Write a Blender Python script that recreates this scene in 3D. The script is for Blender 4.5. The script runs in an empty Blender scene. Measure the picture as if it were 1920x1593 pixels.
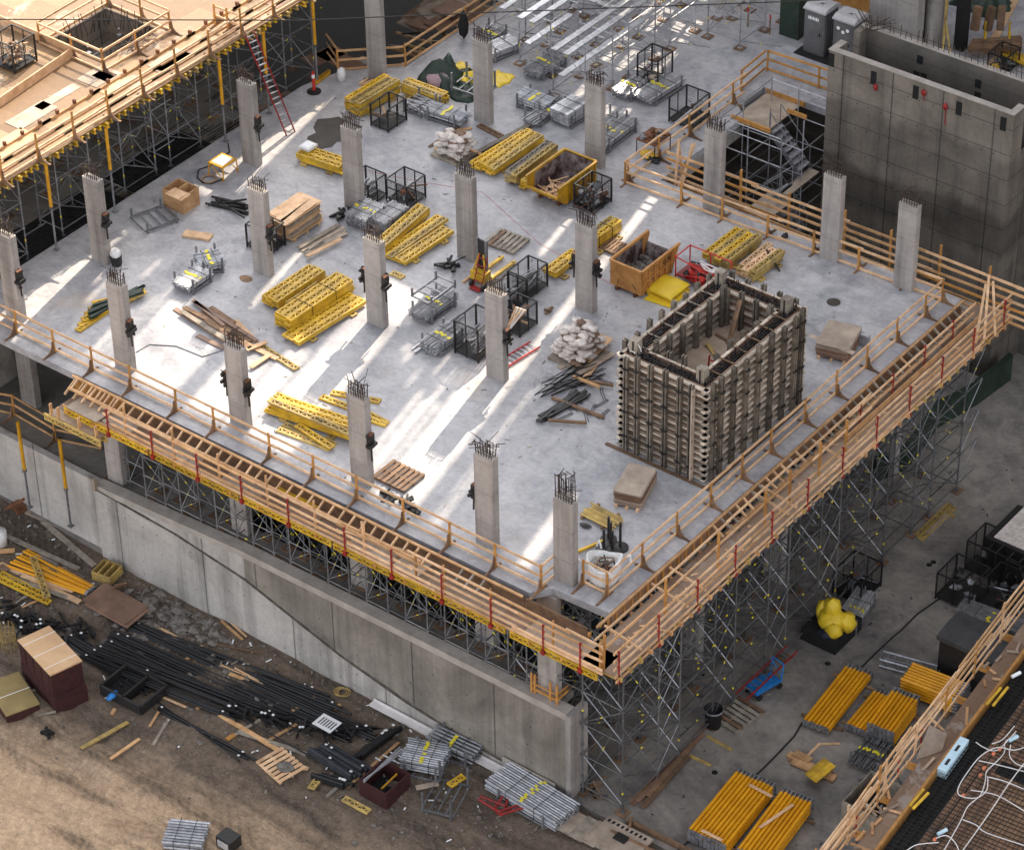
import bpy, bmesh, math, random
from mathutils import Vector, Matrix
random.seed(7)
R = random.Random(11)
sc = bpy.context.scene
col = sc.collection
rad = math.radians

# ---------------------------------------------------------------- camera
W0, H0 = 1920.0, 1593.0
FOC = 5688.534
YAW, PITCH, ROLL = rad(-38.36705), rad(37.37736), rad(-1.0993)
CAM = Vector((48.8943, -65.0802, 69.4507))
fwd = Vector((math.cos(PITCH)*math.sin(YAW), math.cos(PITCH)*math.cos(YAW), -math.sin(PITCH)))
_r = Vector((math.cos(YAW), -math.sin(YAW), 0)); _u = _r.cross(fwd)
rgt = _r*math.cos(ROLL)+_u*math.sin(ROLL); upv = -_r*math.sin(ROLL)+_u*math.cos(ROLL)
cam = bpy.data.cameras.new('camera'); co = bpy.data.objects.new('camera', cam); col.objects.link(co)
mw = Matrix.Identity(4)
for i in range(3):
    mw[i][0] = rgt[i]; mw[i][1] = upv[i]; mw[i][2] = -fwd[i]; mw[i][3] = CAM[i]
co.matrix_world = mw
cam.sensor_fit = 'HORIZONTAL'; cam.sensor_width = 36.0; cam.lens = 36.0*FOC/W0
cam.clip_start = 1.0; cam.clip_end = 2000
sc.camera = co
def A(px, py, z=0.0, ax=2):
    """world point on the plane (z, y or x = const) seen at a pixel of the photograph"""
    d = fwd+rgt*((px-W0/2)/FOC)-upv*((py-796.0)/FOC)
    return CAM+d*((z-CAM[ax])/d[ax])

# ---------------------------------------------------------------- light
SUN_EL = rad(38.5); SUN_H = Vector((-0.2149, 0.9766, 0)).normalized()
w = bpy.data.worlds.new('World'); sc.world = w; w.use_nodes = True
nt = w.node_tree; bg = nt.nodes['Background']
sky = nt.nodes.new('ShaderNodeTexSky'); sky.sky_type = 'NISHITA'; sky.sun_disc = False
sky.sun_elevation = SUN_EL; sky.sun_rotation = math.atan2(SUN_H.x, SUN_H.y)
sky.air_density = 1.0; sky.dust_density = 3.0; sky.ozone_density = 1.0
hs = nt.nodes.new('ShaderNodeHueSaturation'); hs.inputs['Saturation'].default_value = .24; nt.links.new(sky.outputs[0], hs.inputs['Color'])
nt.links.new(hs.outputs[0], bg.inputs[0]); bg.inputs[1].default_value = 0.15
sl = bpy.data.lights.new('sun', 'SUN'); sl.energy = 2.7; sl.angle = rad(0.36); sl.color = (1.0, 0.87, 0.70)
so = bpy.data.objects.new('sun', sl); col.objects.link(so)
sd = SUN_H*math.cos(SUN_EL)+Vector((0, 0, math.sin(SUN_EL)))
so.rotation_euler = sd.to_track_quat('Z', 'Y').to_euler(); so.location = (0, 60, 80)
sc.view_settings.view_transform = 'Standard'; sc.view_settings.look = 'None'
sc.view_settings.gamma = 1.0; sc.view_settings.exposure = 1.62

# ---------------------------------------------------------------- materials
def nodes(name):
    m = bpy.data.materials.new(name); m.use_nodes = True
    return m, m.node_tree, m.node_tree.nodes['Principled BSDF']
def N(t, typ, **k):
    n = t.nodes.new(typ)
    for a, b in k.items(): setattr(n, a, b)
    return n
def noise(t, vec, scale, detail=4, rough=.6, dist=0.0):
    n = N(t, 'ShaderNodeTexNoise'); n.inputs['Scale'].default_value = scale; n.inputs['Detail'].default_value = detail
    n.inputs['Roughness'].default_value = rough; n.inputs['Distortion'].default_value = dist
    t.links.new(vec, n.inputs['Vector']); return n.outputs['Fac']
def ramp(t, fac, stops):
    n = N(t, 'ShaderNodeValToRGB'); e = n.color_ramp.elements
    while len(e) < len(stops): e.new(.5)
    for i, (p, c) in enumerate(stops):
        e[i].position = p; e[i].color = (c[0], c[1], c[2], 1) if not isinstance(c, (int, float)) else (c, c, c, 1)
    t.links.new(fac, n.inputs[0]); return n.outputs[0]
def mix(t, a, b, fac, mode='MIX'):
    n = N(t, 'ShaderNodeMix', data_type='RGBA', blend_type=mode)
    for s, v in ((n.inputs[0], fac), (n.inputs[6], a), (n.inputs[7], b)):
        if isinstance(v, (int, float)): s.default_value = v
        elif isinstance(v, tuple): s.default_value = (v[0], v[1], v[2], 1)
        else: t.links.new(v, s)
    return n.outputs[2]
def bump(t, p, h, s, d=.02):
    b = N(t, 'ShaderNodeBump'); b.inputs['Strength'].default_value = s; b.inputs['Distance'].default_value = d
    t.links.new(h, b.inputs['Height']); t.links.new(b.outputs[0], p.inputs['Normal'])
def coord(t, kind='Object', scale=None):
    if kind == 'World': o = N(t, 'ShaderNodeNewGeometry').outputs['Position']
    else: o = N(t, 'ShaderNodeTexCoord').outputs[kind]
    if scale:
        m = N(t, 'ShaderNodeMapping'); m.inputs['Scale'].default_value = scale; t.links.new(o, m.inputs[0]); o = m.outputs[0]
    return o
def rnd(t, c, amt):
    if amt <= 0: return c
    oi = N(t, 'ShaderNodeObjectInfo'); h = N(t, 'ShaderNodeHueSaturation')
    mr = N(t, 'ShaderNodeMapRange'); mr.inputs[3].default_value = 1-amt; mr.inputs[4].default_value = 1+amt
    t.links.new(oi.outputs['Random'], mr.inputs[0]); t.links.new(mr.outputs[0], h.inputs['Value']); t.links.new(c, h.inputs['Color'])
    return h.outputs[0]
def mat(name, c1, c2=None, scale=3., rough=.75, metal=0., bmp=.0, r=0., space='World', stretch=None, spec=None, lo=.35, hi=.65):
    m, t, p = nodes(name); v = coord(t, space, stretch); c2 = c2 or tuple(x*.7 for x in c1)
    f = noise(t, v, scale, 5, .65)
    c = ramp(t, f, [(lo, c2), (hi, c1)])
    t.links.new(rnd(t, c, r), p.inputs['Base Color']); p.inputs['Roughness'].default_value = rough; p.inputs['Metallic'].default_value = metal
    if bmp: bump(t, p, noise(t, v, scale*6, 4), bmp)
    return m
K = {}
def slab_mat(name, c1, c2, c3, stain, bs=1.0):
    m, t, p = nodes(name); v = coord(t, 'World')
    a = noise(t, v, .16, 6, .68, .6); b = noise(t, v, .8, 6, .72, .8); f = noise(t, v, 6, 5, .75)
    c = ramp(t, a, [(.36, c3), (.49, c2), (.61, c1)])
    c = mix(t, c, ramp(t, b, [(.34, c3), (.6, c1)]), .42)
    c = mix(t, c, ramp(t, noise(t, coord(t, 'World', (.7, 1, 1)), 2.2, 6, .8, 1.2), [(.34, .62), (.56, 1.05)]), .6, 'MULTIPLY')
    c = mix(t, c, ramp(t, f, [(.3, .78), (.6, 1.04)]), .5, 'MULTIPLY')
    s = ramp(t, noise(t, coord(t, 'World', (1, 1, 1)), .23, 5, .6, .3), [(.60, 0.), (.72, 1.)])
    sm = N(t, 'ShaderNodeMath', operation='MULTIPLY'); t.links.new(s, sm.inputs[0]); sm.inputs[1].default_value = .45
    c = mix(t, c, stain, sm.outputs[0])
    # trowel sweeps and hairline cracks
    vo = N(t, 'ShaderNodeTexVoronoi', feature='DISTANCE_TO_EDGE'); vo.inputs['Scale'].default_value = .22
    wv = N(t, 'ShaderNodeVectorMath', operation='ADD'); nn = N(t, 'ShaderNodeTexNoise'); nn.inputs['Scale'].default_value = .7; nn.inputs['Detail'].default_value = 5
    t.links.new(v, nn.inputs['Vector']); t.links.new(v, wv.inputs[0]); t.links.new(nn.outputs['Color'], wv.inputs[1]); t.links.new(wv.outputs[0], vo.inputs['Vector'])
    cr = ramp(t, vo.outputs['Distance'], [(.0, .8), (.006, 1.)])
    c = mix(t, c, cr, .5, 'MULTIPLY')
    t.links.new(c, p.inputs['Base Color'])
    t.links.new(ramp(t, b, [(.3, .42), (.7, .75)]), p.inputs['Roughness'])
    bump(t, p, f, .15*bs, .02)
    return m
K['slab'] = slab_mat('slab_concrete', (.53, .51, .51), (.40, .388, .40), (.20, .20, .232), (.40, .30, .21))
K['ground'] = slab_mat('yard_concrete', (.34, .30, .26), (.205, .183, .162), (.075, .07, .075), (.25, .19, .135), 1.5)
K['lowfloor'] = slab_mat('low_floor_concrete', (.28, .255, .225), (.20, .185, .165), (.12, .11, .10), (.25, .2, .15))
def board(name, c1, c2, pw, ph, dark, streak=.35, off=0., bands=False):
    """cast concrete with panel joints, tie marks and rain streaks"""
    m, t, p = nodes(name); v = coord(t, 'World')
    a = noise(t, v, .35, 6, .7, .5); f = noise(t, v, 5, 5, .7)
    c = ramp(t, a, [(.3, c2), (.66, c1)])
    st = noise(t, coord(t, 'World', (1.6, 1.6, .09)), .75, 6, .68)
    c = mix(t, c, ramp(t, st, [(.34, .45), (.54, 1.04)]), streak, 'MULTIPLY')
    c = mix(t, c, ramp(t, f, [(.3, .8), (.6, 1.05)]), .6, 'MULTIPLY')
    sp = N(t, 'ShaderNodeSeparateXYZ'); t.links.new(v, sp.inputs[0])
    if bands:   # successive pours of different tone
        w1 = N(t, 'ShaderNodeMath', operation='MULTIPLY_ADD'); t.links.new(noise(t, coord(t, 'World', (.5, .5, .25)), .5, 5, .7), w1.inputs[0]); w1.inputs[1].default_value = 3.2; t.links.new(sp.outputs[2], w1.inputs[2])
        m1 = N(t, 'ShaderNodeMapRange'); t.links.new(w1.outputs[0], m1.inputs[0]); m1.inputs[1].default_value = -8; m1.inputs[2].default_value = 6
        c = mix(t, c, ramp(t, m1.outputs[0], [(.0, .55), (.30, .62), (.46, .74), (.50, .38), (.60, .46), (.63, .85), (.80, .72), (.84, 1.08), (.97, .9)]), .9, 'MULTIPLY')
    def line(sock, per, wd, o):
        d = N(t, 'ShaderNodeMath', operation='ADD'); d.inputs[1].default_value = o+1000*per; t.links.new(sock, d.inputs[0])
        q = N(t, 'ShaderNodeMath', operation='PINGPONG'); q.inputs[1].default_value = per/2; t.links.new(d.outputs[0], q.inputs[0])
        return ramp(t, q.outputs[0], [(wd*.4, dark), (wd*1.5, 1.)])
    xy = N(t, 'ShaderNodeMath', operation='ADD'); t.links.new(sp.outputs[0], xy.inputs[0]); t.links.new(sp.outputs[1], xy.inputs[1])
    if pw: c = mix(t, c, line(xy.outputs[0], pw, .034, off), .9, 'MULTIPLY')
    if ph: c = mix(t, c, line(sp.outputs[2], ph, .024, .3), .7, 'MULTIPLY')
    t.links.new(c, p.inputs['Base Color']); p.inputs['Roughness'].default_value = .85
    bump(t, p, f, .2, .02)
    return m
K['retain'] = board('retaining_wall_concrete', (.56, .515, .475), (.34, .31, .285), 4.6, 0, .3, .75)
K['retain_dark'] = board('older_wall_concrete', (.33, .29, .245), (.165, .143, .12), 3.9, 0, .3, .6)
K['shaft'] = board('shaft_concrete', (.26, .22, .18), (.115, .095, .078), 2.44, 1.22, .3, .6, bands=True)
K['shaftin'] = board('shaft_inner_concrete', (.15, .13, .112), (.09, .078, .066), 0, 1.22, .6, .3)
K['column'] = board('column_concrete', (.44, .398, .37), (.27, .24, .222), 0, 1.35, .72, .7)
K['pale'] = mat('pale_cast_concrete', (.46, .41, .365), (.31, .275, .24), 1.2, .85, bmp=.2)
K['rubble'] = mat('grey_rubble', (.25, .22, .195), (.08, .068, .058), 4., .95, bmp=.6)
K['lum'] = mat('fresh_sawn_timber', (.66, .39, .19), (.44, .24, .105), 2.2, .7, r=.22, bmp=.1, stretch=(1, 1, 1))
K['lump'] = mat('pale_timber', (.78, .52, .31), (.54, .32, .17), 2., .7, r=.18)
K['lumo'] = mat('orange_timber_post', (.55, .27, .07), (.38, .17, .04), 3., .7, r=.22)
K['lumb'] = mat('weathered_brown_timber', (.25, .145, .08), (.13, .075, .045), 3., .8, r=.3)
K['lumg'] = mat('grey_weathered_timber', (.36, .31, .25), (.19, .155, .12), 2.5, .85, r=.25)
K['plyg'] = mat('worn_grey_plywood', (.46, .365, .285), (.28, .215, .165), 1.3, .8, r=.2, bmp=.1)
K['plyb'] = mat('brown_film_plywood', (.28, .165, .11), (.16, .09, .06), 1.0, .6, r=.2)
K['tanply'] = mat('dusty_tan_plywood', (.47, .36, .27), (.33, .24, .175), 1.2, .8)
K['tubeb'] = mat('bright_galvanised_tube', (.54, .54, .56), (.32, .32, .34), 5, .4, metal=.45, r=.35)
K['ply'] = mat('fresh_plywood', (.62, .40, .22), (.48, .29, .15), .9, .65, r=.15)
K['yel'] = mat('yellow_lacquered_timber', (.76, .47, .03), (.46, .27, .025), 2.2, .5, r=.22)
K['yelw'] = mat('faded_yellow_timber', (.56, .385, .11), (.29, .20, .075), 2.5, .65, r=.25)
K['prop'] = mat('yellow_prop_paint', (.80, .37, .008), (.66, .28, .006), 1.6, .4, r=.1)
K['orange'] = mat('orange_prop_paint', (.72, .36, .015), (.5, .24, .01), 2, .45, r=.1)
K['galv'] = mat('galvanised_steel', (.30, .30, .315), (.17, .17, .18), 4, .45, metal=.5, r=.2)
K['alu'] = mat('pale_galvanised_tube', (.46, .46, .485), (.25, .25, .27), 4, .4, metal=.45, r=.3)
K['galvd'] = mat('dull_scaffold_tube', (.19, .19, .195), (.10, .10, .105), 4, .55, metal=.4, r=.25)
K['black'] = mat('black_steel', (.022, .02, .02), (.010, .009, .009), 6, .55, r=.3)
K['rebarb'] = mat('black_coated_bar', (.014, .013, .014), (.006, .006, .007), 3, .5, r=.5)
K['rebar'] = mat('rusty_rebar', (.075, .045, .033), (.028, .018, .015), 9, .8, r=.2)
K['red'] = mat('red_paint', (.36, .022, .018), (.20, .012, .012), 4, .5, r=.1)
K['redb'] = mat('bright_red_paint', (.62, .035, .025), (.42, .02, .015), 4, .4)
K['maroon'] = mat('dark_maroon_steel', (.06, .014, .014), (.03, .008, .009), 5, .6)
K['rust'] = mat('rusty_steel', (.22, .085, .035), (.09, .035, .02), 5, .8, r=.1)
K['white'] = mat('white_woven_plastic', (.80, .78, .76), (.62, .60, .58), 4, .7, bmp=.2)
K['whitew'] = mat('white_wrap', (.74, .68, .63), (.50, .42, .37), 5, .6, bmp=.3)
K['tag'] = mat('fluorescent_yellow_tape', (.85, .72, .02), (.75, .6, .02), 4, .5)
K['tarpy'] = mat('yellow_tarpaulin', (.84, .60, .035), (.70, .46, .02), 1.5, .45, bmp=.1)
K['tarpg'] = mat('dark_green_tarpaulin', (.024, .045, .028), (.010, .02, .014), 2, .5, bmp=.2)
K['blue'] = mat('blue_paint', (.02, .22, .60), (.015, .14, .42), 4, .4)
K['bluel'] = mat('pale_blue_foam', (.55, .72, .80), (.42, .60, .70), 3, .6)
K['grey'] = mat('grey_moulded_plastic', (.145, .14, .14), (.10, .098, .10), 2, .45)
K['greyt'] = mat('pale_grey_roof_plastic', (.48, .46, .46), (.36, .35, .35), 2, .5)
K['dark'] = mat('black_and_painted_shade', (.012, .011, .011), (.006, .006, .006), 3, .95)  # serves black items; on backing walls, pit and gap it paints shade
K['fill'] = mat('mixed_scrap', (.30, .25, .21), (.02, .018, .016), 9, .8)
K['chan'] = mat('grey_steel_waler', (.24, .20, .16), (.10, .083, .066), 3.5, .6, metal=.25, r=.25)
K['batten'] = mat('sun_bleached_batten', (.66, .565, .46), (.36, .29, .225), 3, .75, r=.25)
K['skipy'] = mat('yellow_skip_paint', (.55, .30, .012), (.32, .16, .01), 2.2, .55, bmp=.1)
K['skipo'] = mat('orange_tan_skip_paint', (.56, .27, .075), (.36, .15, .035), 2.0, .6, bmp=.1)
K['skipin'] = mat('dusty_skip_inside', (.26, .21, .20), (.05, .022, .02), 2.0, .9, bmp=.3, lo=.42, hi=.6)
K['lens'] = mat('sticker_white', (.85, .85, .85), (.8, .8, .8), 2, .5)
K['cable'] = mat('dark_rubber_cable', (.02, .018, .016), None, 3, .6)
K['pvc'] = mat('white_conduit', (.78, .74, .72), (.66, .62, .6), 3, .4)
K['drk'] = mat('dark_damp_patch', (.06, .048, .038), (.035, .028, .022), 2, .6)
# dirt
m, t, p = nodes('site_dirt'); v = coord(t, 'World')
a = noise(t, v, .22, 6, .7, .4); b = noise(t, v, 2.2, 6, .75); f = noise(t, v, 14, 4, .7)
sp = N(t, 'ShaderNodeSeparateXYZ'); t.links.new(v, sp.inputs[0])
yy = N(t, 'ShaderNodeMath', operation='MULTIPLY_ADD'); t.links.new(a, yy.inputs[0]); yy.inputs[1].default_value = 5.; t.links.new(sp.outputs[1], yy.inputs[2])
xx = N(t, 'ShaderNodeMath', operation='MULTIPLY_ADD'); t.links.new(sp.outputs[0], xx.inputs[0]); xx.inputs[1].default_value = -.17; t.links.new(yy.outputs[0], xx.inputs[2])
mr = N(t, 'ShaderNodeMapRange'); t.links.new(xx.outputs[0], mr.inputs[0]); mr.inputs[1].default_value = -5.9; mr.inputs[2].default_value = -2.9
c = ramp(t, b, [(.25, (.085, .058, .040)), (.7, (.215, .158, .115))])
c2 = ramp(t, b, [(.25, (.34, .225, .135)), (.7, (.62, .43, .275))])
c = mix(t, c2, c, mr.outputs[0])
st = noise(t, coord(t, 'World', (.11, .8, 1)), 1.1, 6, .65, .6)
c = mix(t, c, ramp(t, st, [(.38, .42), (.56, 1.1)]), .8, 'MULTIPLY')
wv = N(t, 'ShaderNodeTexWave', wave_type='BANDS', bands_direction='DIAGONAL'); wv.inputs['Scale'].default_value = 1.5; wv.inputs['Distortion'].default_value = 4; wv.inputs['Detail'].default_value = 4; wv.inputs['Detail Scale'].default_value = 1.6
t.links.new(v, wv.inputs['Vector'])
tm = N(t, 'ShaderNodeMath', operation='MULTIPLY'); t.links.new(ramp(t, st, [(.40, 1.), (.52, 0.)]), tm.inputs[0]); tm.inputs[1].default_value = .55
c = mix(t, c, mix(t, c, ramp(t, wv.outputs['Fac'], [(.2, .5), (.7, 1.05)]), 1., 'MULTIPLY'), tm.outputs[0])
c = mix(t, c, ramp(t, noise(t, v, 5.5, 5, .8), [(.36, .62), (.60, 1.08)]), .7, 'MULTIPLY')
c = mix(t, c, ramp(t, f, [(.35, .68), (.62, 1.06)]), .75, 'MULTIPLY')
g = ramp(t, noise(t, v, 26, 2, .5), [(.64, 0.), (.69, 1.)])
gm = N(t, 'ShaderNodeMath', operation='MULTIPLY'); t.links.new(g, gm.inputs[0]); gm.inputs[1].default_value = .5
c = mix(t, c, (.42, .38, .34), gm.outputs[0])
t.links.new(c, p.inputs['Base Color']); p.inputs['Roughness'].default_value = .95
bump(t, p, b, .5, .15); K['dirt'] = m
def sheets(name, c1, c2, c3, sw=2.44, sh=1.22, rot=0):
    m, t, p = nodes(name); v = coord(t, 'World')
    mp = N(t, 'ShaderNodeMapping'); mp.inputs['Rotation'].default_value = (0, 0, rad(90)); t.links.new(v, mp.inputs[0])
    br = N(t, 'ShaderNodeTexBrick'); br.inputs['Scale'].default_value = 1; br.inputs['Brick Width'].default_value = sw; br.inputs['Row Height'].default_value = sh
    br.inputs['Mortar Size'].default_value = .006; br.inputs['Bias'].default_value = 0; t.links.new(mp.outputs[0], br.inputs['Vector'])
    br.inputs['Color1'].default_value = (*c1, 1); br.inputs['Color2'].default_value = (*c2, 1); br.inputs['Mortar'].default_value = (*[x*.5 for x in c2], 1)
    a = noise(t, v, .5, 6, .7, .4)
    c = mix(t, br.outputs['Color'], c3, ramp(t, a, [(.57, 0.), (.63, .8)]))
    c = mix(t, c, ramp(t, noise(t, v, 5, 4), [(.3, .8), (.65, 1.05)]), .7, 'MULTIPLY')
    t.links.new(c, p.inputs['Base Color']); p.inputs['Roughness'].default_value = .6
    return m
K['deckply'] = sheets('formwork_deck_plywood', (.345, .215, .108), (.165, .09, .038), (.43, .335, .25))
K['walkply'] = sheets('walkway_plywood', (.40, .29, .21), (.20, .12, .075), (.40, .36, .33))
K['rustply'] = sheets('stained_deck_plywood', (.30, .165, .095), (.15, .085, .05), (.07, .05, .04))

# ---------------------------------------------------------------- mesh helpers
Z = Vector((0, 0, 1))
class MB:
    def __init__(s): s.v = []; s.f = []; s.m = []
    def add(s, vs, fs, mi=0):
        o = len(s.v); s.v += [tuple(x) for x in vs]; s.f += [[i+o for i in f] for f in fs]; s.m += [mi]*len(fs)
    def box(s, lo, hi, mi=0):
        a, b, c = lo; d, e, f = hi
        s.add([(a,b,c),(d,b,c),(d,e,c),(a,e,c),(a,b,f),(d,b,f),(d,e,f),(a,e,f)], [(3,2,1,0),(4,5,6,7),(0,1,5,4),(1,2,6,5),(2,3,7,6),(3,0,4,7)], mi)
    def bar(s, p, q, wd, ht, mi=0, up=Z, e=0.0):
        p = Vector(p); q = Vector(q); d = q-p
        if d.length < 1e-6: return
        d.normalize(); p = p-d*e; q = q+d*e
        if abs(d.dot(up)) > .99: up = Vector((1, 0, 0)) if abs(d.x) < .9 else Vector((0, 1, 0))
        sd_ = d.cross(up).normalized(); u = sd_.cross(d)
        a = sd_*wd/2; b = u*ht/2
        s.add([p-a-b,p+a-b,p+a+b,p-a+b,q-a-b,q+a-b,q+a+b,q-a+b], [(0,1,2,3),(7,6,5,4),(0,4,5,1),(1,5,6,2),(2,6,7,3),(3,7,4,0)], mi)
    def tube(s, p, q, r, n=6, mi=0, r2=None, cap=True):
        p = Vector(p); q = Vector(q); d = q-p
        if d.length < 1e-6: return
        d.normalize(); x = d.orthogonal().normalized(); y = d.cross(x); r2 = r if r2 is None else r2
        vs = [p+(x*math.cos(6.28319*i/n)+y*math.sin(6.28319*i/n))*r for i in range(n)]+[q+(x*math.cos(6.28319*i/n)+y*math.sin(6.28319*i/n))*r2 for i in range(n)]
        fs = [(i, (i+1) % n, n+(i+1) % n, n+i) for i in range(n)]
        if cap: fs += [tuple(range(n-1, -1, -1)), tuple(range(n, 2*n))]
        s.add(vs, fs, mi)
    def path(s, pts, r, n=6, mi=0):
        for a, b in zip(pts, pts[1:]): s.tube(a, b, r, n, mi)
    def prism(s, poly, z0, z1, mi=0, mt=None):
        n = len(poly); vs = [(x, y, z0) for x, y in poly]+[(x, y, z1) for x, y in poly]
        s.add(vs, [(i, (i+1) % n, n+(i+1) % n, n+i) for i in range(n)]+[tuple(range(n-1, -1, -1))], mi)
        s.add(vs, [tuple(range(n, 2*n))], mi if mt is None else mt)
    def extr(s, poly3, vec, mi=0):
        n = len(poly3); vec = Vector(vec); vs = [Vector(x) for x in poly3]+[Vector(x)+vec for x in poly3]
        s.add(vs, [(i, (i+1) % n, n+(i+1) % n, n+i) for i in range(n)]+[tuple(range(n-1, -1, -1)), tuple(range(n, 2*n))], mi)
    def lathe(s, prof, c=(0, 0, 0), n=14, mi=0):
        vs = []; c = Vector(c)
        for r, z in prof: vs += [c+Vector((r*math.cos(6.28319*i/n), r*math.sin(6.28319*i/n), z)) for i in range(n)]
        fs = []
        for k in range(len(prof)-1):
            fs += [(k*n+i, k*n+(i+1) % n, (k+1)*n+(i+1) % n, (k+1)*n+i) for i in range(n)]
        s.add(vs, fs, mi)
    def xf(s, M): s.v = [tuple(M @ Vector(x)) for x in s.v]; return s
    def lump(s, c, r, mi=0, rr=None, seed=0, n=8, sq=1.):
        q = random.Random(seed+int(c[0]*977)+int(c[1]*613)); vs = []; rr = rr or .25
        for j in range(5):
            th = math.pi*j/4
            for i in range(n):
                k = 1+q.uniform(-rr, rr)
                vs.append((c[0]+r[0]*k*math.sin(th)**sq*math.cos(6.28319*i/n), c[1]+r[1]*k*math.sin(th)**sq*math.sin(6.28319*i/n), c[2]+r[2]*math.cos(th)*(1+q.uniform(-rr, rr)*.6)))
        s.add(vs, [(j*n+i, (j+1)*n+i, (j+1)*n+(i+1) % n, j*n+(i+1) % n) for j in range(4) for i in range(n)], mi)
    def mesh(s, name, mats):
        me = bpy.data.meshes.new(name); me.from_pydata(s.v, [], s.f)
        for k in (mats if isinstance(mats, (list, tuple)) else [mats]): me.materials.append(K[k] if isinstance(k, str) else k)
        if any(s.m): me.polygons.foreach_set('material_index', s.m)
        me.update(); return me
def smooth(o):
    for pl in o.data.polygons: pl.use_smooth = True
    return o
def link(name, me, parent=None, loc=None, rz=0.):
    o = bpy.data.objects.new(name, me); col.objects.link(o)
    if parent: o.parent = parent
    if loc is not None: o.location = loc
    if rz: o.rotation_euler = (0, 0, rz)
    return o
def tag(o, label=None, cat=None, group=None, kind=None):
    for k, v in (('label', label), ('category', cat), ('group', group), ('kind', kind)):
        if v: o[k] = v
    return o
def thing(name, label, cat, loc=(0, 0, 0), rz=0., group=None):
    o = bpy.data.objects.new(name, None); col.objects.link(o); o.location = loc; o.rotation_euler = (0, 0, rz); o.empty_display_size = .2
    return tag(o, label, cat, group, 'thing')
def part(name, mb, mats, parent, world=False, label=None):
    """a child mesh; with world=True its vertices are given in world space and the parent is unrotated"""
    if world:
        l = parent.location; q = parent
        while q.parent: q = q.parent; l = l+q.location
        mb.v = [(x-l[0], y-l[1], z-l[2]) for x, y, z in mb.v]
    o = link(name, mb.mesh(name, mats), parent)
    if label: o['label'] = label
    return o
def solo(name, mb, mats, label, cat, group=None, at=None, rz=0.):
    """a thing that is one mesh"""
    if at is None:
        n = len(mb.v); c = [sum(x[i] for x in mb.v)/n for i in (0, 1)]+[min(x[2] for x in mb.v)]
        mb.v = [(x-c[0], y-c[1], z-c[2]) for x, y, z in mb.v]; at = c
    return tag(link(name, mb.mesh(name, mats), None, at, rz), label, cat, group, 'thing')
def struct(name, mb, mats): return tag(link(name, mb.mesh(name, mats)), kind='structure')
def dup(root, loc, rz=0., label=None, group=None):
    r = root.copy(); col.objects.link(r); r.location = loc; r.rotation_euler = (0, 0, rz)
    if label: r['label'] = label
    if group: r['group'] = group
    for ch in list(root.children):
        c = ch.copy(); col.objects.link(c); c.parent = r
        for g_ in list(ch.children):
            d = g_.copy(); col.objects.link(d); d.parent = c
    return r
def V2(p): return Vector((p[0], p[1], 0))
# ---------------------------------------------------------------- ground and structure
G = -9.3            # yard concrete
D = -9.6            # dirt
def dirt_z(x, y):
    z = D+.10*math.sin(x*.7+y*.4)+.06*math.sin(x*1.9-y*1.3)
    if x < -23: z += min(.55, (-23-x)*.09)
    if y > -2.2: z = z*.5+(D+.15)*.5
    if y < -8:   # wheel ruts
        z += .09*math.sin((y+.17*x*.9)*3.1+.6*math.sin(x*.3))+.025*math.sin((x+.2*y)*11)*max(0, math.sin((y+.15*x)*3.1))
    return z
b = MB(); nx, ny = 190, 150
for j in range(ny+1):
    for i in range(nx+1):
        x = -46+i*58/nx; y = -30+j*29.1/ny
        b.v.append((x, y, min(dirt_z(x, y)+R.uniform(-.03, .03), G-.03 if x > .3 else 9)))
b.f = [(j*(nx+1)+i, j*(nx+1)+i+1, (j+1)*(nx+1)+i+1, (j+1)*(nx+1)+i) for j in range(ny) for i in range(nx)]; b.m = [0]*len(b.f)
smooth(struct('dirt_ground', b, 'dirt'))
b = MB(); b.box((-300, -300, -10.6), (300, 300, -10.3)); struct('surrounding_ground', b, 'dirt')
b = MB(); b.box((-60, -.9, -10.2), (70, 140, G)); struct('yard_floor', b, 'ground')
def lowz(x): return -5.42-max(0., min(.55, (-15.3-x)*.07))
b = MB()
xs = [-60, -40, -23, -16.8, -15.3, -8, -3.2]
for x0, x1 in zip(xs, xs[1:]):
    yb = 22 if x0 < -16.9 else .55
    b.add([(x0,-.6,lowz(x0)),(x1,-.6,lowz(x1)),(x1,yb,lowz(x1)),(x0,yb,lowz(x0)),(x0,-.6,lowz(x0)-.3),(x1,-.6,lowz(x1)-.3),(x1,yb,lowz(x1)-.3),(x0,yb,lowz(x0)-.3)],
          [(0,1,2,3),(7,6,5,4),(0,4,5,1),(1,5,6,2),(2,6,7,3)])
b.box((-3.2, -.6, -5.72), (-.4, .5, -5.42))
struct('lower_floor', b, 'lowfloor')
SLAB = [(-30.1,-1.35),(-1.1,-1.12),(-.6,-.42),(1.8,-.3),(1.8,23.35),(-12.9,23.35),(-12.9,29.6),(-13.6,30.2),(-13.6,32.2),(-9.4,32.2),(-9.4,33.5),(14,33.5),(14,70),(-27.7,70),(-27.7,31.6),(-27.5,24.3),(-29.5,22.3),(-30.1,20.2)]
b = MB(); b.prism(SLAB, -.32, 0.); struct('concrete_deck', b, 'slab')
b = MB(); b.box((-13.5, 23.6, -.95), (-12.94, 29.5, -.33)); b.box((-30, 23.6, -.7), (-14, 24.2, -.33)); struct('edge_beam', b, 'column')
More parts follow.
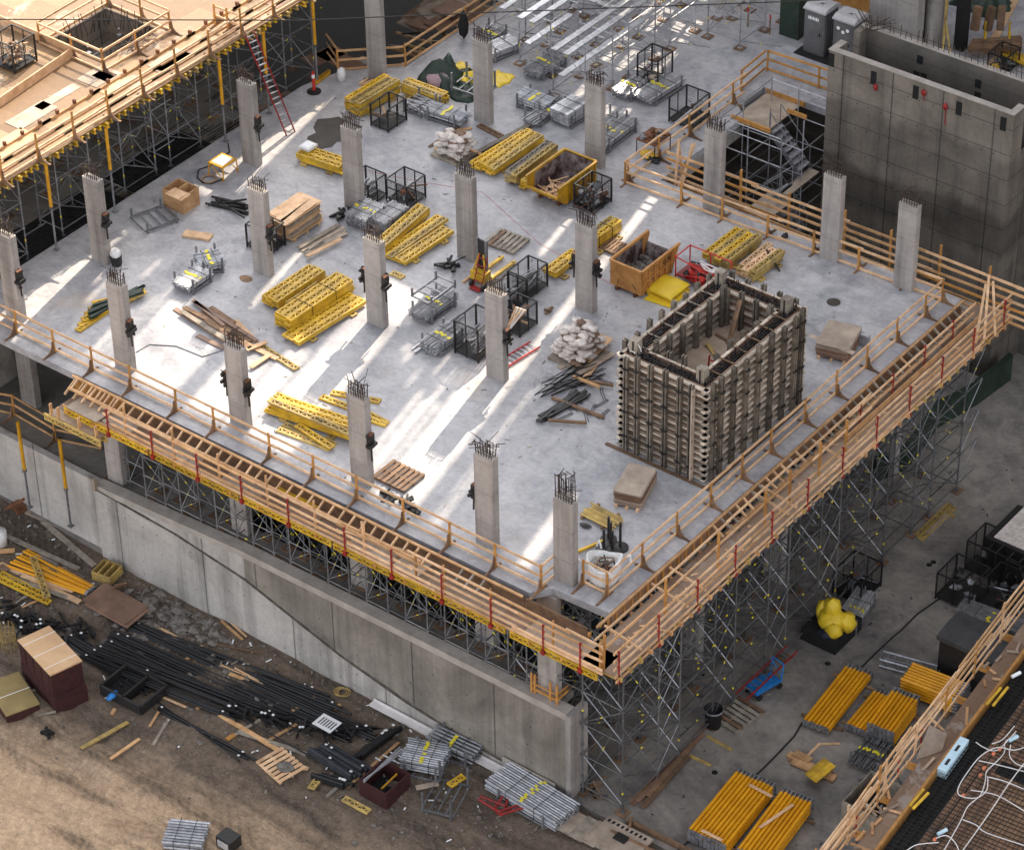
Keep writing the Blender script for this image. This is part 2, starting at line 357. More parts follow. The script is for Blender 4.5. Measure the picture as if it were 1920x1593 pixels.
# strip under the timber deck, left of the slab
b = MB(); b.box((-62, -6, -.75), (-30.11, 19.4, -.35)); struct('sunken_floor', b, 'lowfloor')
b = MB(); b.box((-62, 19.5, -7.2), (-27.6, 60, -6.9)); struct('pit_floor', b, 'dark')  # floor coloured near-black, the shade of the pit painted in
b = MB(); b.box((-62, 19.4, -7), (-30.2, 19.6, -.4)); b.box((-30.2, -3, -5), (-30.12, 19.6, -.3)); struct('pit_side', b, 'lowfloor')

# retaining wall
WT = [(-46, -5.72), (-23.2, -5.8), (-15.3, -5.3), (-6, -5.18), (.3, -5.16)]
SEAM = [(-23.2, -5.98), (-18.9, -6.2), (-15.3, -6.7), (-10.5, -8.1), (-7.2, -8.75), (-3.7, -9.1), (.28, -9.32)]
def wt(x, pr):
    for (x0, z0), (x1, z1) in zip(pr, pr[1:]):
        if x0 <= x <= x1: return z0+(z1-z0)*(x-x0)/(x1-x0)
    return pr[-1][1] if x > 0 else pr[0][1]
RW = thing('retaining_wall', 'long pale streaked concrete retaining wall with a slanting seam below the scaffold shores', 'wall', (-12, -.8, D))
def strip(xs, y0, y1, zl, zh, mats, name, b=None):
    b = b or MB()
    vs = []; fs = []
    for x in xs: vs += [(x, y0, zl(x)), (x, y0, zh(x)), (x, y1, zh(x)), (x, y1, zl(x))]
    for k in range(len(xs)-1): a, c = 4*k, 4*k+4; fs += [(a, c, c+1, a+1), (a+1, c+1, c+2, a+2), (a+2, c+2, c+3, a+3)]
    n = len(vs)-4; b.add(vs, fs+[(3, 0, 1, 2), (n, n+3, n+2, n+1)])
    return part(name, b, mats, RW, True)
low = lambda x: D-.6
strip([-46, -40, -30, -23.2], -.74, -.45, low, lambda x: wt(x, WT), 'retain', 'upper_wall')
strip([-23.2, -19, -15.3], -.88, -.45, lambda x: wt(x, SEAM), lambda x: wt(x, WT)-.3, 'retain', 'upper_wall')
strip([-15.3, -10.5, -6, -3.7, .28], -.88, -.45, lambda x: wt(x, SEAM), lambda x: wt(x, WT)-.3, 'retain_dark', 'upper_wall')
strip([-23.25, -19, -15.3, -10, -6, .3], -.92, -.4, lambda x: wt(x, WT)-.3, lambda x: wt(x, WT), 'pale', 'cap')
b = MB(); b.box((.305, -.94, -10), (.55, .1, -5.2)); part('end_pier', b, 'column', RW, True)
b = MB()
for (x0, z0), (x1, z1) in zip(SEAM, SEAM[1:]):
    k0 = 6
    for k in range(k0):
        xa, xb = x0+(x1-x0)*k/k0, x0+(x1-x0)*(k+1)/k0; za, zb_ = z0+(z1-z0)*k/k0, z0+(z1-z0)*(k+1)/k0; b.bar((xa, -.925, za+.0), (xb, -.925, zb_+.0), .085, R.uniform(.015, .055), e=.02)
part('seam_dirt', b, mat('seam_dirt', (.17, .14, .115), (.08, .066, .055), 2.5, .95), RW, True)
b = MB()
for k, (x0, z0) in enumerate([(x, z) for x in [-22.6+i*.92 for i in range(24)] for z in (-6.7, -7.6, -8.5, -9.2)]):
    y = -.964 if z0 < wt(x0, SEAM)-.1 else -.884
    if abs(z0-wt(x0, SEAM)) < .12: continue
    xj, zj = x0+R.uniform(-.12, .12), z0+R.uniform(-.1, .1)
    if R.random() < .8: b.tube((xj, y, zj), (xj, y+.03, zj), R.uniform(.018, .034), 6)
for i in range(len(b.m)): b.m[i] = 1
strip([-23.22, -18.9, -15.3, -10.5, -7.2, -3.7, .3], -.96, -.5, low, lambda x: wt(x, SEAM), ['retain', 'dark'], 'lower_wall', b)

# shaft
SX0, SX1, SY0, SY1, SZ = -9.4, -.45, 30.6, 33.4, 4.1
SH = thing('concrete_shaft', 'tall dark stained concrete shaft with open top and box-outs near its rim', 'concrete shaft', (-5, 32, G))
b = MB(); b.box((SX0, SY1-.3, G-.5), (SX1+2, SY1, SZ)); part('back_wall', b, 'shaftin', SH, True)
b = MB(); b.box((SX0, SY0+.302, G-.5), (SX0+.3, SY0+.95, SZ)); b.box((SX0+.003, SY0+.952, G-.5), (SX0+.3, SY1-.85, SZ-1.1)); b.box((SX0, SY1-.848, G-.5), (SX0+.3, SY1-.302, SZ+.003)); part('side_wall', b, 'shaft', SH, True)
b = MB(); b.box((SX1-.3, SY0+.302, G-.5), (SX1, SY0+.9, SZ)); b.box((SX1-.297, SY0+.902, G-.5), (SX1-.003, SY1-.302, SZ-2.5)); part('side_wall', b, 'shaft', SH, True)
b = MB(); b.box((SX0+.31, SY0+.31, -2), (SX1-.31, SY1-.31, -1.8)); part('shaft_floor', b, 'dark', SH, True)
b = MB(); b.box((SX0-.02, SY0-.02, SZ), (SX1+.02, SY0+.3, SZ+.03)); b.box((SX0-.02, SY0+.303, SZ+.003), (SX0+.3, SY0+.95, SZ+.03)); b.box((SX1-.3, SY0+.303, SZ+.003), (SX1+.02, SY0+.9, SZ+.03)); b.box((SX0, SY1-.3, SZ+.003), (SX1+2, SY1, SZ+.03)); part('rim', b, 'pale', SH, True)
for k, (px, py) in enumerate([(1559, 112), (1638, 146), (1717, 173), (1798, 203), (1881, 232)]):
    q = A(px, py, SY0, 1); b = MB(); b.box((q.x-.14, SY0-.012, q.z-.32), (q.x+.14, SY0+.1, q.z+.32)); part('box_out', b, 'dark', SH, True)
for px, py in [(1725, 112), (1718, 141), (1732, 145), (1834, 157), (1833, 180)]:
    q = A(px, py, SY1-.3, 1); b = MB(); b.box((q.x-.15, SY1-.312, q.z-.2), (q.x+.15, SY1-.2, q.z+.2)); part('box_out', b, 'dark', SH, True)
b = MB()
for i in range(34):
    x = SX0+.5+i*.27+R.uniform(-.05, .05)
    b.tube((x, SY1-.15, SZ), (x+R.uniform(-.08, .08), SY1-.15, SZ+R.uniform(.35, .7)), .016, 5)
b.tube((SX0+.4, SY1-.12, SZ+.3), (SX1+.6, SY1-.12, SZ+.3), .014, 5)
for i in range(16): b.tube((SX0+.3+R.uniform(-.2, .3), SY1-.4+R.uniform(-.3, .3), SZ), (SX0+R.uniform(-.3, 1.6), SY1-.2+R.uniform(-.4, .3), SZ+R.uniform(.3, .8)), .014, 5)
part('starter_bars', b, 'rebar', SH, True)
for px, py, l in [(1643, 162, .0), (1774, 198, .9), (1733, 172, .4)]:
    b = MB(); q = A(px, py, SY0, 1); b.lump((q.x, SY0-.06, q.z), (.12, .08, .16), seed=k)
    if l: b.tube((q.x, SY0-.03, q.z), (q.x+.03, SY0-.03, q.z-l), .02, 5)
    part('red_anchor', b, 'red', SH, True)
b = MB()
for z0 in [SZ-.9-1.22*i for i in range(10)]:
    for i in range(8):
        if i < 7: 
            for dx in (.3, .85): b.tube((SX0+dx+i*1.22, SY0-.006, z0), (SX0+dx+i*1.22, SY0+.02, z0), .03, 6, 1)
b.box((SX0, SY0, G-.5), (SX1, SY0+.3, SZ)); part('front_wall', b, ['shaft', 'dark'], SH, True)

# added unseen walls out of the frame; openings cut to throw the light bands
YN = 48.0; TE = math.tan(SUN_EL)
def zy(y): return (YN-y)*TE
def nx_(u): return u-.22*YN
def block(name, u0, u1, z1, lab, cuts=(), z0=-9.):
    """an added wall that blocks the sun; cuts = (u0, u1, z0, z1) openings through it"""
    b = MB(); us = sorted({u0, u1, *[c for q in cuts for c in q[:2]]})
    for a, c in zip(us, us[1:]):
        zz = [(q[2], q[3]) for q in cuts if q[0] <= a and q[1] >= c]; zz.sort(); lo = z0
        for p0, p1 in zz+[(z1, z1)]:
            if p0 > lo: b.box((nx_(a)+.001, YN, lo), (nx_(c)-.001, YN+.6, p0))
            lo = max(lo, p1)
    return solo(name, b, 'shaft', lab, 'building', at=(0, 0, 0))
dap = []      # (across, across, from y, to y) of the sunlit patches on the deck
for u0, u1 in ((-14.3, -13.7), (-13.5, -12.9), (-12.6, -11.9), (-11.7, -11.2)):
    for y0, y1 in ((25, 27.6), (28.6, 31.5), (32.5, 35), (36.5, 40)): dap.append((u0+R.uniform(-.12, .1), u1, y0+R.uniform(-.6, .6), y1+R.uniform(-.6, .6)))
lit = [(-23.8, -23.45, -2, 2), (-23.38, -23.12, -2, 3.4), (-23.04, -22.8, -2, 4.2), (-22.7, -21.7, -2, 4.2), (-21.7, -20.3, -2, 3.3), (-20.3, -19.18, -2, 3.0), (-19.55, -19.2, 4.4, 9.6), (-18.45, -16.62, -2, 2.8), (-16.6, -15.5, -2, 4.2),
       (-15.45, -13.14, -2, 10), (-12.4, -12.15, 5.7, 7.2), (-12.08, -11.82, 5.3, 7.5), (-11.2, -11.0, 4, 6), (-10.55, -10.25, -2, 4.8), (-10.55, -10.32, 5.3, 7.4), (-10.2, -9.9, -2, 4.4), (-10.15, -9.95, 4.9, 6.2), (-9.9, -9.65, -2, 6.8), (-9.6, -9.3, -2, 4.6), (-9.55, -9.35, 5.2, 7.6), (-9.25, -7.27, -2, 8.1), (-7.82, -7.27, 8.1, 21.5),
       (-10.35, -9.95, 14.5, 20), (-11.6, -11.1, 10.2, 12.8)]
cuts = [(a, c, zy(y1), zy(y0)) for a, c, y0, y1 in dap+lit]
block('sun_blocker_wide', -23.95, -7.2, zy(-40), 'broad grey unseen wall added towards the sun, cut to shape the light', cuts)
block('sun_blocker_right', -7.18, 75, 95, 'tall grey unseen wall added towards the sun, slit to shape the light', [(-6.54, -6.34, zy(8), zy(-2)), (-6.3, -6.05, zy(3.8), zy(-2)), (-2.6, -1.95, zy(3.2), zy(-2))])
block('sun_blocker_left', -26.8, -23.97, zy(-40), 'narrow grey unseen wall added towards the sun to block its light', [(-26.8, -23.97, -9, zy(9.6)), (-26.3, -26.0, zy(3.5), zy(1.8)), (-25.8, -25.5, zy(3), zy(0.8)), (-24.6, -24.35, zy(5.4), zy(3.4))])

# ---------------------------------------------------------------- columns
def col_thing(bx, by, h, lab, cl=0, bend=0, base=0., w=.85, d=.36, bars=True, z1=None):
    t = thing('concrete_column', lab, 'column', (bx-w/2, by+d/2, base), group='cast columns standing on the deck')
    b = MB(); s = .02
    pr = [(-w/2+s,-d/2),(w/2-s,-d/2),(w/2,-d/2+s),(w/2,d/2-s),(w/2-s,d/2),(-w/2+s,d/2),(-w/2,d/2-s),(-w/2,-d/2+s)]
    b.prism(pr, 0, h, 0, 1); part('shaft', b, ['column', 'pale'], t)
    if bars:
        for i in range(7):
            for jj in (-1, 1):
                x = -w/2+.08+i*(w-.16)/6; y = jj*(d/2-.07); hh = R.uniform(.42, .62) if bend != 2 else R.uniform(.85, 1.1); b = MB()
                q = Vector((x+R.uniform(-.05, .05), y+R.uniform(-.04, .04), h+hh)); b.tube((x, y, h-.02), q, .019, 5)
                if bend and R.random() < .6:
                    a = R.uniform(0, 6.28); b.tube(q, q+Vector((math.cos(a)*.35, math.sin(a)*.3, R.uniform(-.08, .25))), .017, 5)
                part('rebar', b, 'rebar', t)
        for k in range(2):
            b = MB(); zz = h+.13+k*.17
            b.path([(-w/2+.05,-d/2+.05,zz),(w/2-.05,-d/2+.05,zz),(w/2-.05,d/2-.05,zz),(-w/2+.05,d/2-.05,zz),(-w/2+.05,-d/2+.05,zz)], .011, 4); part('stirrup', b, 'rebar', t)
        for k in range(5):
            b = MB(); a = R.uniform(0, 6.28); b.tube((R.uniform(-.3, .3), R.uniform(-.1, .1), h+.45), (math.cos(a)*R.uniform(.4, .8), math.sin(a)*R.uniform(.3, .7), h+R.uniform(.45, .85)), .012, 4); part('tie_wire', b, 'rebar', t)
    for sdn in ((1,) if cl == 1 else (-1, 1) if cl == 2 else (-1,) if cl == -1 else ()):
        b = MB(); x = sdn*(w/2+.10); z = h*.55
        b.box((x-.08, -.16, z-.34), (x+.08, .10, z+.26)); b.box((x-.03, -.3, z-.2), (x+.15*sdn+.03, .14, z-.08)); b.tube((x+.04*sdn, -.06, z-.9), (x+.02*sdn, -.06, z-.3), .035, 6)
        for k in range(7): b.lump((x+R.uniform(-.05, .1)*sdn, R.uniform(-.25, .15), z+R.uniform(-.5, .3)), (.07, .07, .08), seed=k, rr=.5)
        part('clamp', b, 'black', t)
        b = MB(); b.box((x-.06, -.16, z+.262), (x+.08, .10, z+.31)); part('clamp_pad', b, 'rust', t)
    return t
XS = [-27.2, -21.38, -15.39, -9.4, -3.55, -.05]; YS = [0., 8.08, 13.8, 22.5]
CL = [
 (-27.2, -.15, 4., 1, 0, 'concrete column at the left border beside the sunken dark strip'),
 (XS[1], 0, 4., 1, 0, 'concrete column on the left, in front of the green and yellow beam heap'),
 (XS[2], 0, 3.62, 2, 1, 'shorter concrete column with two black clamps beside the loose brown planks'),
 (XS[3], 0, 4., 1, 1, 'concrete column rising out of the yellow beam jumble near the front edge'),
 (XS[4], 0, 4., -1, 1, 'concrete column second from the near corner, its black clamp on the left side'),
 (XS[5], 0, 3.68, 0, 2, 'column nearest the near corner with tall thin bars, beside the white bulk bag'),
 (XS[1], 8.08, 4., 1, 0, 'concrete column with a black clamp beside the tall stack of plywood sheets'),
 (XS[2], 8.08, 4., 2, 1, 'concrete column between the two long stacks of yellow beams'),
 (XS[3], 8.08, 4., 1, 0, 'concrete column among the black cages, with the short red ladder behind it'),
 (XS[0]-.05, 14.0, 4., 1, 1, 'concrete column next to the small orange stool under the timber deck edge'),
 (XS[1], 13.8, 4., 0, 1, 'concrete column behind the two black cages and the banded tube bundles'),
 (XS[2], 13.8, 4., 0, 1, 'clean concrete column behind the yellow stacker truck'),
 (XS[3], 13.8, 4., 2, 1, 'concrete column left of the orange tan skip, with clamps on both sides'),
 (-27.3, 22.4, 6.2, 0, 0, 'tallest concrete column, standing at the timber guardrail of the dark pit'),
 (XS[1], 22.5, 4., 0, 1, 'concrete column standing beside the green tarpaulin'),
 (XS[2], 22.5, 4., 0, 1, 'concrete column behind the yellow skip, in front of the bare scaffold towers'),
 (XS[3]+.1, 22.5, 4., 0, 0, 'concrete column in the far guardrail, in front of the stair scaffold'),
 (XS[4], 22.5, 4., 0, 1, 'concrete column second from the right in the far guardrail, with splayed bars'),
 (XS[5], 22.5, 4., 0, 1, 'rightmost concrete column in the far guardrail, in front of the dark shaft'),
]
for bx, by, h, cl, bend, lab in CL: col_thing(bx, by, h, lab, cl, bend)
q = A(200, 498); col_thing(q.x, q.y, 4., 'concrete column left of centre with a white bag at its foot', 1, 1)
for px, py, z, hh, lab in [(68, 768, lowz(-28), 5.4, 'lower storey column under the left end of the deck edge'), (231, 912, lowz(-22), 4.9, 'lower storey column at the left end of the scaffold shores'), (465, 1005, -5.42, 4.8, 'lower storey column behind the shores, second from the left'), (690, 1108, -5.42, 4.8, 'lower storey column in the middle of the shores'), (925, 1215, -5.42, 4.8, 'lower storey column behind the shores near the right end'), (1043, 1312, -5.16, 4.8, 'lower storey column wrapped with a timber collar on the wall end')]:
    q = A(px, py, z); t = col_thing(q.x, max(q.y, -.6), hh-.0, lab, 0, 0, z, bars=False); t['group'] = 'lower storey columns'
    if px == 1043:
        b = MB(); x0, x1, y0, y1 = q.x-1.0, q.x+.15, q.y-.15, q.y+.5
        b.path([(x0, y0, z+.2), (x1, y0, z+.2), (x1, y1, z+.2)], .05, 4); b.path([(x0, y0, z+.45), (x1, y0, z+.45), (x1, y1, z+.45)], .03, 4)
        for x, y in ((x0, y0), (x1, y0), (x1-.3, y0), (x0+.15, y0)): b.bar((x, y, z), (x, y, z+.9), .07, .07)
        part('collar', b, 'lumo', t, True)
for px in (1, 2, 3):
    q = XS[px]; col_thing(q, 8.1, G*-1-.35, 'dark lower column under the deck interior', 0, 0, G, bars=False)['group'] = 'interior lower columns'
for y in (8.08, 13.8, 22.3): col_thing(-.05, y, 8.95, 'lower column behind the tall right-hand shores', 0, 0, G, bars=False)['group'] = 'interior lower columns at the right'
b = MB(); b.box((-3.6, 1.4, -10), (-3.2, 22, -5.73)); struct('basement_shade_wall', b, 'dark')  # near-black wall added to paint the shade under the deck
b = MB(); b.box((-28, 9.5, -9), (-16.9, 9.9, -.35)); struct('inner_shade_wall', b, 'dark')  # added black backing, painted shade behind the front shores
b = MB(); b.box((-16.85, 5.0, -9.4), (-3.7, 5.3, -.35)); b.box((-17.0, 1.4, -9.4), (-16.85, 9.5, -5.72)); struct('inner_shade_wall', b, 'dark')  # nearer black backing, added so the void behind the shores goes dark
b = MB(); b.box((-13.4, 22.6, -10), (-3.2, 22.9, -.4)); struct('back_shade_wall', b, 'dark')  # added black end wall, painted shade at the back of the undercroft
# ---------------------------------------------------------------- guardrails on the deck
def gusset(b, p, n, l=.55, h=.55):
    """plywood knee behind a guardrail post, n = outward direction"""
    p = Vector(p); n = Vector(n); s_ = n.cross(Z)*.02; cur = [(0, 0), (.06, 0)]+[(.06+(l-.06)*k/5, 0) for k in (5,)]
    pts = [p+n*.05, p+n*l, p+n*l+Z*.05, p+n*(l*.55)+Z*.12, p+n*(l*.28)+Z*.28, p+n*.11+Z*h, p+n*.05+Z*h]
    b.extr([q-s_ for q in pts], s_*2)
    b.bar(p-n*.3+Z*.02, p+n*(l+.12)+Z*.02, .09, .04)
def guard(label, segs, out, posts=None, h=1.08, rails=(1.02, .56, .1), matr='lump', matp='lumo', knee=True, name='guardrail', cat='guardrail', hw=(.045, .095), ext=.0, double=False):
    """segs: polyline; posts: list of points; out: outward normal or a list per post"""
    z0 = segs[0][2]; t = thing(name, label, cat, Vector(segs[0]))
    if posts is None:
        posts = []
        for a, c in zip(segs, segs[1:]):
            a = Vector(a); c = Vector(c); n = max(1, round((c-a).length/2.1)); posts += [a+(c-a)*k/n for k in range(n)]
        posts.append(Vector(segs[-1]))
    for i, pp in enumerate(posts):
        o = Vector(out[i] if isinstance(out, list) else out); pp = Vector(pp); b = MB()
        tilt = Vector((R.uniform(-.03, .03), R.uniform(-.03, .03), 0))
        b.bar(pp+Z*.0, pp+Z*(h+R.uniform(-.03, .07))+tilt, .09, .045, up=o); part('post', b, matp, t, True)
        if knee: b = MB(); gusset(b, pp, o); part('knee_brace', b, 'lumb', t, True)
    nm = ('top_rail', 'mid_rail', 'toe_board') if len(rails) == 3 else ['rail']*len(rails)
    for ri, rz in enumerate(rails):
        for a, c in zip(segs, segs[1:]):
            a = Vector(a); c = Vector(c); d = (c-a); L_ = d.length; d.normalize(); n = max(1, math.ceil(L_/4.3)); b = MB(); sd_ = d.cross(Z)
            for k in range(n):
                p = a+d*(L_*k/n-(.12 if k else ext)); q = a+d*(L_*(k+1)/n+(.12 if k < n-1 else ext)); off = sd_*(.035 if k % 2 else .05)
                b.bar(p+Z*(rz+R.uniform(-.03, .03))-off, q+Z*(rz+R.uniform(-.03, .03))-off, hw[0], hw[1])
            part(nm[ri], b, matr, t, True)
    return t
FLX = [-28.9, -26.85, -24.74, -22.7, -20.65, -18.31, -16.32, -13.54, -11.42, -9.32, -7.12, -4.99, -2.91, -.86]
guard('long timber guardrail along the front edge of the deck behind the ladder-like edge form', [(-30, -.74, 0), (-.86, -.74, 0)], (0, -1, 0), [(x, -.74, 0) for x in FLX])
guard('short timber guardrail return running from the front rail to the near column', [(-.86, -.74, 0), (-.86, .12, 0)], (-1, 0, 0), [(-.86, .1, 0)], knee=False)
guard('short timber guardrail between the near column and the near corner post', [(.12, .38, 0), (1.2, .38, 0)], (0, -1, 0), [(.14, .38, 0), (1.2, .38, 0)])
RY = [.39, 2.38, 4.54, 6.64, 8.67, 10.56, 12.86, 15.03, 17.18, 19.35, 21.44, 22.72]
guard('long timber guardrail along the right edge of the deck beside the gang form', [(1.24, .39, 0), (1.24, 22.75, 0)], (1, 0, 0), [(1.24, y, 0) for y in RY[1:]])
guard('timber guardrail across the far edge of the deck in front of four columns', [(-13.94, 22.2, 0), (1.24, 22.75, 0)], (0, 1, 0), [(x, 22.2+(x+13.94)*.036, 0) for x in (-13.9, -11.1, -9.1, -6.9, -4.7, -2.6, -.5)])
guard('timber guardrail running back along the left side of the stair opening', [(-13.94, 22.25, 0), (-13.9, 31.2, 0)], (1, 0, 0), [(-13.9, 22.4, 0), (-13.9, 24.6, 0), (-13.9, 26.9, 0), (-13.9, 30.2, 0)])
guard('orange timber guardrail boxed round the top of the stair landing', [(-14.2, 31.3, 0), (-14.3, 33.4, 0), (-9.5, 33.6, 0)], (0, 1, 0), [(-14.2, 31.3, 0), (-14.25, 33.4, 0), (-11.6, 33.5, 0)], matr='lumo', knee=False)
guard('thin timber guardrail round the dark pit at the top left', [(-31.0, 22.9, 0), (-29.6, 22.1, 0), (-27.44, 24.2, 0), (-27.44, 36, 0)], (-1, 0, 0), [(-29.6, 22.1, 0), (-27.44, 24.2, 0), (-27.44, 28.5, 0), (-27.44, 33, 0)], knee=False, matr='lum')
# guardrail of the lower ramp at the left
zl = lowz(-27)
P = [A(0, 775, zl), A(27, 780, zl+.0), A(105, 827, zl), A(190, 845, zl)]
guard('timber guardrail on the lower floor at the left border above the retaining wall', [P[0]+(P[0]-P[1])*2, P[1], P[2], P[3]], (0, -1, 0), [P[1], P[2]], matr='lum')

# ---------------------------------------------------------------- edge forms and hanging walkways
YB = {}
def girder_mesh(L_, m='yel'):
    """a lattice girder lying flat: two chords and a zig-zag of struts, along +X"""
    key = (round(L_, 1), m)
    if key in YB: return YB[key]
    b = MB(); hh = .04
    for y in (-.112, .112): b.box((-L_/2, y-.036, -hh), (L_/2, y+.036, hh))
    n = max(2, int(round(L_/.2)))
    for k in range(n):
        x0 = -L_/2+.1+(L_-.2)*k/n; x1 = -L_/2+.1+(L_-.2)*(k+1)/n
        b.bar((x0, -.085 if k % 2 else .085, 0), (x1, .085 if k % 2 else -.085, 0), .05, .055)
    for x in (-L_/2+.04, L_/2-.04): b.box((x-.035, -.076, -.03), (x+.035, .076, .03))
    YB[key] = b.mesh('lattice_girder', m); return YB[key]
def gird(p, q, m, roll=0., parent=None, lab=None, grp=None, name='lattice_girder', L=None):
    p = Vector(p); q = Vector(q); d = q-p; o = link(name, girder_mesh(L or d.length, m))
    x = d.normalized(); y = Z.cross(x).normalized(); z = x.cross(y)
    M = Matrix((x, y, z)).transposed().to_4x4() @ Matrix.Rotation(roll, 4, 'X'); c = (p+q)/2
    if parent:
        o.parent = parent; c = c-parent.location
    else: tag(o, lab, 'formwork girder', grp, 'thing')
    M.translation = c; o.matrix_local = M
    if not parent: o.matrix_world = M
    return o
def redpost(t, p, h, n):
    b = MB(); p = Vector(p); n = Vector(n); b.tube(p-Z*.25, p+Z*h, .032, 6); b.box((p.x-.07, p.y-.07, p.z-.3), (p.x+.07, p.y+.07, p.z-.12))
    for k in range(3): b.bar(p+Z*(h*.35+k*h*.3)-n*.03, p+Z*(h*.35+k*h*.3)+n*.09, .05, .05)
    part('red_post', b, 'red', t, True)
ZP = -.62
t = thing('edge_walkway', 'timber edge form and hanging walkway with a yellow girder along the front edge', 'edge walkway', (-12, -1.9, ZP))
b = MB(); b.box((-22.6, -2.5, ZP-.04), (3.0, -1.36, ZP)); part('decking', b, 'walkply', t, True)
for i in range(16):
    if R.random() < .35: continue
    x0 = -22.4+i*1.6; b = MB(); b.box((x0, -2.45+R.uniform(0, .25), ZP+.004), (x0+R.uniform(.9, 1.5), -1.5+R.uniform(0, .1), ZP+.03)); part('loose_board', b, R.choice(['plyg', 'plyg', 'plyb', 'lumb']), t, True)
b = MB(); b.box((-23.1, -1.40, ZP), (-1.12, -1.365, .02)); b.box((-1.1, -1.40, ZP), (1.6, -1.33, -.05)); part('edge_form', b, 'lumb', t, True)
b = MB(); b.box((-23.1, -1.50, .0), (-1.15, -1.405, .06)); part('form_plate', b, 'lum', t, True)
b = MB(); b.box((-22.9, -1.95, -.26), (-5.4, -1.86, -.16)); part('form_plate', b, 'lum', t, True)
for i in range(41):
    x = -22.8+i*.5
    if -5.3 < x < -4.2: continue
    b = MB(); b.bar((x, -1.44, -.0), (x+R.uniform(-.04, .04), -1.95-.1*(x > -5), -.24-.05*(x > -5)), .06, .09); part('kicker', b, 'lump' if x < -5 else 'lumg', t, True)
for i in range(18):
    x = -22.4+i*1.4; b = MB(); b.box((x-.05, -2.6, ZP-.2), (x+.05, -.9, ZP-.045)); part('joist', b, 'lumo', t, True)
for i, (x0, x1) in enumerate([(-22.6, -18.2), (-18.1, -13.6), (-13.5, -9.1), (-9.0, -4.5), (-5.6, -1.1), (-.9, 2.9)]):
    gird((x0, -2.52, ZP-.16-.03*(i % 2)), (x1, -2.52, ZP-.16-.03*(i % 2)), 'yel', rad(90), t)
for i, x in enumerate([-20.2, -17.9, -15.6, -13.4, -11.1, -8.4, -6.2, -3.9, -1.7, .6, 2.2]):
    redpost(t, (x, -2.58, ZP), 1.0 if i < 6 else 1.05, (0, 1, 0))
for i, x in enumerate([-19.4, -16.9, -14.6, -12.2, -9.9, -7.6, -5.2, -3.9, -1.8, .9, 2.95]):
    b = MB(); b.bar((x, -2.42, ZP), (x+R.uniform(-.05, .05), -2.42, ZP+R.uniform(1.25, 1.5)), .09, .045); part('post', b, 'lumo' if x > -6 else 'lum', t, True)
for z, xa in ((ZP+.95, -20.4), (ZP+.58, -20.4), (ZP+.25, -20.0), (ZP+.03, -22.6), (ZP+1.25, -5.4)):
    x = xa; k = 0
    while x < 2.9:
        x1 = min(3.0, x+R.uniform(3.3, 4.4)); b = MB(); b.bar((x-.1, -2.49-.02*(k % 2), z+R.uniform(-.04, .04)), (x1+.1, -2.49-.02*(k % 2), z+R.uniform(-.04, .04)), .045, .095); part('rail', b, R.choice(['lump', 'lump', 'lum']), t, True); x = x1; k += 1
b = MB(); b.bar((-8.6, -2.3, -.1), (-6.2, -1.6, -.35), .09, .045); b.bar((-8.4, -1.6, .0), (-7.6, -2.4, -.4), .1, .045); part('loose_plank', b, 'lump', t, True)
b = MB(); q = A(545, 925, ZP+.1); b.box((q.x-.7, q.y-.13, ZP+.04), (q.x+.9, q.y+.1, ZP+.12)); b.bar((q.x+.3, q.y, ZP+.1), (q.x+1.4, q.y-.1, ZP+.14), .2, .06)
solo('yellow_board', b, 'yel', 'yellow formwork board lying on the front edge walkway', 'board')

# the separate low platform at the left end
t = thing('end_platform', 'separate timber platform on yellow girders at the left end of the front walkway', 'platform', A(200, 760, -.8))
q0 = A(128, 760, -.9); q1 = A(212, 805, -.9)
x0, x1 = -23.1, -20.4; zz = -.95
b = MB(); b.box((x0, -2.9, zz), (x1, -1.42, zz+.03)); part('decking', b, 'walkply', t, True)
b = MB(); b.box((x0+.7, -2.6, zz+.42), (x0+2.3, -1.8, zz+.45)); part('ply_sheet', b, 'plyg', t, True)
b = MB(); b.box((x0, -1.415, zz), (x1, -1.38, 0)); part('edge_form', b, 'lumo', t, True)
for i in range(6):
    x = x0+.2+i*.45; b = MB(); b.bar((x, -1.46, -.02), (x-.06, -2.1, -.45), .06, .09); part('kicker', b, 'lump', t, True)
for x, y in ((x0+.1, -2.85), (x0+.5, -2.85), (x0+1.6, -2.85), (x1-.2, -2.85)): b = MB(); b.bar((x, y, zz-.1), (x, y, zz+.5), .12, .06); part('post', b, 'lum', t, True)
for y in (-2.95, -2.6): gird((x0-.2, y, zz-.16), (x1+.1, y, zz-.16), 'yelw', rad(90), t)

# right-hand walkway
t = thing('edge_walkway', 'long timber walkway with red posts and joists above the tall shores on the right', 'edge walkway', (2.8, 11, ZP))
b = MB(); b.box((2.05, -2.3, ZP-.04), (3.55, 24.2, ZP)); part('decking', b, 'walkply', t, True)
b = MB(); b.box((1.806, -.28, ZP), (1.85, 10.5, .03)); b.box((1.806, 10.5, ZP), (1.85, 23.3, .01)); part('edge_form', b, 'lumb', t, True)
b = MB(); b.box((1.853, -1.2, -.02), (1.95, 23.3, .05)); part('form_plate', b, 'lum', t, True)
b = MB(); b.box((2.35, 6.0, -.4), (2.44, 23.2, -.3)); part('form_plate', b, 'lum', t, True)
for i in range(36):
    y = 5.8+i*.49; b = MB(); b.bar((1.9, y, .02), (2.42, y+R.uniform(-.05, .05), -.3), .06, .09); part('kicker', b, R.choice(['lumg', 'lump', 'lumg']), t, True)
for i in range(14):
    y = -.5+i*.47; b = MB(); b.bar((1.88, y, -.1), (1.88, y, ZP), .09, .05, up=Vector((1, 0, 0))); part('stud', b, 'lumo', t, True)
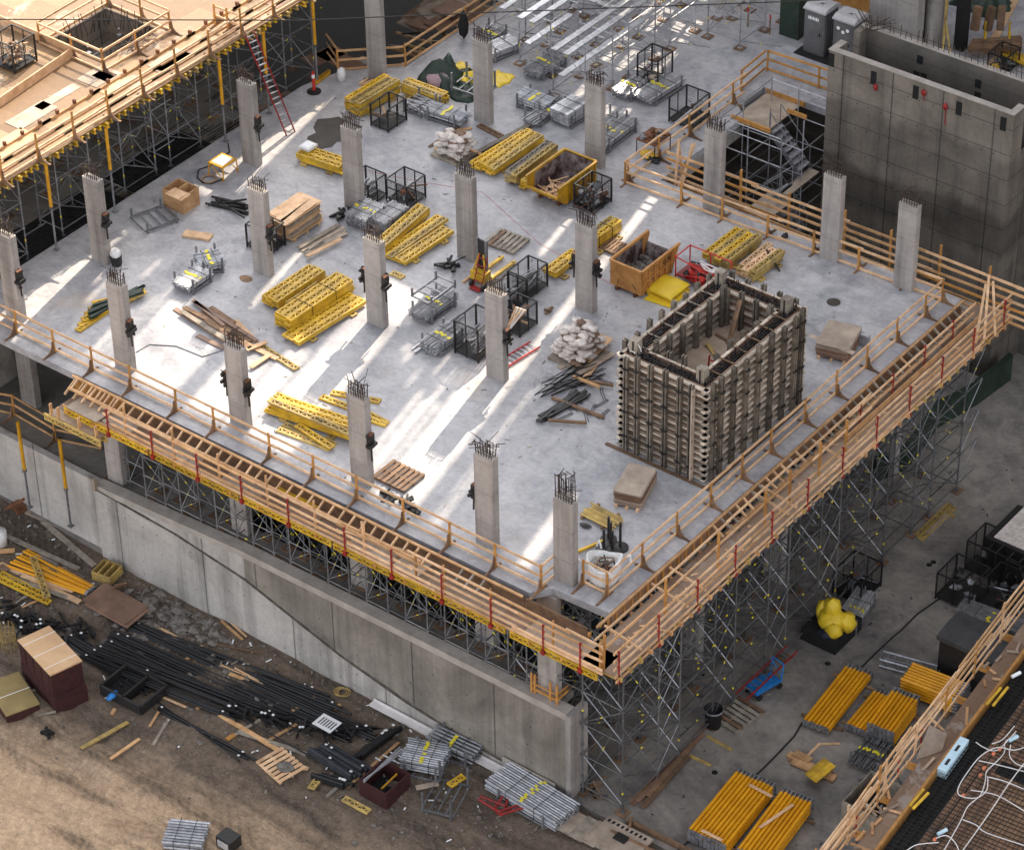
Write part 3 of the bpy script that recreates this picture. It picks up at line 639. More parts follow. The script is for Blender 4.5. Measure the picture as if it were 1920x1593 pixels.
for i in range(44):
    y = -2.2+i*.6; b = MB(); b.box((1.9, y-.04, ZP-.2), (3.72, y+.04, ZP-.045)); part('joist', b, R.choice(['yelw', 'lum', 'lumg']), t, True)
for y in [-2.2+k*2.35 for k in range(12)]: redpost(t, (3.58, y, ZP), 1.15, (-1, 0, 0))
for y in [14.6, 16.9, 19.2, 21.3]: redpost(t, (2.62, y, ZP+.1), 1.0, (-1, 0, 0))
for i, y in enumerate([-2.25, 1.35, 4.6, 7.6, 9.2, 11.2, 13.0]):
    b = MB(); b.bar((3.0 if i else 2.95, y, ZP-.1), (3.0, y, ZP+R.uniform(1.45, 1.65)), .05, .1); part('post', b, 'lumo', t, True)
for z, x in ((ZP+1.05, 3.5), (ZP+.68, 3.5), (ZP+.36, 3.5), (ZP+.05, 3.55), (ZP-.12, 3.6), (ZP+1.0, 2.98), (ZP+1.28, 2.7)):
    y = -2.3; k = 0; ye = 24.2 if x > 3.2 else 15
    while y < ye-.3:
        y1 = min(ye, y+R.uniform(3.3, 4.6)); b = MB(); b.bar((x+.02*(k % 2), y-.1, z+R.uniform(-.05, .05)), (x+.02*(k % 2), y1+.12, z+R.uniform(-.05, .05)), .045, .1); part('rail', b, R.choice(['lump', 'lump', 'lum']), t, True); y = y1; k += 1
for z in (ZP+.95, ZP+.5): b = MB(); b.bar((2.6, 13.8, z), (2.6, 23, z), .045, .1); part('rail', b, 'lump', t, True)
b = MB(); b.box((2.66, 13.5, ZP+.02), (2.72, 23.4, ZP+.24)); part('toe_board', b, 'lum', t, True)
for y in (-.9, 1.9, 3.0, 8.3, 8.8, 12.2): b = MB(); b.bar((2.0, y, -.05), (3.5, y+.15, ZP+.15), .045, .09); part('cross_brace', b, 'lump', t, True)
for k in range(60):
    b = MB(); x, y = R.uniform(2.1, 3.4), R.uniform(-1, 23); a = R.uniform(0, 3); l = R.uniform(.1, .35); b.bar((x-math.cos(a)*l/2, y-math.sin(a)*l/2, ZP+.02), (x+math.cos(a)*l/2, y+math.sin(a)*l/2, ZP+.02), .08, .02); part('offcut', b, 'lump', t, True)
# far tall catch fence over the pit and the crossed end rails
t = thing('catch_fence', 'five-rail orange timber fence over the pit in front of the dark shaft', 'fence', (-4, 24.0, -.4))
for x, hh in ((-10.9, 1.9), (-9.3, 1.9), (-6.9, 1.7), (-4.2, 1.9), (-2.0, 1.8), (.3, 2.0), (2.55, 1.9)):
    b = MB(); b.bar((x, 24.05, -.8), (x+R.uniform(-.04, .04), 24.05, hh-.4), .12, .06); part('post', b, 'lumo', t, True)
for z in (1.05, .68, .3, -.05, -.4, -.68):
    x = -12.9
    while x < 4.4:
        x1 = min(4.6, x+R.uniform(3.5, 5)); b = MB(); b.bar((x-.15, 24.0, z+R.uniform(-.05, .05)), (x1+.2, 24.0+R.uniform(-.02, .02), z+R.uniform(-.05, .05)), .045, .11); part('rail', b, R.choice(['lump', 'lum', 'lumo']), t, True); x = x1
b = MB(); b.box((-12.6, 23.36, -.75), (3.4, 24.3, -.7)); part('decking', b, 'plyg', t, True)
b = MB()
for p, q in (((2.6, 23.9, 1.2), (3.7, 21.9, -.3)), ((2.75, 24, .9), (3.8, 22.6, -.5)), ((2.5, 23.9, .7), (3.5, 21.6, -.4))): b.bar(p, q, .1, .045)
part('diagonal_rail', b, 'lump', t, True)
b = MB()
for k in range(4):
    q = A(1325, 300); b.bar((q.x+R.uniform(-.6, .2), 23.9+R.uniform(-.5, .5), -.4), (q.x+R.uniform(-.6, .5), 24.6+R.uniform(-.5, .5), R.uniform(.6, 1.6)), .1, .045)
part('leaning_board', b, 'lump', t, True)

# ---------------------------------------------------------------- shoring towers
def tower_proto(w_, d_, h, lift=1.35, thick=.028, name='shoring_tower', label='', group='', base=True, diag=True, m='galvd', head=True):
    t = thing(name, label, 'shoring tower', (0, 0, 0), group=group)
    cs = [(-w_/2, -d_/2), (w_/2, -d_/2), (w_/2, d_/2), (-w_/2, d_/2)]; n = max(1, int(h//lift)); zs = [.35+k*(h-.6)/n for k in range(n+1)]
    for x, y in cs:
        b = MB(); b.tube((x, y, .04), (x, y, h), thick, 6, cap=False)
        for z in zs:
            b.tube((x, y, z-.05), (x, y, z+.05), thick*2., 6)
            b.tube((x, y, z+.5), (x, y, z+.54), thick*1.7, 6)
            if R.random() < .18: b.tube((x, y, z+.6), (x, y, z+.69), thick*1.1, 6, 1)
        if head: b.box((x-.1, y-.1, h-.06), (x+.1, y+.1, h))
        o = part('leg', b, [m, 'tag'], t)
        b = MB(); b.box((x-.09, y-.09, .05), (x+.09, y+.09, .065)); b.box((x-.22, y-.22, 0), (x+.22, y+.22, .048), 1); part('base_plate', b, [m, 'lumb'], o)
    for z in zs:
        for i in range(4):
            a, c = cs[i], cs[(i+1) % 4]; b = MB(); b.tube((a[0], a[1], z), (c[0], c[1], z), thick*.85, 5, cap=False); part('ledger', b, m, t)
    if diag:
        for k in range(n):
            for i in range(4):
                if (k+i) % 3 == 2 and i % 2: continue
                a, c = cs[i], cs[(i+1) % 4]
                if (k+i) % 2: a, c = c, a
                p = Vector((a[0], a[1], zs[k]+.05)); q = Vector((c[0], c[1], zs[k+1]-.05)); b = MB(); b.tube(p, q, thick*.65, 5, cap=False)
                e = p+(q-p)*R.uniform(.45, .6)
                if R.random() < .45: b.tube(e, e+(q-p).normalized()*.11, thick*.8, 6, 1)
                part('diagonal', b, [m, 'tag'], t)
    return t
def tie(parent, p, q, r=.024, m='galvd', name='runner'):
    b = MB(); b.tube(p, q, r, 5, cap=False)
    if R.random() < .3:
        e = Vector(p)+(Vector(q)-Vector(p))*.5; b.tube(e, e+(Vector(q)-Vector(p)).normalized()*.1, r*1.15, 6, 1)
    return part(name, b, [m, 'tag'], parent, True)
# front: two rows on the lower floor
protoF = None; z0 = -5.42
for row, y in enumerate((-.02, 3.2)):
    for i in range(11):
        x = -20.3+i*1.9; zb = lowz(x)
        if y > 3 and x > -16.9: continue
        lab = 'grey shoring tower on the lower floor under the front walkway, in the front row' if row == 0 else 'grey shoring tower in the shade of the deck behind the front row'
        grp = 'front row of shores on the lower floor' if row == 0 else 'second row of shores under the deck'
        if protoF is None: o = protoF = tower_proto(1.05, .8, 4.45, 1.05, label=lab, group=grp, m='galv')
        else: o = dup(protoF, (0, 0, 0), 0, lab, grp)
        o.location = (x, y, zb)
        if row == 0:
            for z in (.4, 1.4, 2.8, 4.1): tie(o, (x+.52, y-.4, zb+z), (x+1.38, y-.4, zb+z), m='galv')
            tie(o, (x+.52, y-.4, zb+.4), (x+1.38, y-.4, zb+2.3), .018, 'alu', 'cross_brace'); tie(o, (x+.52, y+.4, zb+3.9), (x+1.38, y+.4, zb+2.0), .018, 'alu', 'cross_brace')
b = MB()
q = A(178, 850, lowz(-25)); 
for k, x in enumerate((-23.0, -22.3)):
    pass
t = dup(protoF, (-22.6, .35, lowz(-23)), 0, 'lone grey shoring tower left of the first lower column beside the rail', 'front row of shores on the lower floor')
# right: tall towers from the yard
protoR = None
for row, x in enumerate((1.55, -1.55)):
    for i in range(7):
        y = .75+i*3.55
        lab = ['tall grey shoring tower from the yard up to the right walkway, in the outer row', 'tall grey shoring tower behind the outer row under the right edge of the deck'][row]
        grp = ['outer row of tall shores on the right', 'inner row of tall shores on the right'][row]
        if protoR is None: o = protoR = tower_proto(1.8, 2.2, 8.4, 1.6, .034, label=lab, group=grp)
        else: o = dup(protoR, (0, 0, 0), 0, lab, grp)
        o.location = (x, y, G)
        for xx in ((.9, -.9) if row == 0 else (-.9,)):
            for k in range(6):
                z = G+.35+k*7.8/5*1.0
                if i < 6: tie(o, (x+xx, y+1.1, z), (x+xx, y+2.45, z), .03)
        if i < 6:
            for k in range(0, 5): tie(o, (x+.9, y+1.1, G+.4+k*1.56), (x+.9, y+2.45, G+1.9+k*1.56), .02, 'galv', 'cross_brace')
        if row == 0:
            for k in range(6): tie(o, (x+.9, y-1.1, G+1.1+k*1.3), (x+.9, y+1.1, G+1.1+k*1.3), .026)
            for k in range(6): tie(o, (x-.9, y-1.1, G+.35+k*1.56), (x-2.2, y-1.1, G+.35+k*1.56), .026)
            if i == 0:
                for k in range(5): tie(o, (x+.9, y-1.1, G+.4+k*1.56), (x-.9, y-1.1, G+1.9+k*1.56), .026, 'alu', 'cross_brace')
for i in range(7):
    for y in (1.85, 4.0)[:1+(i % 2)]: dup(protoR, (-15.4+i*2.1, y, G), rad(90), 'tall shoring tower in the dark void behind the front row of shores', 'tall shores in the dark void')
# ---------------------------------------------------------------- timber formwork deck at the top left
ZD = 4.45
t = thing('timber_deck', 'broad sunlit timber formwork deck on yellow girders at the top left', 'formwork deck', (-40, 15, ZD))
HX0, HX1, HY0, HY1 = -36.0, -33.1, 11.3, 14.5
b = MB()
for lo, hi in (((-64, -8), (HX0, 60)), ((HX1, -8), (-29.72, 60)), ((HX0, -8), (HX1, HY0)), ((HX0, HY1), (HX1, 60))): b.box((lo[0], lo[1], ZD-.03), (hi[0], hi[1], ZD))
part('decking', b, 'deckply', t, True)
for i in range(88):
    y = 0.0+i*.36+R.uniform(-.05, .05); b = MB(); x = -29.66+R.uniform(-.05, .14)
    for z in (ZD-.07, ZD-.24): b.box((x-1.4, y-.045, z-.04), (x, y+.045, z+.03))
    b.box((x-.06, y-.03, ZD-.21), (x-.03, y+.03, ZD-.1)); part('girder_end', b, R.choice(['yel', 'yel', 'yelw']), t, True)
b = MB(); b.box((-30.6, -6, ZD-.52), (-30.45, 40, ZD-.30)); b.box((-33, -6, ZD-.52), (-32.85, 40, ZD-.30)); part('bearer', b, 'yelw', t, True)
for i in range(9):
    b = MB(); y = 1.2+i*2.6; b.bar((-30.35, y-.3, ZD+.05), (-30.35, y+3.4, ZD+.05), .14, .045); part('plank', b, 'lump', t, True)
    b = MB(); y = .6+i*2.9; b.bar((-30.85, y-.3, ZD+.06), (-30.85, y+3.1, ZD+.06), .1, .09); part('plank', b, 'lump', t, True)
    b = MB(); b.bar((-31.55, y-.3, ZD+.06), (-31.55, y+3.1, ZD+.06), .05, .12); part('plank', b, 'lum', t, True)
for i in range(26):
    y = 1+i*1.0; b = MB(); b.box((-31.62, y-.05, ZD+.12), (-31.48, y+.05, ZD+.3)); part('clip', b, 'rust', t, True)
b = MB(); b.bar((-33.9, 5.4, ZD+.22), (-34.4, 10.9, ZD+.22), .05, .46); b.bar((-34.4, 10.9, ZD+.22), (-40.5, 10.95, ZD+.22), .05, .46); b.bar((-33.8, 2, ZD+.22), (-33.9, 5.4, ZD+.22), .05, .46); part('upstand', b, 'lump', t, True)
b = MB(); b.box((HX0, HY0, ZD-1.6), (HX1, HY1, ZD-1.5)); b.box((HX0-.05, HY0-.05, ZD-1.6), (HX0, HY1, ZD+.1)); b.box((HX0, HY1, ZD-1.6), (HX1, HY1+.05, ZD+.1)); b.box((HX1, HY0-.05, ZD-1.6), (HX1+.05, HY1+.05, ZD+.1)); b.box((HX0, HY0-.05, ZD-1.6), (HX1, HY0, ZD+.1)); part('opening_lining', b, 'shaft', t, True)
for k in range(40):
    pass
b = MB()
for k in range(46):
    e = R.choice([(R.uniform(HX0, HX1), HY1-.1), (HX0+.1, R.uniform(HY0, HY1)), (HX1-.1, R.uniform(HY0, HY1))]); b.tube((e[0], e[1], ZD-.6), (e[0]+R.uniform(-.25, .25), e[1]+R.uniform(-.25, .25), ZD+R.uniform(.1, .7)), .016, 4)
for k in range(10): b.tube((HX1+R.uniform(-.4, .2), R.uniform(HY0, HY1), ZD+.2), (HX1+R.uniform(.3, .9), R.uniform(HY0-.5, HY1), ZD+.15), .016, 4)
part('starter_bars', b, 'rebar', t, True)
for k in range(9):
    b = MB(); x, y = R.uniform(-33, -30.5), R.uniform(2, 24); b.box((x, y, ZD+.003), (x+R.uniform(.4, 1.2), y+R.uniform(.8, 2.4), ZD+.02)); part('loose_ply', b, R.choice(['plyg', 'ply', 'plyb', 'lens'][:3]), t, True)
guard('sunlit timber guardrail along the edge of the timber deck', [(-29.82, 0, ZD), (-29.82, 26.5, ZD)], (1, 0, 0), [(-29.82, .1+2.03*k, ZD) for k in range(14)], h=1.25, rails=(.95, .5, .08))
guard('timber guardrail boxed round the opening in the timber deck', [(-36.3, 14.9, ZD), (-32.5, 14.8, ZD), (-32.5, 10.7, ZD), (-36.3, 10.8, ZD), (-36.3, 14.9, ZD)], (1, 0, 0), [(-36.3, 14.9, ZD), (-34.3, 14.9, ZD), (-32.5, 14.8, ZD), (-32.5, 12.7, ZD), (-32.5, 10.7, ZD), (-34.4, 10.8, ZD), (-36.3, 10.8, ZD)], rails=(1.0, .55, .06), knee=True)
guard('timber guardrail leaving the deck edge near the top of the red ladder', [(-31.4, 16.3, ZD), (-29.85, 16.3, ZD)], (0, 1, 0), [(-31.3, 16.3, ZD), (-30.6, 16.35, ZD)], rails=(.95, .5))
# props and towers under its edge
def long_prop(x, y, z, h, lab, grp, sw=.5, c='orange'):
    t = thing('steel_prop', lab, 'prop', (x, y, z), group=grp); b = MB(); b.tube((0, 0, 0), (0, 0, h*sw), .045, 8); b.box((-.12, -.12, 0), (.12, .12, .015)); part('inner_tube', b, 'galv', t)
    b = MB(); b.tube((0, 0, h*sw-.05), (0, 0, h), .075, 8); part('outer_tube', b, c, t)
    b = MB(); b.tube((0, 0, h*sw-.12), (0, 0, h*sw), .095, 8); part('collar', b, 'galvd', t); return t
for y in (.6, 4.44, 7.9, 14.77, 17.6, 20.84): long_prop(-29.75, y, 0 if y > 1 else 0, 4.1, 'tall prop with orange upper half under the edge of the timber deck', 'props under the timber deck edge', R.uniform(.45, .52))
for x, y in ((-27.62, 30.8), (-33, 1.5), (-33.2, 5.8), (-33.1, 15.5)): long_prop(x, y, -.35 if x < -30 else -3.9, 4.4 if x < -30 else 9.4, 'tall orange prop in the shade below the timber deck' if x < -30 else 'tall orange prop rising from the dark pit to the timber deck', 'props standing in the dark below the timber deck', .45)
protoD = None
for x, y in ((-31.3, 10.4), (-31.3, 13.2), (-31.2, 2.6), (-31.25, 6.6), (-31.3, 17.2), (-31.2, 20.6), (-34.2, 4.4), (-34.2, 8.6), (-34.1, 13), (-34.2, 17.5)):
    lab, grp = ('grey shoring tower standing under the edge of the timber deck', 'shoring towers along the timber deck edge') if x > -33 else ('grey shoring tower deep under the timber deck', 'shoring towers deep under the timber deck')
    if protoD is None: o = protoD = tower_proto(1.3, 1.9, 4.3, 1.1, .03, label=lab, group=grp, m='galv')
    else: o = dup(protoD, (0, 0, 0), 0, lab, grp)
    o.location = (x, y, -.35)
    for z in (1.2, 3.2): tie(o, (x+.65, y+.95, -.35+z), (x+.65, y+2.2, -.35+z), .026, 'alu')
    for k in range(4):
        tie(o, (x+.65, y-.95+k*.47, 2.1+(k % 2)*.35), (x+.65, y-.48+k*.47, 2.45-(k % 2)*.35), .016, 'alu', 'lattice_strut')
b = MB()
for k in range(150):
    x = R.uniform(-33, -30.3); y = R.uniform(-2, 17.5); l = R.uniform(1, 3.5)
    if R.random() < .6: b.tube((x, y, -.3+R.uniform(.02, .12)), (x+R.uniform(-.1, .1), y+l, -.3+R.uniform(.02, .12)), .018, 4)
    else: b.tube((x, y, -.3+.1), (x+R.uniform(.6, 1.6), y+R.uniform(-.2, .2), -.28), .018, 4)
tag(link('reinforcing_mat', b.mesh('reinforcing_mat', 'rebarb')), kind='stuff')
for y0, y1 in ((3, 9.2), (9.8, 14.6)):
    b = MB(); b.box((-32.4, y0, -.34), (-30.4, y1, -.30)); solo('dark_floor_strip', b, 'dark', 'black strip on the sunken floor beside the deck edge' if y0 < 5 else 'black strip on the sunken floor behind the orange stool', 'membrane')  # flat near-black strips laid on the sunken floor

# ladders
def ladder(p, q, wd, mr, label, rung='alu', n=None, side=None):
    p = Vector(p); q = Vector(q); d = (q-p); L_ = d.length; d.normalize(); s_ = Vector(side).normalized() if side else d.cross(Z).normalized()
    t = thing('ladder', label, 'ladder', p); n = n or int(L_/.3)
    for k in (-1, 1): b = MB(); b.bar(p+s_*wd/2*k, q+s_*wd/2*k, .035, .08, up=d.cross(s_)); part('stile', b, mr, t, True)
    for k in range(n):
        c = p+d*(L_*(k+.5)/n); b = MB(); b.bar(c-s_*wd/2, c+s_*wd/2, .05, .03, up=d.cross(s_)); part('rung', b, rung, t, True)
    return t
ladder(A(545, 250), A(468, 62, 5.3), .46, 'red', 'long red ladder leaning on the edge of the timber deck', side=(0.2, 1, 0))
q = A(985, 690); ladder(A(930, 690, .08), A(1003, 645, .08), .5, 'redb', 'short bright red ladder lying on the deck behind a column', 'alu', 9)
ladder(A(1390, 1305, G+.5), A(1485, 1215, G+.9), .5, 'red', 'red extension ladder lying on the yard against the shores', 'galvd')

# ---------------------------------------------------------------- bare scaffold at the top
protoS = None
for i, (x, y, hh) in enumerate([(-19.75, 27.1, 0), (-19.75, 30.3, 0), (-19.7, 33.4, 0), (-22.6, 28.4, 0), (-22.7, 31.6, 0), (-22.6, 34.7, 0), (-25.4, 30.2, 0), (-25.4, 33.6, 0), (-17.2, 35.3, 0), (-19.7, 36.8, 0), (-17, 38.4, 0)]):
    lab, grp = 'bare galvanised scaffold tower standing among light dapples at the top', 'bare scaffold towers on the deck'
    if protoS is None:
        o = protoS = tower_proto(1.75, 2.0, 3.0, 1.2, .03, label=lab, group=grp, m='alu', head=False)
        for zz, dx in ((2.75, -.4), (2.75, .25), (1.6, 0)):
            b = MB(); b.box((dx-.14, -1.6, zz), (dx+.16, 1.6, zz+.05)); part('plank', b, 'alu', o)
    else: o = dup(protoS, (0, 0, 0), R.choice([0, rad(90)]), lab, grp)
    o.location = (x, y, 0)
    tie(o, (x+.87, y+1, 1.6), (x+.87, y+2.3, 1.6), .025, 'alu'); tie(o, (x+.87, y-1, .4), (x+3.2, y-1.2, 1.0), .022, 'alu')

# ---------------------------------------------------------------- stair scaffold in the opening
t = thing('stair_scaffold', 'galvanised stair scaffold descending into the pit beside the dark shaft', 'stair scaffold', (-11, 29, -1))
px_ = [-12.75, -11.35, -9.65]; py_ = [27.6, 29.3, 31.5]
for x in px_:
    for y in py_: b = MB(); b.tube((x, y, G), (x, y, 1.15), .03, 6); part('standard', b, 'alu', t, True)
for z in (1.05, .55, -1.6, -3.4, -5.2, -7, -.35, -2.5):
    for y in py_:
        if z > 0 and y == py_[1]: continue
        b = MB(); b.tube((px_[0], y, z), (px_[2], y, z), .026, 5); part('ledger', b, 'alu', t, True)
    for x in px_:
        if z > 0 and x != px_[0]: continue
        b = MB(); b.tube((x, py_[0], z), (x, py_[2], z), .026, 5); part('ledger', b, 'galv', t, True)
for f, (p, q) in enumerate([((-11.5, 29.9, -.15), (-9.9, 29.9, -1.75)), ((-11.2, 28.4, -3.3), (-9.8, 28.4, -1.9)), ((-11.5, 29.9, -3.5), (-9.9, 29.9, -5.1))]):
    p, q = Vector(p), Vector(q)
    for k in (-.42, .42):
        b = MB(); b.bar(p+Vector((0, k, 0)), q+Vector((0, k, 0)), .05, .18); part('stringer', b, 'galv', t, True)
        b = MB(); b.tube(p+Vector((0, k, .95)), q+Vector((0, k, .95)), .025, 5); b.tube(p+Vector((0, k, 0)), p+Vector((0, k, .95)), .02, 5); b.tube(q+Vector((0, k, 0)), q+Vector((0, k, .95)), .02, 5); part('handrail', b, 'alu', t, True)
    for k in range(7):
        c = p+(q-p)*((k+.5)/7); b = MB(); b.box((c.x-.14, c.y-.4, c.z+.06), (c.x+.14, c.y+.4, c.z+.10)); part('tread', b, 'alu', t, True)
b = MB(); b.box((-13.3, 29.3, -.1), (-11.5, 31.9, -.05)); part('landing', b, 'plyg', t, True)
for lo, hi in (((-13.3, 29.2, -.06), (-11.3, 29.28, .16)), ((-13.3, 31.9, -.06), (-11.3, 31.98, .16)), ((-11.6, 31.0, .0), (-10.6, 31.06, .2))): b = MB(); b.box(lo, hi); part('toe_board', b, 'lumo', t, True)
b = MB(); b.box((-9.95, 28.0, -1.95), (-9.45, 30.4, -1.9)); b.box((-10.6, 26.4, -2.3), (-9.4, 28.2, -2.25)); part('landing', b, 'plyg', t, True)

# ---------------------------------------------------------------- the core-wall gang form
CX0, CX1, CY0, CY1, CH = -3.45, .15, 7.75, 13.9, 4.25
t = thing('core_form', 'big rectangular core wall form with pale horizontal battens and vertical grey steel walers', 'wall form', (-1.6, 10.8, 0))
def face(p, q, n, h, z0, batt, wal, ext=.3, bm='batten', wname='waler', nb=15, wl=None, inner=False):
    p = Vector((p[0], p[1], z0)); q = Vector((q[0], q[1], z0)); n = Vector((n[0], n[1], 0)); d = (q-p).normalized(); L_ = (q-p).length
    b = MB(); b.bar(p+Z*h/2-n*.0, q+Z*h/2-n*.0, .03, h); part('face_panel', b, 'plyb', t, True)
    for k in range(nb):
        z = .12+k*(h-.2)/(nb-1); b = MB(); e = R.uniform(.6, 1.)*ext
        b.bar(p+Z*z+n*.08-d*e, q+Z*z+n*.08+d*R.uniform(.6, 1)*ext, .17, .075); part('batten', b, bm if R.random() < .75 else 'lumg', t, True)
    for u in (wl if wl else [L_*(k+.5)/wal for k in range(wal)]):
        c = p+d*u; hh = h+(R.uniform(.0, .28) if not inner else R.uniform(.05, .35)); b = MB()
        for s_ in (-.06, .06): b.bar(c+d*s_+n*.25-Z*.0, c+d*s_+n*.25+Z*hh, .17, .06, up=d)
        part(wname, b, 'chan', t, True)
        if not inner:
            for z in (h*.16, h*.42, h*.68, h*.9):
                b = MB(); e = c+n*.3+Z*(z+R.uniform(-.1, .1)); b.tube(c+n*.1+Z*z, e+n*.12, .025, 5); b.box((e.x-.07, e.y-.07, e.z-.05), (e.x+.07, e.y+.07, e.z+.05)); b.bar(e-d*.14+n*.03, e+d*.14+n*.03, .05, .05); part('tie_nut', b, 'black', t, True)
face((CX0, CY0), (CX1, CY0), (0, -1), CH, 0, 15, 6, .28, wl=[.25, .75, 1.35, 2.0, 2.65, 3.15])
face((CX1, CY0), (CX1, CY1), (1, 0), CH, 0, 15, 8, .3, wl=[.15, .65, 1.45, 2.25, 3.05, 3.9, 4.75, 5.5, 5.95])
face((CX1, CY1), (CX0, CY1), (0, 1), CH, 0, 15, 5, .3)
face((CX0, CY1), (CX0, CY0), (-1, 0), CH, 0, 15, 8, .3)
IN = .5
face((CX0+IN, CY0+IN), (CX1-IN, CY0+IN), (0, 1), CH-1.4, 1.4, 9, 4, -.05, nb=9, inner=True)
face((CX1-IN, CY0+IN), (CX1-IN, CY1-IN), (-1, 0), CH-1.4, 1.4, 9, 6, -.05, nb=9, inner=True)
face((CX1-IN, CY1-IN), (CX0+IN, CY1-IN), (0, -1), CH-1.4, 1.4, 9, 4, -.05, nb=9, inner=True)
face((CX0+IN, CY1-IN), (CX0+IN, CY0+IN), (1, 0), CH-1.4, 1.4, 9, 6, -.05, nb=9, inner=True)
b = MB(); b.box((CX0+IN+.05, CY0+IN+.05, 2.7), (CX1-IN-.05, CY0+1.9, 2.74)); b.box((CX0+IN+.05, CY0+2.55, 2.7), (CX1-IN-.05, CY1-IN-.05, 2.74)); b.box((CX0+IN+.05, CY0+1.902, 2.7), (CX1-IN-.95, CY0+2.548, 2.74)); part('inner_platform', b, 'tanply', t, True)
for p, q in (((CX0+1, CY0+3.8, 2.78), (CX1-1, CY0+3.2, 2.8)), ((CX0+1.1, CY0+1.6, 2.78), (CX1-1.2, CY0+.9, 2.8)), ((CX0+1.2, CY0+1.1, 2.78), (CX1-1.3, CY0+.8, 2.85)), ((CX0+1.4, CY1-.8, 4.1), (CX0+1.6, CY1-1.8, 2.76)), ((CX0+1.5, CY1-.8, 4.2), (CX0+1.7, CY1-1.8, 2.76)), ((CX0+.9, CY0+4.6, 2.8), (CX1-.8, CY0+4.3, 2.8))):
    b = MB(); b.bar(p, q, .1, .05); part('loose_plank', b, 'lumb', t, True)
b = MB(); b.bar((CX0+1.0, CY0+3.9, 2.8), (CX1-1.2, CY0+2.9, 2.82), .12, .08); part('loose_plank', b, 'yelw', t, True)
b = MB()
for side in range(4):
    for k in range(34):
        u = (k+.5)/34+R.uniform(-.008, .008)
        for o in (.14, .36):
            x, y = ((CX0+u*(CX1-CX0), CY0+o), (CX0+u*(CX1-CX0), CY1-o), (CX0+o, CY0+u*(CY1-CY0)), (CX1-o, CY0+u*(CY1-CY0)))[side]
            b.tube((x, y, 3.0), (x+R.uniform(-.04, .04), y+R.uniform(-.04, .04), CH+R.uniform(-.2, .24)), .02, 4)
for o in (.14, .25, .36):
    for zz in (CH-.04, CH-.3): b.path([(CX0+o, CY0+o, zz), (CX1-o, CY0+o, zz), (CX1-o, CY1-o, zz), (CX0+o, CY1-o, zz), (CX0+o, CY0+o, zz)], .018, 4)
part('wall_bars', b, 'rebarb', t, True)
for k in range(80):
    b = MB(); s_ = R.randrange(4); u = R.random(); x, y = ((CX0+u*(CX1-CX0), CY0+.35), (CX0+u*(CX1-CX0), CY1-.35), (CX0+.35, CY0+u*(CY1-CY0)), (CX1-.35, CY0+u*(CY1-CY0)))[s_]
    a = (R.uniform(-.5, .5), R.uniform(-.5, .5)); b.tube((x-a[0]*.5, y-a[1]*.5, CH+R.uniform(0, .1)), (x+a[0]*.5, y+a[1]*.5, CH+R.uniform(0, .25)), .014, 4); part('tie_wire', b, 'rebar', t, True)
for x, y in ((CX0+.28, CY0+.3), (CX1-.35, CY0+.3), (CX0+.28, CY1-.4), (CX1-.35, CY1-.4)):
    b = MB(); b.box((x-.17, y-.17, 1.5), (x+.17, y+.17, CH+.55)); b.box((x-.03, y-.185, 1.5), (x+.03, y-.171, CH+.52), 1); part('corner_post', b, ['lumg', 'dark'], t, True)
for k in range(7):
    y = CY0+.6+k*.85; b = MB(); b.bar((CX0-.05, y, CH+.03), (CX0+.62, y, CH+.03), .05, .04); part('spreader', b, 'lumg', t, True)
    b = MB(); b.bar((CX1-.62, y+.3, CH+.03), (CX1+.05, y+.3, CH+.03), .05, .04); part('spreader', b, 'lumb', t, True)
b = MB(); b.tube((CX0+.2, CY0+.1, CH+.1), (CX0+.6, CY0-.2, CH+.35), .02, 5); b.path([(CX0+.3+.3*math.cos(a*.5), CY0+.2, CH+.15+.3*math.sin(a*.5)) for a in range(8)], .02, 5); part('hose', b, 'pvc', t, True)
b = MB(); b.box((CX0-.55, CY0-.45, .0), (CX1+.55, CY0-.3, .05)); b.box((CX1+.3, CY0-.3, .0), (CX1+.5, CY1+.3, .05)); part('sole_board', b, 'lumb', t, True)
b = MB(); b.bar((CX1+.12, CY1+.1, CH+.0), (CX1+.12, CY1+.1, 0), .15, .05); part('end_board', b, 'lumg', t, True)
b = MB(); b.bar((CX1-.35, CY0-.28, CH-.1), (CX1-.35, CY0-.28, 0), .2, .05); part('end_board', b, 'plyg', t, True)
ladder((CX0+2.3, CY0+2.2, 1.6), (CX0+2.3, CY0+2.45, 3.6), .42, 'red', 'red ladder standing in the hatch inside the core form', 'redb', 5, side=(1, 0, 0))
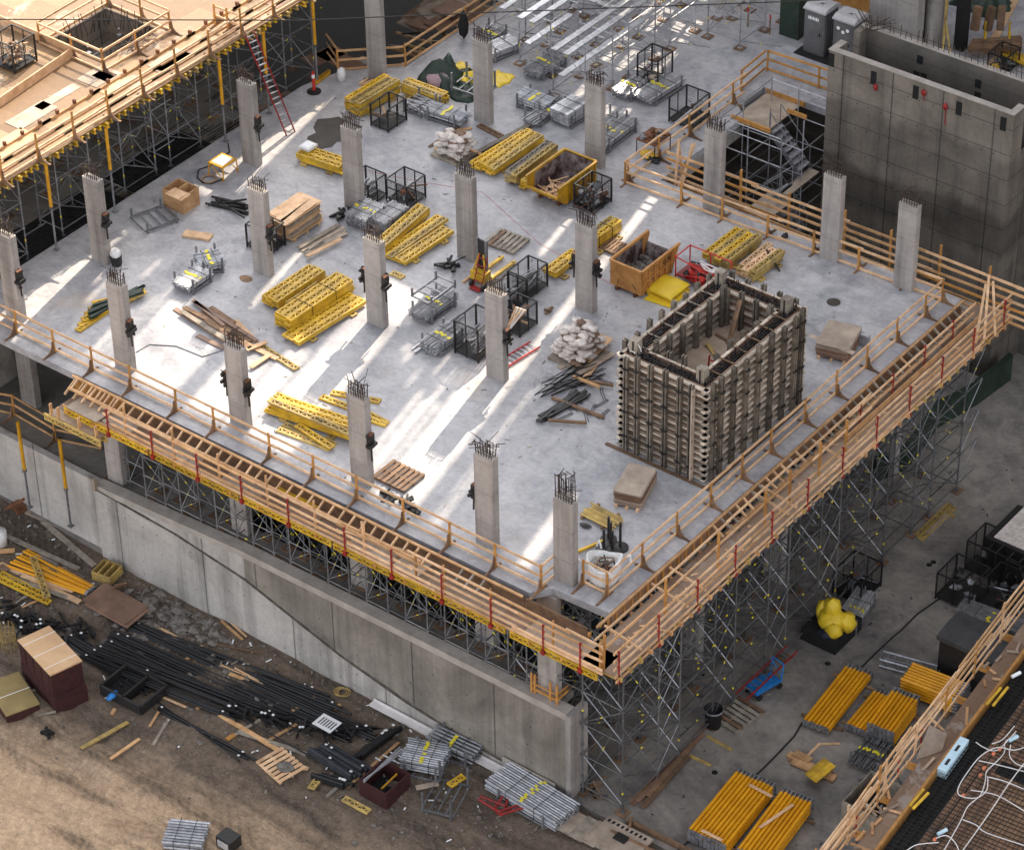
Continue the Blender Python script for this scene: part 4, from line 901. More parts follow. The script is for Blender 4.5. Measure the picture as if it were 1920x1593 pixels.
# ---------------------------------------------------------------- stacks and bundles
def frame(p1, p2, z=0.):
    a = A(*p1, z); c = A(*p2, z); d = c-a; L_ = d.length; d.normalize(); l = Z.cross(d)
    if l.dot(CAM-a) > 0: l = -l
    return a, d, l, L_
def stack(p1, p2, n, m, lab, grp, mt='yel', z=0., pitch=.308, fan=0., bear=True, missing=0, L=None, zb=.1):
    """flat lattice girders, n across and m high; p1-p2 is the near bottom edge in the photograph"""
    a, d, l, L_ = frame(p1, p2, z); L_ = L or L_; n = max(1, round(n*.86))
    if bear:
        for u in (.2, .78): gird(a+d*L_*u-l*.25+Z*.05, a+d*L_*u+l*(n*pitch+.2)+Z*.05, 'yelw', 0, None, 'faded yellow girder laid crosswise under '+grp, 'bearers under '+grp, L=max(1.2, round((n*pitch+.45)/.4)*.4))
    for j in range(m):
        nn = n if j < m-1 else n-missing
        for i in range(nn):
            o = a+l*(pitch*(i+.5))+Z*(zb+.04+.084*j); s_ = (R.uniform(-.035, .035) if R.random() < .8 else R.uniform(-.16, .16))+fan*R.uniform(-1, 1); th = d*0+l*fan*R.uniform(-.6, .6)
            gird(o+d*s_+th, o+d*(L_+s_)-th, mt if isinstance(mt, str) else R.choice(mt), 0, None, lab, grp, L=round(L_/.2)*.2)
stack((523, 585), (612, 525), 3, 5, 'yellow girder in the narrow stack left of the tall yellow stack', 'the narrow stack left of the tall yellow stack', z=0, missing=1)
stack((540, 580), (598, 540), 1, 3, 'faded girder at the front of the narrow yellow stack', 'faded girders at the front of the narrow yellow stack', 'yelw', bear=False)
stack((550, 626), (662, 551), 4, 7, 'yellow girder in the tall strapped stack between two columns', 'the tall strapped stack between two columns', missing=0)
stack((560, 653), (688, 573), 3, 2, 'yellow girder in the low pair of rows in front of the tall strapped stack', 'the low rows in front of the tall strapped stack')
stack((722, 482), (806, 408), 2, 5, 'yellow girder in the high narrow stack behind the two-clamp column', 'the high narrow stack behind the two-clamp column', ['yelw', 'yel'])
stack((735, 493), (842, 418), 2, 2, 'faded yellow girder in the middle row behind the two-clamp column', 'the middle row behind the two-clamp column', ['yelw', 'yelw', 'yel'])
stack((760, 502), (852, 441), 3, 2, 'yellow girder in the front rows beside the wooden stacker pallet', 'the front rows behind the two-clamp column', missing=1)
stack((925, 334), (1020, 270), 5, 4, 'yellow girder in the wide long stack beside the yellow skip', 'the wide long stack beside the yellow skip', ['yel', 'yel', 'yelw'], fan=.12, missing=1)
stack((968, 352), (1047, 292), 2, 6, 'weathered girder in the brownish stack against the yellow skip', 'the brownish stack against the yellow skip', ['yelw', 'lumg', 'yelw'])
stack((985, 358), (1058, 306), 1, 4, 'bright yellow girder directly behind the yellow skip', 'the single row directly behind the yellow skip', bear=False)
stack((1042, 525), (1092, 488), 2, 3, 'yellow girder in the low stack left of the orange tan skip', 'the low stack left of the orange tan skip')
stack((1105, 480), (1166, 435), 2, 6, 'yellow girder in the tall strapped stack behind the orange tan skip', 'the tall strapped stack behind the orange tan skip', ['yel', 'yelw', 'yel'])
stack((1364, 510), (1400, 482), 5, 5, 'short yellow girder in the block stack behind the core form', 'the block stack behind the core form', ['yelw', 'yel', 'yelw'], L=2.4)
stack((1415, 532), (1452, 503), 4, 5, 'short pale girder in the second block stack behind the core form', 'the second block stack behind the core form', ['yelw', 'lump', 'yelw'], L=2.0, fan=.08)
stack((678, 222), (750, 178), 3, 8, 'yellow girder in the tall stack left of the green tarpaulin', 'the tall stack left of the green tarpaulin', ['yel', 'yelw'])
stack((752, 177), (826, 205), 2, 6, 'yellow girder in the crosswise stack touching the green tarpaulin', 'the crosswise stack touching the green tarpaulin', ['yelw', 'yel', 'yelw'])
stack((555, 303), (638, 330), 4, 4, 'yellow girder in the stack with a white box on top', 'the stack with a white box on top', missing=1)
stack((503, 775), (655, 833), 4, 5, 'yellow girder in the jumbled heap near the front edge', 'the jumbled heap near the front edge', ['yel', 'yel', 'yelw'], fan=.22, missing=2)
stack((517, 808), (612, 846), 2, 1, 'pale girder lying in front of the jumbled yellow heap', 'the pale girders in front of the jumbled heap', 'yelw', fan=.1, bear=False, zb=0)
def gone(p, q, mt, lab, grp=None, z=.045, L=None):
    a, c = A(*p, z), A(*q, z); return gird(a, c, mt, 0, None, lab, grp, L=L or round((c-a).length/.2)*.2)
gone((556, 795), (625, 840), 'yel', 'bright yellow girder slanting across the pale girders by the jumbled heap', z=.15)
for k, (p, q) in enumerate([((600, 742), (668, 768)), ((622, 735), (712, 752)), ((690, 775), (725, 793))]): gone(p, q, 'yel', ['yellow girder poking out behind the jumbled heap, to its left', 'yellow girder poking out behind the jumbled heap, farthest back', 'yellow girder end right of the column in the jumbled heap'][k])
gone((487, 647), (558, 692), 'yelw', 'single faded girder lying loose beside the brown planks')
gone((762, 236, ), (805, 258), 'yelw', 'single girder lying left of the banded tubes near the yellow skip') if False else None
gone((898, 234), (940, 256), 'lumb', 'single brown girder lying below the column by the tarpaulin')
gone((733, 510), (757, 520), 'yelw', 'short girder stub lying below the two-clamp column rows')
gone((693, 785), (724, 795), 'yel', 'short yellow girder stub behind the front column')
# green and yellow heap behind the front-left column
for k in range(6): gone((152+k*4, 615-k*9), (210+k*13, 575-k*6), R.choice(['yel', 'yelw']), 'yellow girder in the heap half hidden by green beams', 'girders in the green and yellow heap', .05+.07*(k//2), L=2.2)
for k in range(12):
    a, c = A(165+R.uniform(0, 10), 592+R.uniform(-22, 10), .1+.08*(k//3)), A(262+R.uniform(-6, 14), 545+R.uniform(-12, 6), .1+.08*(k//3)); b = MB(); b.bar(a, c, .12, .06); solo('dark_beam', b, 'tarpg', 'dark green beam in the heap behind the front-left column', 'formwork beam', 'dark green beams in the heap behind the front-left column')
# straps
def strap(p1, p2, u, n, m, lab, pitch=.308, z=0.):
    a, d, l, L_ = frame(p1, p2, z); o = a+d*L_*u; w_ = n*pitch; b = MB(); h = .1+m*.084
    b.path([o-l*.012+Z*.08, o-l*.012+Z*(h+.012), o+l*(w_+.012)+Z*(h+.012), o+l*(w_+.012)+Z*.08], .012, 4); solo('steel_strap', b, 'black', lab, 'strap', 'straps round the girder stacks')
for u in (.33, .72): strap((550, 626), (662, 551), u, 3, 7, 'thin black strap round the tall strapped girder stack')
for u in (.3, .7): strap((1105, 480), (1166, 435), u, 2, 6, 'thin black strap round the stack behind the orange tan skip')

def rack(p1, p2, w_, lab, z=0., h=.75, m='galv', top=False):
    """stacking pallet: base frame with four corner posts; near bottom edge p1-p2"""
    a, d, l, L_ = frame(p1, p2, z); t = thing('stacking_pallet', lab, 'steel pallet', a, group='galvanised stacking pallets'); zz = .12
    for k in (0, 1): b = MB(); b.bar(a+l*w_*k+Z*zz, a+l*w_*k+d*L_+Z*zz, .06, .08); part('side_rail', b, m, t, True)
    for k in range(5): b = MB(); b.bar(a+d*L_*k/4+Z*zz, a+d*L_*k/4+l*w_+Z*zz, .06, .05); part('cross_rail', b, m, t, True)
    for i in (.06, .94):
        for k in (0, 1): b = MB(); o = a+d*L_*i+l*(w_*k+(-.035 if k == 0 else .035)); b.bar(o, o+Z*h, .07, .07); part('post', b, m, t, True)
    return t
def bundle(p1, p2, w_, n, m, lab, z=0., r=.03, mt='tubeb', tags=True, zb=.2, over=.05, box=False, L=None, strap_=True, fan=.0):
    a, d, l, L_ = frame(p1, p2, z); L_ = L or L_; a = a-d*L_*.12; L_ *= 1.24; t = thing('tube_bundle', lab, 'tube bundle', a, group='banded bundles of steel tubes'); pit = w_/n
    for j in range(m):
        b0 = None
        for i in range(n):
            if m*n > 60 and 0 < j < m-1 and 0 < i < n-1: continue
            o = a+l*(pit*(i+.5+(.25 if j % 2 else 0)))+Z*(zb+pit*.88*j+pit/2); s_ = R.uniform(-over, over); b = MB(); f = l*R.uniform(-fan, fan)+Z*abs(R.uniform(0, fan*.4))
            if box: b.bar(o+d*s_*.2, o+d*(L_+s_*.2), pit*.9, pit*.8)
            else: b.tube(o+d*s_-f, o+d*(L_+s_)+f, min(r*1.15, pit*.36), 6)
            part('tube', b, mt, t, True)
    if strap_:
        for u in (.3, .7):
            o = a+d*L_*u; b = MB(); h = zb+pit*.88*m+.03; b.path([o-l*.02+Z*zb, o-l*.02+Z*h, o+l*(w_+.02)+Z*h, o+l*(w_+.02)+Z*zb], .012, 4); part('strap', b, 'black', t, True)
    if tags:
        for k in range(n):
            if R.random() < .7: o = a+l*(pit*(k+.5))+d*L_*(.5+R.uniform(-.03, .03))+Z*(zb+pit*.88*m+.012); b = MB(); b.bar(o-d*.07, o+d*.07, pit*.8, .012); part('tag', b, 'tag', t, True)
    return t
RB = [  # near bottom edge p1-p2, width, n, m, label, material, kwargs
 ((1016, 153), (1063, 124), 1.0, 9, 4, 'under the bare scaffold tower', 'alu', {}),
 ((925, 118), (975, 98), 1.0, 7, 3, 'under a plank behind the column by the tarpaulin', 'alu', {'box': True, 'tags': False}),
 ((918, 92), (950, 70), .9, 7, 3, 'farthest back behind the column by the tarpaulin', 'alu', {}),
 ((968, 200), (1015, 218), .9, 9, 5, 'running crosswise between the two rear columns', 'alu', {}),
 ((1010, 240), (1062, 205), .8, 8, 3, 'fanned out behind the long grey channel', 'galv', {'fan': .12}),
 ((1070, 243), (1102, 222), 1.0, 6, 5, 'of square section left of the yellow skip column', 'alu', {'box': True, 'tags': False}),
 ((1138, 288), (1194, 245), .9, 9, 4, 'right of the column behind the yellow skip', 'alu', {}),
 ((1136, 262), (1176, 232), .8, 8, 3, 'second right of the column behind the yellow skip', 'alu', {'tags': False}),
 ((1180, 192), (1212, 170), .9, 8, 4, 'left of the rear black cage', 'galv', {}),
 ((1226, 200), (1280, 166), 1.0, 10, 4, 'in front of the rear black cage', 'alu', {}),
 ((757, 208), (792, 222), 1.0, 8, 3, 'tangled behind the small black cage', 'alu', {'fan': .2, 'tags': False}),
 ((800, 224), (856, 242), .9, 9, 4, 'right of the tangled tubes by the small cage', 'alu', {}),
 ((690, 436), (722, 412), 1.1, 10, 6, 'at left in front of the twin black cages', 'alu', {}),
 ((728, 440), (764, 414), .9, 9, 6, 'at right in front of the twin black cages', 'alu', {'tags': False}),
 ((381, 518), (420, 510), 1.1, 10, 4, 'upper of two left of the brown planks', 'galv', {}),
 ((360, 553), (397, 527), .9, 9, 4, 'lower of two left of the brown planks', 'alu', {}),
 ((806, 610), (856, 573), .9, 9, 5, 'under an upturned pallet frame', 'galv', {}),
 ((823, 670), (868, 640), .9, 10, 5, 'in front of the upright black cage', 'galv', {'fan': .05}),
]
for p1, p2, w_, n, m_, lab, mt, kw in RB:
    mt = 'tubeb'; m_ = max(2, m_-1)
    bundle(p1, p2, w_, n, m_, 'banded bundle of steel tubes '+lab, mt=mt, **kw); rack(p1, p2, w_, 'grey stacking pallet with the tube bundle '+lab)
def flatrack(p1, p2, w_, lab, z=0., zz=0.):
    t = rack(p1, p2, w_, lab, z+zz); t.location.z += 0; return t
rack((273, 438), (335, 415), 1.3, 'empty grey stacking pallet lying open left of the wooden crate', h=.5)
a, d, l, L_ = frame((806, 610), (856, 573)); t = rack((806, 610), (856, 573), .9, 'upturned empty pallet frame on top of the tubes beside the black cages'); t.location.z += .95
for c in t.children:
    if c.name.startswith('post'): c.scale = (1, 1, .55)
t = rack((845, 175), (905, 195), 1.1, 'empty grey pallet frame lying on the green tarpaulin', h=.9); t.location.z += .2

def cage(px, py, lx, ly, h, lab, z=0., rz=0., fill=None, low=False, grp='black wire mesh cages'):
    """wire mesh stillage, near bottom corner at the pixel"""
    q = A(px, py, z); t = thing('mesh_cage', lab, 'mesh cage', q, rz, grp); cs = [(-lx, 0), (0, 0), (0, ly), (-lx, ly)]
    for x, y in cs: b = MB(); b.box((x-.03, y-.03, 0), (x+.03, y+.03, h)); part('corner_post', b, 'black', t)
    for i in range(4):
        a, c = Vector((*cs[i], 0)), Vector((*cs[(i+1) % 4], 0)); L_ = (c-a).length; b = MB(); hh = h*.55 if (low and i == 0) else h
        for z_ in (.12, hh): b.bar(a+Z*z_, c+Z*z_, .05, .05)
        m_ = a+(c-a)*.5; b.bar(m_, m_+Z*hh, .035, .035)
        k = int(L_/.07)
        for j in range(1, k): p = a+(c-a)*j/k; b.tube(p+Z*.12, p+Z*hh, .0045, 3, cap=False)
        for j in range(1, int(hh/.12)): b.tube(a+Z*(.12+.12*j), c+Z*(.12+.12*j), .0045, 3, cap=False)
        part('mesh_side', b, 'black', t)
    b = MB(); b.box((-lx, 0, .08), (0, ly, .12)); part('base', b, 'black', t)
    for k in range(fill[1] if fill else 0):
        kind = fill[0]; b = MB(); x, y = -lx*R.uniform(.12, .88), ly*R.uniform(.12, .88); z_ = .2+R.uniform(0, h*.45)
        if kind == 'wood': e = Vector((R.uniform(-.4, .4), R.uniform(-.5, .5), R.uniform(-.05, .3))); b.bar(Vector((x, y, z_))-e*.6, Vector((x, y, z_))+e*.6, .1, .05); part('offcut', b, R.choice(['lumb', 'lump', 'plyb', 'lumg']), t)
        elif kind == 'tube': e = Vector((R.uniform(-.12, .12), ly*.42, R.uniform(-.05, .1))); x = -lx*R.uniform(.1, .9); b.tube(Vector((x, ly/2, z_))-e, Vector((x, ly/2, z_))+e, .028, 6); part('tube', b, R.choice(['alu', 'galv', 'galvd']), t)
        else:
            if R.random() < .5: b.lump((x, y, z_), (.16, .16, .12), rr=.5, seed=k)
            else: e = Vector((R.uniform(-.35, .35), R.uniform(-.35, .35), R.uniform(-.1, .2))); b.tube(Vector((x, y, z_))-e, Vector((x, y, z_))+e, .03, 6)
            part('fitting', b, R.choice(['galv', 'rust', 'black', 'galvd', 'alu']), t)
    return t
cage(728, 248, .95, 1.25, 1.1, 'small black cage in front of the tall yellow stack', fill=('wood', 5), low=True)
cage(692, 390, 1.1, 1.15, 1.1, 'left one of the twin black cages behind a column', fill=('tube', 14))
cage(764, 393, 1.1, 1.2, 1.1, 'right one of the twin black cages beside the long girders', fill=('scrap', 10))
cage(1113, 403, 1.0, 1.25, 1.15, 'black cage of steel parts at the front of the yellow skip', fill=('scrap', 30))
cage(897, 680, 1.15, 1.35, 1.55, 'tall black cage directly left of the column with the red ladder', fill=('tube', 16))
cage(975, 632, .95, 1.1, 1.1, 'black cage with white battens sticking out, right of the column', fill=('wood', 12))
cage(988, 565, .95, 1.35, 1.1, 'black cage farthest back among the group by the column', fill=('tube', 16))
cage(957, 590, .95, 1.1, 1.0, 'black cage of bent scrap in the middle of the group', fill=('scrap', 22))
cage(1233, 170, 1.1, 1.1, 1.5, 'tall black cage near the bare scaffold at the top', fill=('scrap', 4), low=True)
cage(1297, 243, 1.2, 1.3, 1.2, 'low black cage behind the rear guardrail with a white pole', fill=('scrap', 3), low=True)
cage(505, 480, 1.2, 1.0, 1.1, 'black cage half hidden behind the column by the plywood pile', fill=('wood', 8))
cage(28, 138, 1.3, 1.3, 1.3, 'black cage heaped with wooden offcuts on the timber deck', z=ZD, fill=('wood', 34))
for k in range(7):
    a = A(948, 622, .3); b = MB(); c = A(968+k*3, 575+k, 1.5); b.bar(a+Vector((R.uniform(-.1, .1), R.uniform(-.2, .2), 0)), c, .05, .05); solo('batten', b, 'lens' if k % 2 else 'lump', 'pale batten leaning in the black cage right of the column', 'batten', 'pale battens in the black cage')
b = MB(); b.tube(A(1265, 232, .9), A(1325, 183, 1.1), .05, 8); solo('white_pole', b, 'alu', 'long white pole lying across the low rear black cage', 'pole')
b = MB(); b.bar(A(877, 296, .08), A(998, 232, .08), .22, .15); b.bar(A(878, 296, .17), A(998, 232, .17), .07, .03); solo('steel_channel', b, 'chan', 'long grey steel channel behind the wide yellow girder stack', 'channel')
b = MB(); b.bar(A(778, 661, .05), A(868, 592, .05), .09, .1); b.bar(A(772, 655, .05), A(862, 588, .05), .05, .07); solo('long_rail', b, 'alu', 'long pale metal rail lying beside the tall black cage', 'rail')

# ---------------------------------------------------------------- skips
def text_mesh(txt, size):
    c = bpy.data.curves.new('lettering', 'FONT'); c.body = txt; c.size = size; c.extrude = .004; c.align_x = 'CENTER'; c.align_y = 'CENTER'
    o = bpy.data.objects.new('lettering', c); col.objects.link(o); bpy.context.view_layer.update()
    me = bpy.data.meshes.new_from_object(o.evaluated_get(bpy.context.evaluated_depsgraph_get())); bpy.data.objects.remove(o); return me
def skip(x0, y0, lx, ly, h, lab, m, txt, back_open, chute=.45):
    """near bottom corner at x0,y0 (max x, min y); long side along Y"""
    t = thing('skip', lab, 'skip', (x0-lx/2, y0+ly/2, 0)); X0, X1, Y0, Y1 = -lx/2, lx/2, -ly/2, ly/2; f = -chute if back_open < 0 else 0; g = chute if back_open > 0 else 0; wl = .05; hb = .18
    for s_, x in ((1, X1), (-1, X0)):   # long sides with a raking end
        prof = [(x, Y0+.0, hb), (x, Y1, hb), (x, Y1+g, h*(.9 if g else 1)+.0), (x, Y1+g, h), (x, Y0+f, h), (x, Y0+f, h*(.62 if f else 1))]
        b = MB(); b.extr(prof, (-wl*s_, 0, 0)); part('side_wall', b, m, t)
        b = MB(); b.bar((x+.02*s_, Y0+f, h), (x+.02*s_, Y1+g, h), .1, .09); b.bar((x+.03*s_, Y0+f*.4, h*.56), (x+.03*s_, Y1+g*.4, h*.56), .05, .07); part('side_rail', b, m, t)
        for k in range(6): yk = Y0+.12+(ly-.24)*k/5; b = MB(); b.bar((x+.035*s_, yk, hb), (x+.035*s_, yk, h-.03), .09, .07); part('rib', b, m, t)
        b = MB(); b.box((min(x-wl*s_*1.05, x-wl*s_*1.2), Y0+.05, hb+.05), (max(x-wl*s_*1.05, x-wl*s_*1.2), Y1-.05, h-.05)); part('inner_lining', b, 'skipin', t)
    b = MB()
    if f: b.extr([(X0+wl, Y0, hb), (X0+wl, Y0+f, h*.58), (X0+wl, Y0+f+.06, h*.58), (X0+wl, Y0+.06, hb)], (lx-2*wl, 0, 0)); b.bar((X0, Y0+f, h*.6), (X1, Y0+f, h*.6), .1, .1)
    else: b.box((X0+wl, Y0, hb), (X1-wl, Y0+.05, h)); b.bar((X0, Y0, h), (X1, Y0, h), .1, .1)
    part('front_end', b, m, t)
    b = MB()
    if g: b.extr([(X0+wl, Y1, hb), (X0+wl, Y1+g*.7, h*.7), (X0+wl, Y1+g*.7-.06, h*.7), (X0+wl, Y1-.06, hb)], (lx-2*wl, 0, 0), 1)
    else: b.box((X0+wl, Y1-.05, hb), (X1-wl, Y1, h)); b.box((X0+wl+.01, Y1-.07, hb+.1), (X1-wl-.01, Y1-.052, h-.03), 1); b.bar((X0, Y1, h), (X1, Y1, h), .1, .1)
    part('back_end', b, [m, 'skipin'], t)
    b = MB(); b.box((X0+wl, Y0+.05, hb), (X1-wl, Y1-.05, hb+.06)); part('floor', b, 'skipin', t)
    for k in (-1, 1): b = MB(); b.bar((k*lx*.3, Y0-.05, .08), (k*lx*.3, Y1+.05, .08), .1, .16); part('skid', b, 'rust', t)
    me = text_mesh(txt, .34); me.materials.append(K['black']); o = link('lettering', me, t, (X1+.075, (Y0+.7 if f else Y1-.5), h*.77)); o.rotation_euler = (rad(90), 0, rad(90))
    b = MB(); yk = (Y0+1.5 if f else Y0+.9)
    for k in range(2): b.box((X1+.006, yk-.3+.05*k, h*.8-k*.1), (X1+.012, yk+.3-.08*k, h*.8+.035-k*.1))
    part('worn_lettering', b, 'lumb', t)
    return t
t = skip(-14.85, 19.25, 1.65, 2.2, 1.15, 'yellow skip with dusty inside and broken battens in it', 'skipy', 'GM', -1)
for k in range(26):
    b = MB(); c = Vector((t.location.x+R.uniform(-.55, .55), t.location.y-.5+R.uniform(-.55, .5), .3+k*.008)); a = R.uniform(0, 3.14); e = Vector((math.cos(a), math.sin(a), R.uniform(-.1, .1)))*R.uniform(.2, .5); b.bar(c-e, c+e, .06, .03); solo('broken_batten', b, 'lump', 'broken pale batten lying in the yellow skip', 'batten', 'broken battens in the yellow skip')
t = skip(-8.43, 15.75, 1.5, 2.15, 1.3, 'orange tan skip with grey rubble inside and a raking far end', 'skipo', 'GM', 1)
b = MB()
for k in range(46): b.lump((t.location.x+R.uniform(-.55, .55), t.location.y+R.uniform(-.85, .75), .3+R.uniform(0, .35)), (R.uniform(.12, .3), R.uniform(.12, .3), R.uniform(.08, .2)), rr=.4, seed=k)
tag(solo('rubble', b, 'rubble', 'heap of grey concrete rubble inside the orange tan skip', 'rubble'), kind='stuff')
for px, py in ((1140, 529), (1205, 557)):
    pass
b = MB(); b.path([A(1168, 500, 1.0)+Vector((0, -.1, .1)), A(1160, 535, .2)+Vector((0, -.1, .1))], .012, 4); b.path([A(1170, 500, 1.0)+Vector((0, -.12, .1)), A(1196, 548, .25)+Vector((0, -.1, .1))], .012, 4); solo('lifting_chain', b, 'black', 'thin dark chain hanging on the near end of the orange tan skip', 'chain')
# ---------------------------------------------------------------- timber, plywood and small things on the deck
def plank(p, q, lab, grp=None, w_=.2, h=.04, m='lump', z=.03, z2=None, name='plank'):
    a, c = A(*p, z), A(*q, z2 if z2 is not None else z); b = MB(); b.bar(a, c, w_, h); return solo(name, b, m, lab, 'plank', grp)
def heap(lst, lab, grp, m=('lump', 'lum'), z=0., w_=.2, h=.04, name='plank'):
    for i, (p, q) in enumerate(lst): plank(p, q, lab, grp, w_*R.uniform(.8, 1.15), h, R.choice(m), z+.03+.045*(i % 4)*(len(lst) > 2), None, name)
def sheets_(p1, p2, w_, n, lab, grp, m='plyg', z=0., th=.022, jit=.05, bear='lump', zb=.12):
    a, d, l, L_ = frame(p1, p2, z)
    for k in (.12, .5, .88): b = MB(); b.bar(a+d*L_*k-l*.12+Z*zb/2, a+d*L_*k+l*(w_+.12)+Z*zb/2, .1, zb-.01); solo('timber_bearer', b, bear, 'timber bearer under '+grp, 'bearer', 'bearers under '+grp)
    for k in range(n):
        o = a+Z*(zb+th*(k+.5)+.004*k)+d*R.uniform(-jit, jit)+l*R.uniform(-jit, jit); c = .06; P_ = [o+d*c, o+d*(L_-c), o+d*L_+l*c, o+d*L_+l*(w_-c), o+d*(L_-c)+l*w_, o+d*c+l*w_, o+l*(w_-c), o+l*c]
        b = MB(); b.extr([q-Z*th/2 for q in P_], Z*th); solo('plywood_sheet', b, ('plyg' if 'plyb' in m else 'lump') if k == n-1 else m if isinstance(m, str) else R.choice(m), lab, 'plywood sheet', grp)
sheets_((543, 456), (603, 415), 1.25, 22, 'pale sheet in the tall pile of plywood beside a column', 'the tall plywood pile beside a column', ('lump', 'ply', 'lumg', 'lump'), th=.035, jit=.1)
heap([((520, 415), (572, 372)), ((528, 420), (590, 375))], 'pale board lying askew on the tall plywood pile', 'boards on the tall plywood pile', ('lump',), 1.05, .5)
heap([((565, 470), (645, 425)), ((572, 476), (648, 430)), ((560, 464), (636, 420)), ((575, 480), (640, 447)), ((566, 460), (625, 430)), ((580, 468), (650, 436))], 'grey brown plank in the loose fan in front of the plywood pile', 'the fan of planks in front of the plywood pile', ('lumg', 'lump', 'plyg', 'lumb'), .0, .22)
sheets_((1150, 946), (1202, 958), 1.75, 17, 'worn grey plywood sheet in the pile near the near corner', 'the plywood pile near the near corner', ('plyb', 'lumb', 'plyg'), th=.03, jit=.03)
sheets_((1528, 668), (1590, 682), 1.7, 17, 'brown edged plywood sheet in the pile by the right guardrail', 'the plywood pile by the right guardrail', ('plyb', 'plyg', 'plyb'), th=.028, jit=.02)
o = A(1560, 645, .62); b = MB(); b.box((o.x-1.0, o.y-.12, .62), (o.x+1.0, o.y+.12, .635)); 
solo('plywood_sheet', b, 'plyg', 'small pale plywood offcut on top of the pile by the right guardrail', 'plywood sheet')
b = MB(); a_ = A(1570, 606, .5); c_ = A(1628, 632, .5)
for k in range(5): b.bar(a_+Z*(-.4+.1*k)+Vector((0, .05, 0)), c_+Z*(-.4+.1*k)+Vector((0, .05, 0)), .22, .07)
solo('steel_profile', b, 'alu', 'stack of pale steel profiles behind the plywood pile by the right guardrail', 'steel profile')
BP = [((328, 578), (442, 650)), ((345, 575), (470, 640)), ((365, 565), (482, 638)), ((340, 582), (452, 655)), ((375, 585), (460, 628)), ((350, 590), (425, 640)), ((362, 562), (420, 610)), ((385, 600), (470, 652)), ((370, 628), (420, 652)), ((395, 575), (440, 605))]
heap(BP, 'brown plank in the long loose heap behind the short column', 'the loose plank heap behind the short column', ('lumb', 'lum', 'plyb', 'lumg'), .0, .2)
heap([((440, 600), (480, 640)), ((455, 640), (520, 672)), ((470, 688), (505, 665)), ((462, 655), (500, 640))], 'short pale board right of the short column', 'short boards right of the short column', ('lump',), 0, .22)
plank((345, 437), (396, 445), 'single pale board lying alone left of the upper tube bundles', None, .45, .1, 'lump', .06)
heap([((805, 275), (860, 238)), ((815, 280), (872, 245)), ((822, 262), (850, 270)), ((870, 275), (905, 290)), ((840, 245), (885, 240))], 'plank in the small heap by the wrapped bags near the long channel', 'the small plank heap by the wrapped bags', ('lumb', 'lum', 'yelw'), 0, .16)
heap([((674, 158), (690, 148)), ((680, 160), (700, 150)), ((690, 160), (702, 152))], 'short timber block at the foot of the tallest column', 'timber blocks at the foot of the tallest column', ('lump',), 0, .12, .1)
plank((682, 148), (722, 152), 'timber sill board at the foot of the tallest column', None, .15, .05, 'lumb')
# pallets
def pallet(px, py, lab, rz=0., z=0., m='lump', s=1., lz=0.):
    t = thing('timber_pallet', lab, 'pallet', A(px, py, z)+Z*lz, rz)
    for k in range(7): b = MB(); x = (-.55+k*.183)*s; b.box((x-.06*s, -.5*s, .11), (x+.06*s, .5*s, .135)); part('deck_board', b, m if R.random() < .8 else 'lumb', t)
    for y in (-.45, 0, .45): b = MB(); b.box((-.6*s, y*s-.04, .02), (.6*s, y*s+.04, .108)); part('bearer', b, m, t)
    return t
pallet(748, 895, 'brown timber pallet lying near the front guardrail', rad(0), m='lumb', s=1.25)
pallet(950, 455, 'pale timber pallet lying behind the yellow stacker', rad(4), m='lumg', s=1.25)
pallet(1143, 462, 'red brown pallet under the girders behind the orange tan skip', 0, m='lumb', s=.9)
# crates
def crate(px, py, lx, ly, h, lab, z=0., m='lum', rz=0., dv=1):
    t = thing('timber_crate', lab, 'crate', A(px, py, z), rz)
    for lo, hi, n_ in (((-lx, 0, 0), (0, .04, h), 0), ((-lx, ly-.04, 0), (0, ly, h), 0), ((-lx, .04, 0), (-lx+.04, ly-.04, h), 0), ((-.04, .04, 0), (0, ly-.04, h), 0)):
        b = MB(); zz = 0
        while zz < h-.05:
            b.box((lo[0], lo[1], zz), (hi[0], hi[1], min(h, zz+.13))); zz += .15
        part('side', b, m, t)
    b = MB(); b.box((-lx+.04, .04, .02), (-.04, ly-.04, .05)); part('bottom', b, 'plyg', t)
    for k in range(dv): b = MB(); x = -lx*(k+1)/(dv+1); b.box((x-.03, .04, .05), (x+.03, ly-.04, h+.02)); part('divider', b, m, t)
    return t
crate(345, 402, 1.15, 1.0, .85, 'open wooden crate with a divided top near the empty pallet frame', dv=1); 
b = MB(); q = A(332, 366, .85); b.box((q.x-.4, q.y-.3, .9), (q.x+.5, q.y+.3, .95)); b.box((q.x-.2, q.y-.35, .95), (q.x+.4, q.y+.2, 1.0)); solo('board_offcut', b, 'lump', 'pale board offcuts on the open wooden crate', 'board')
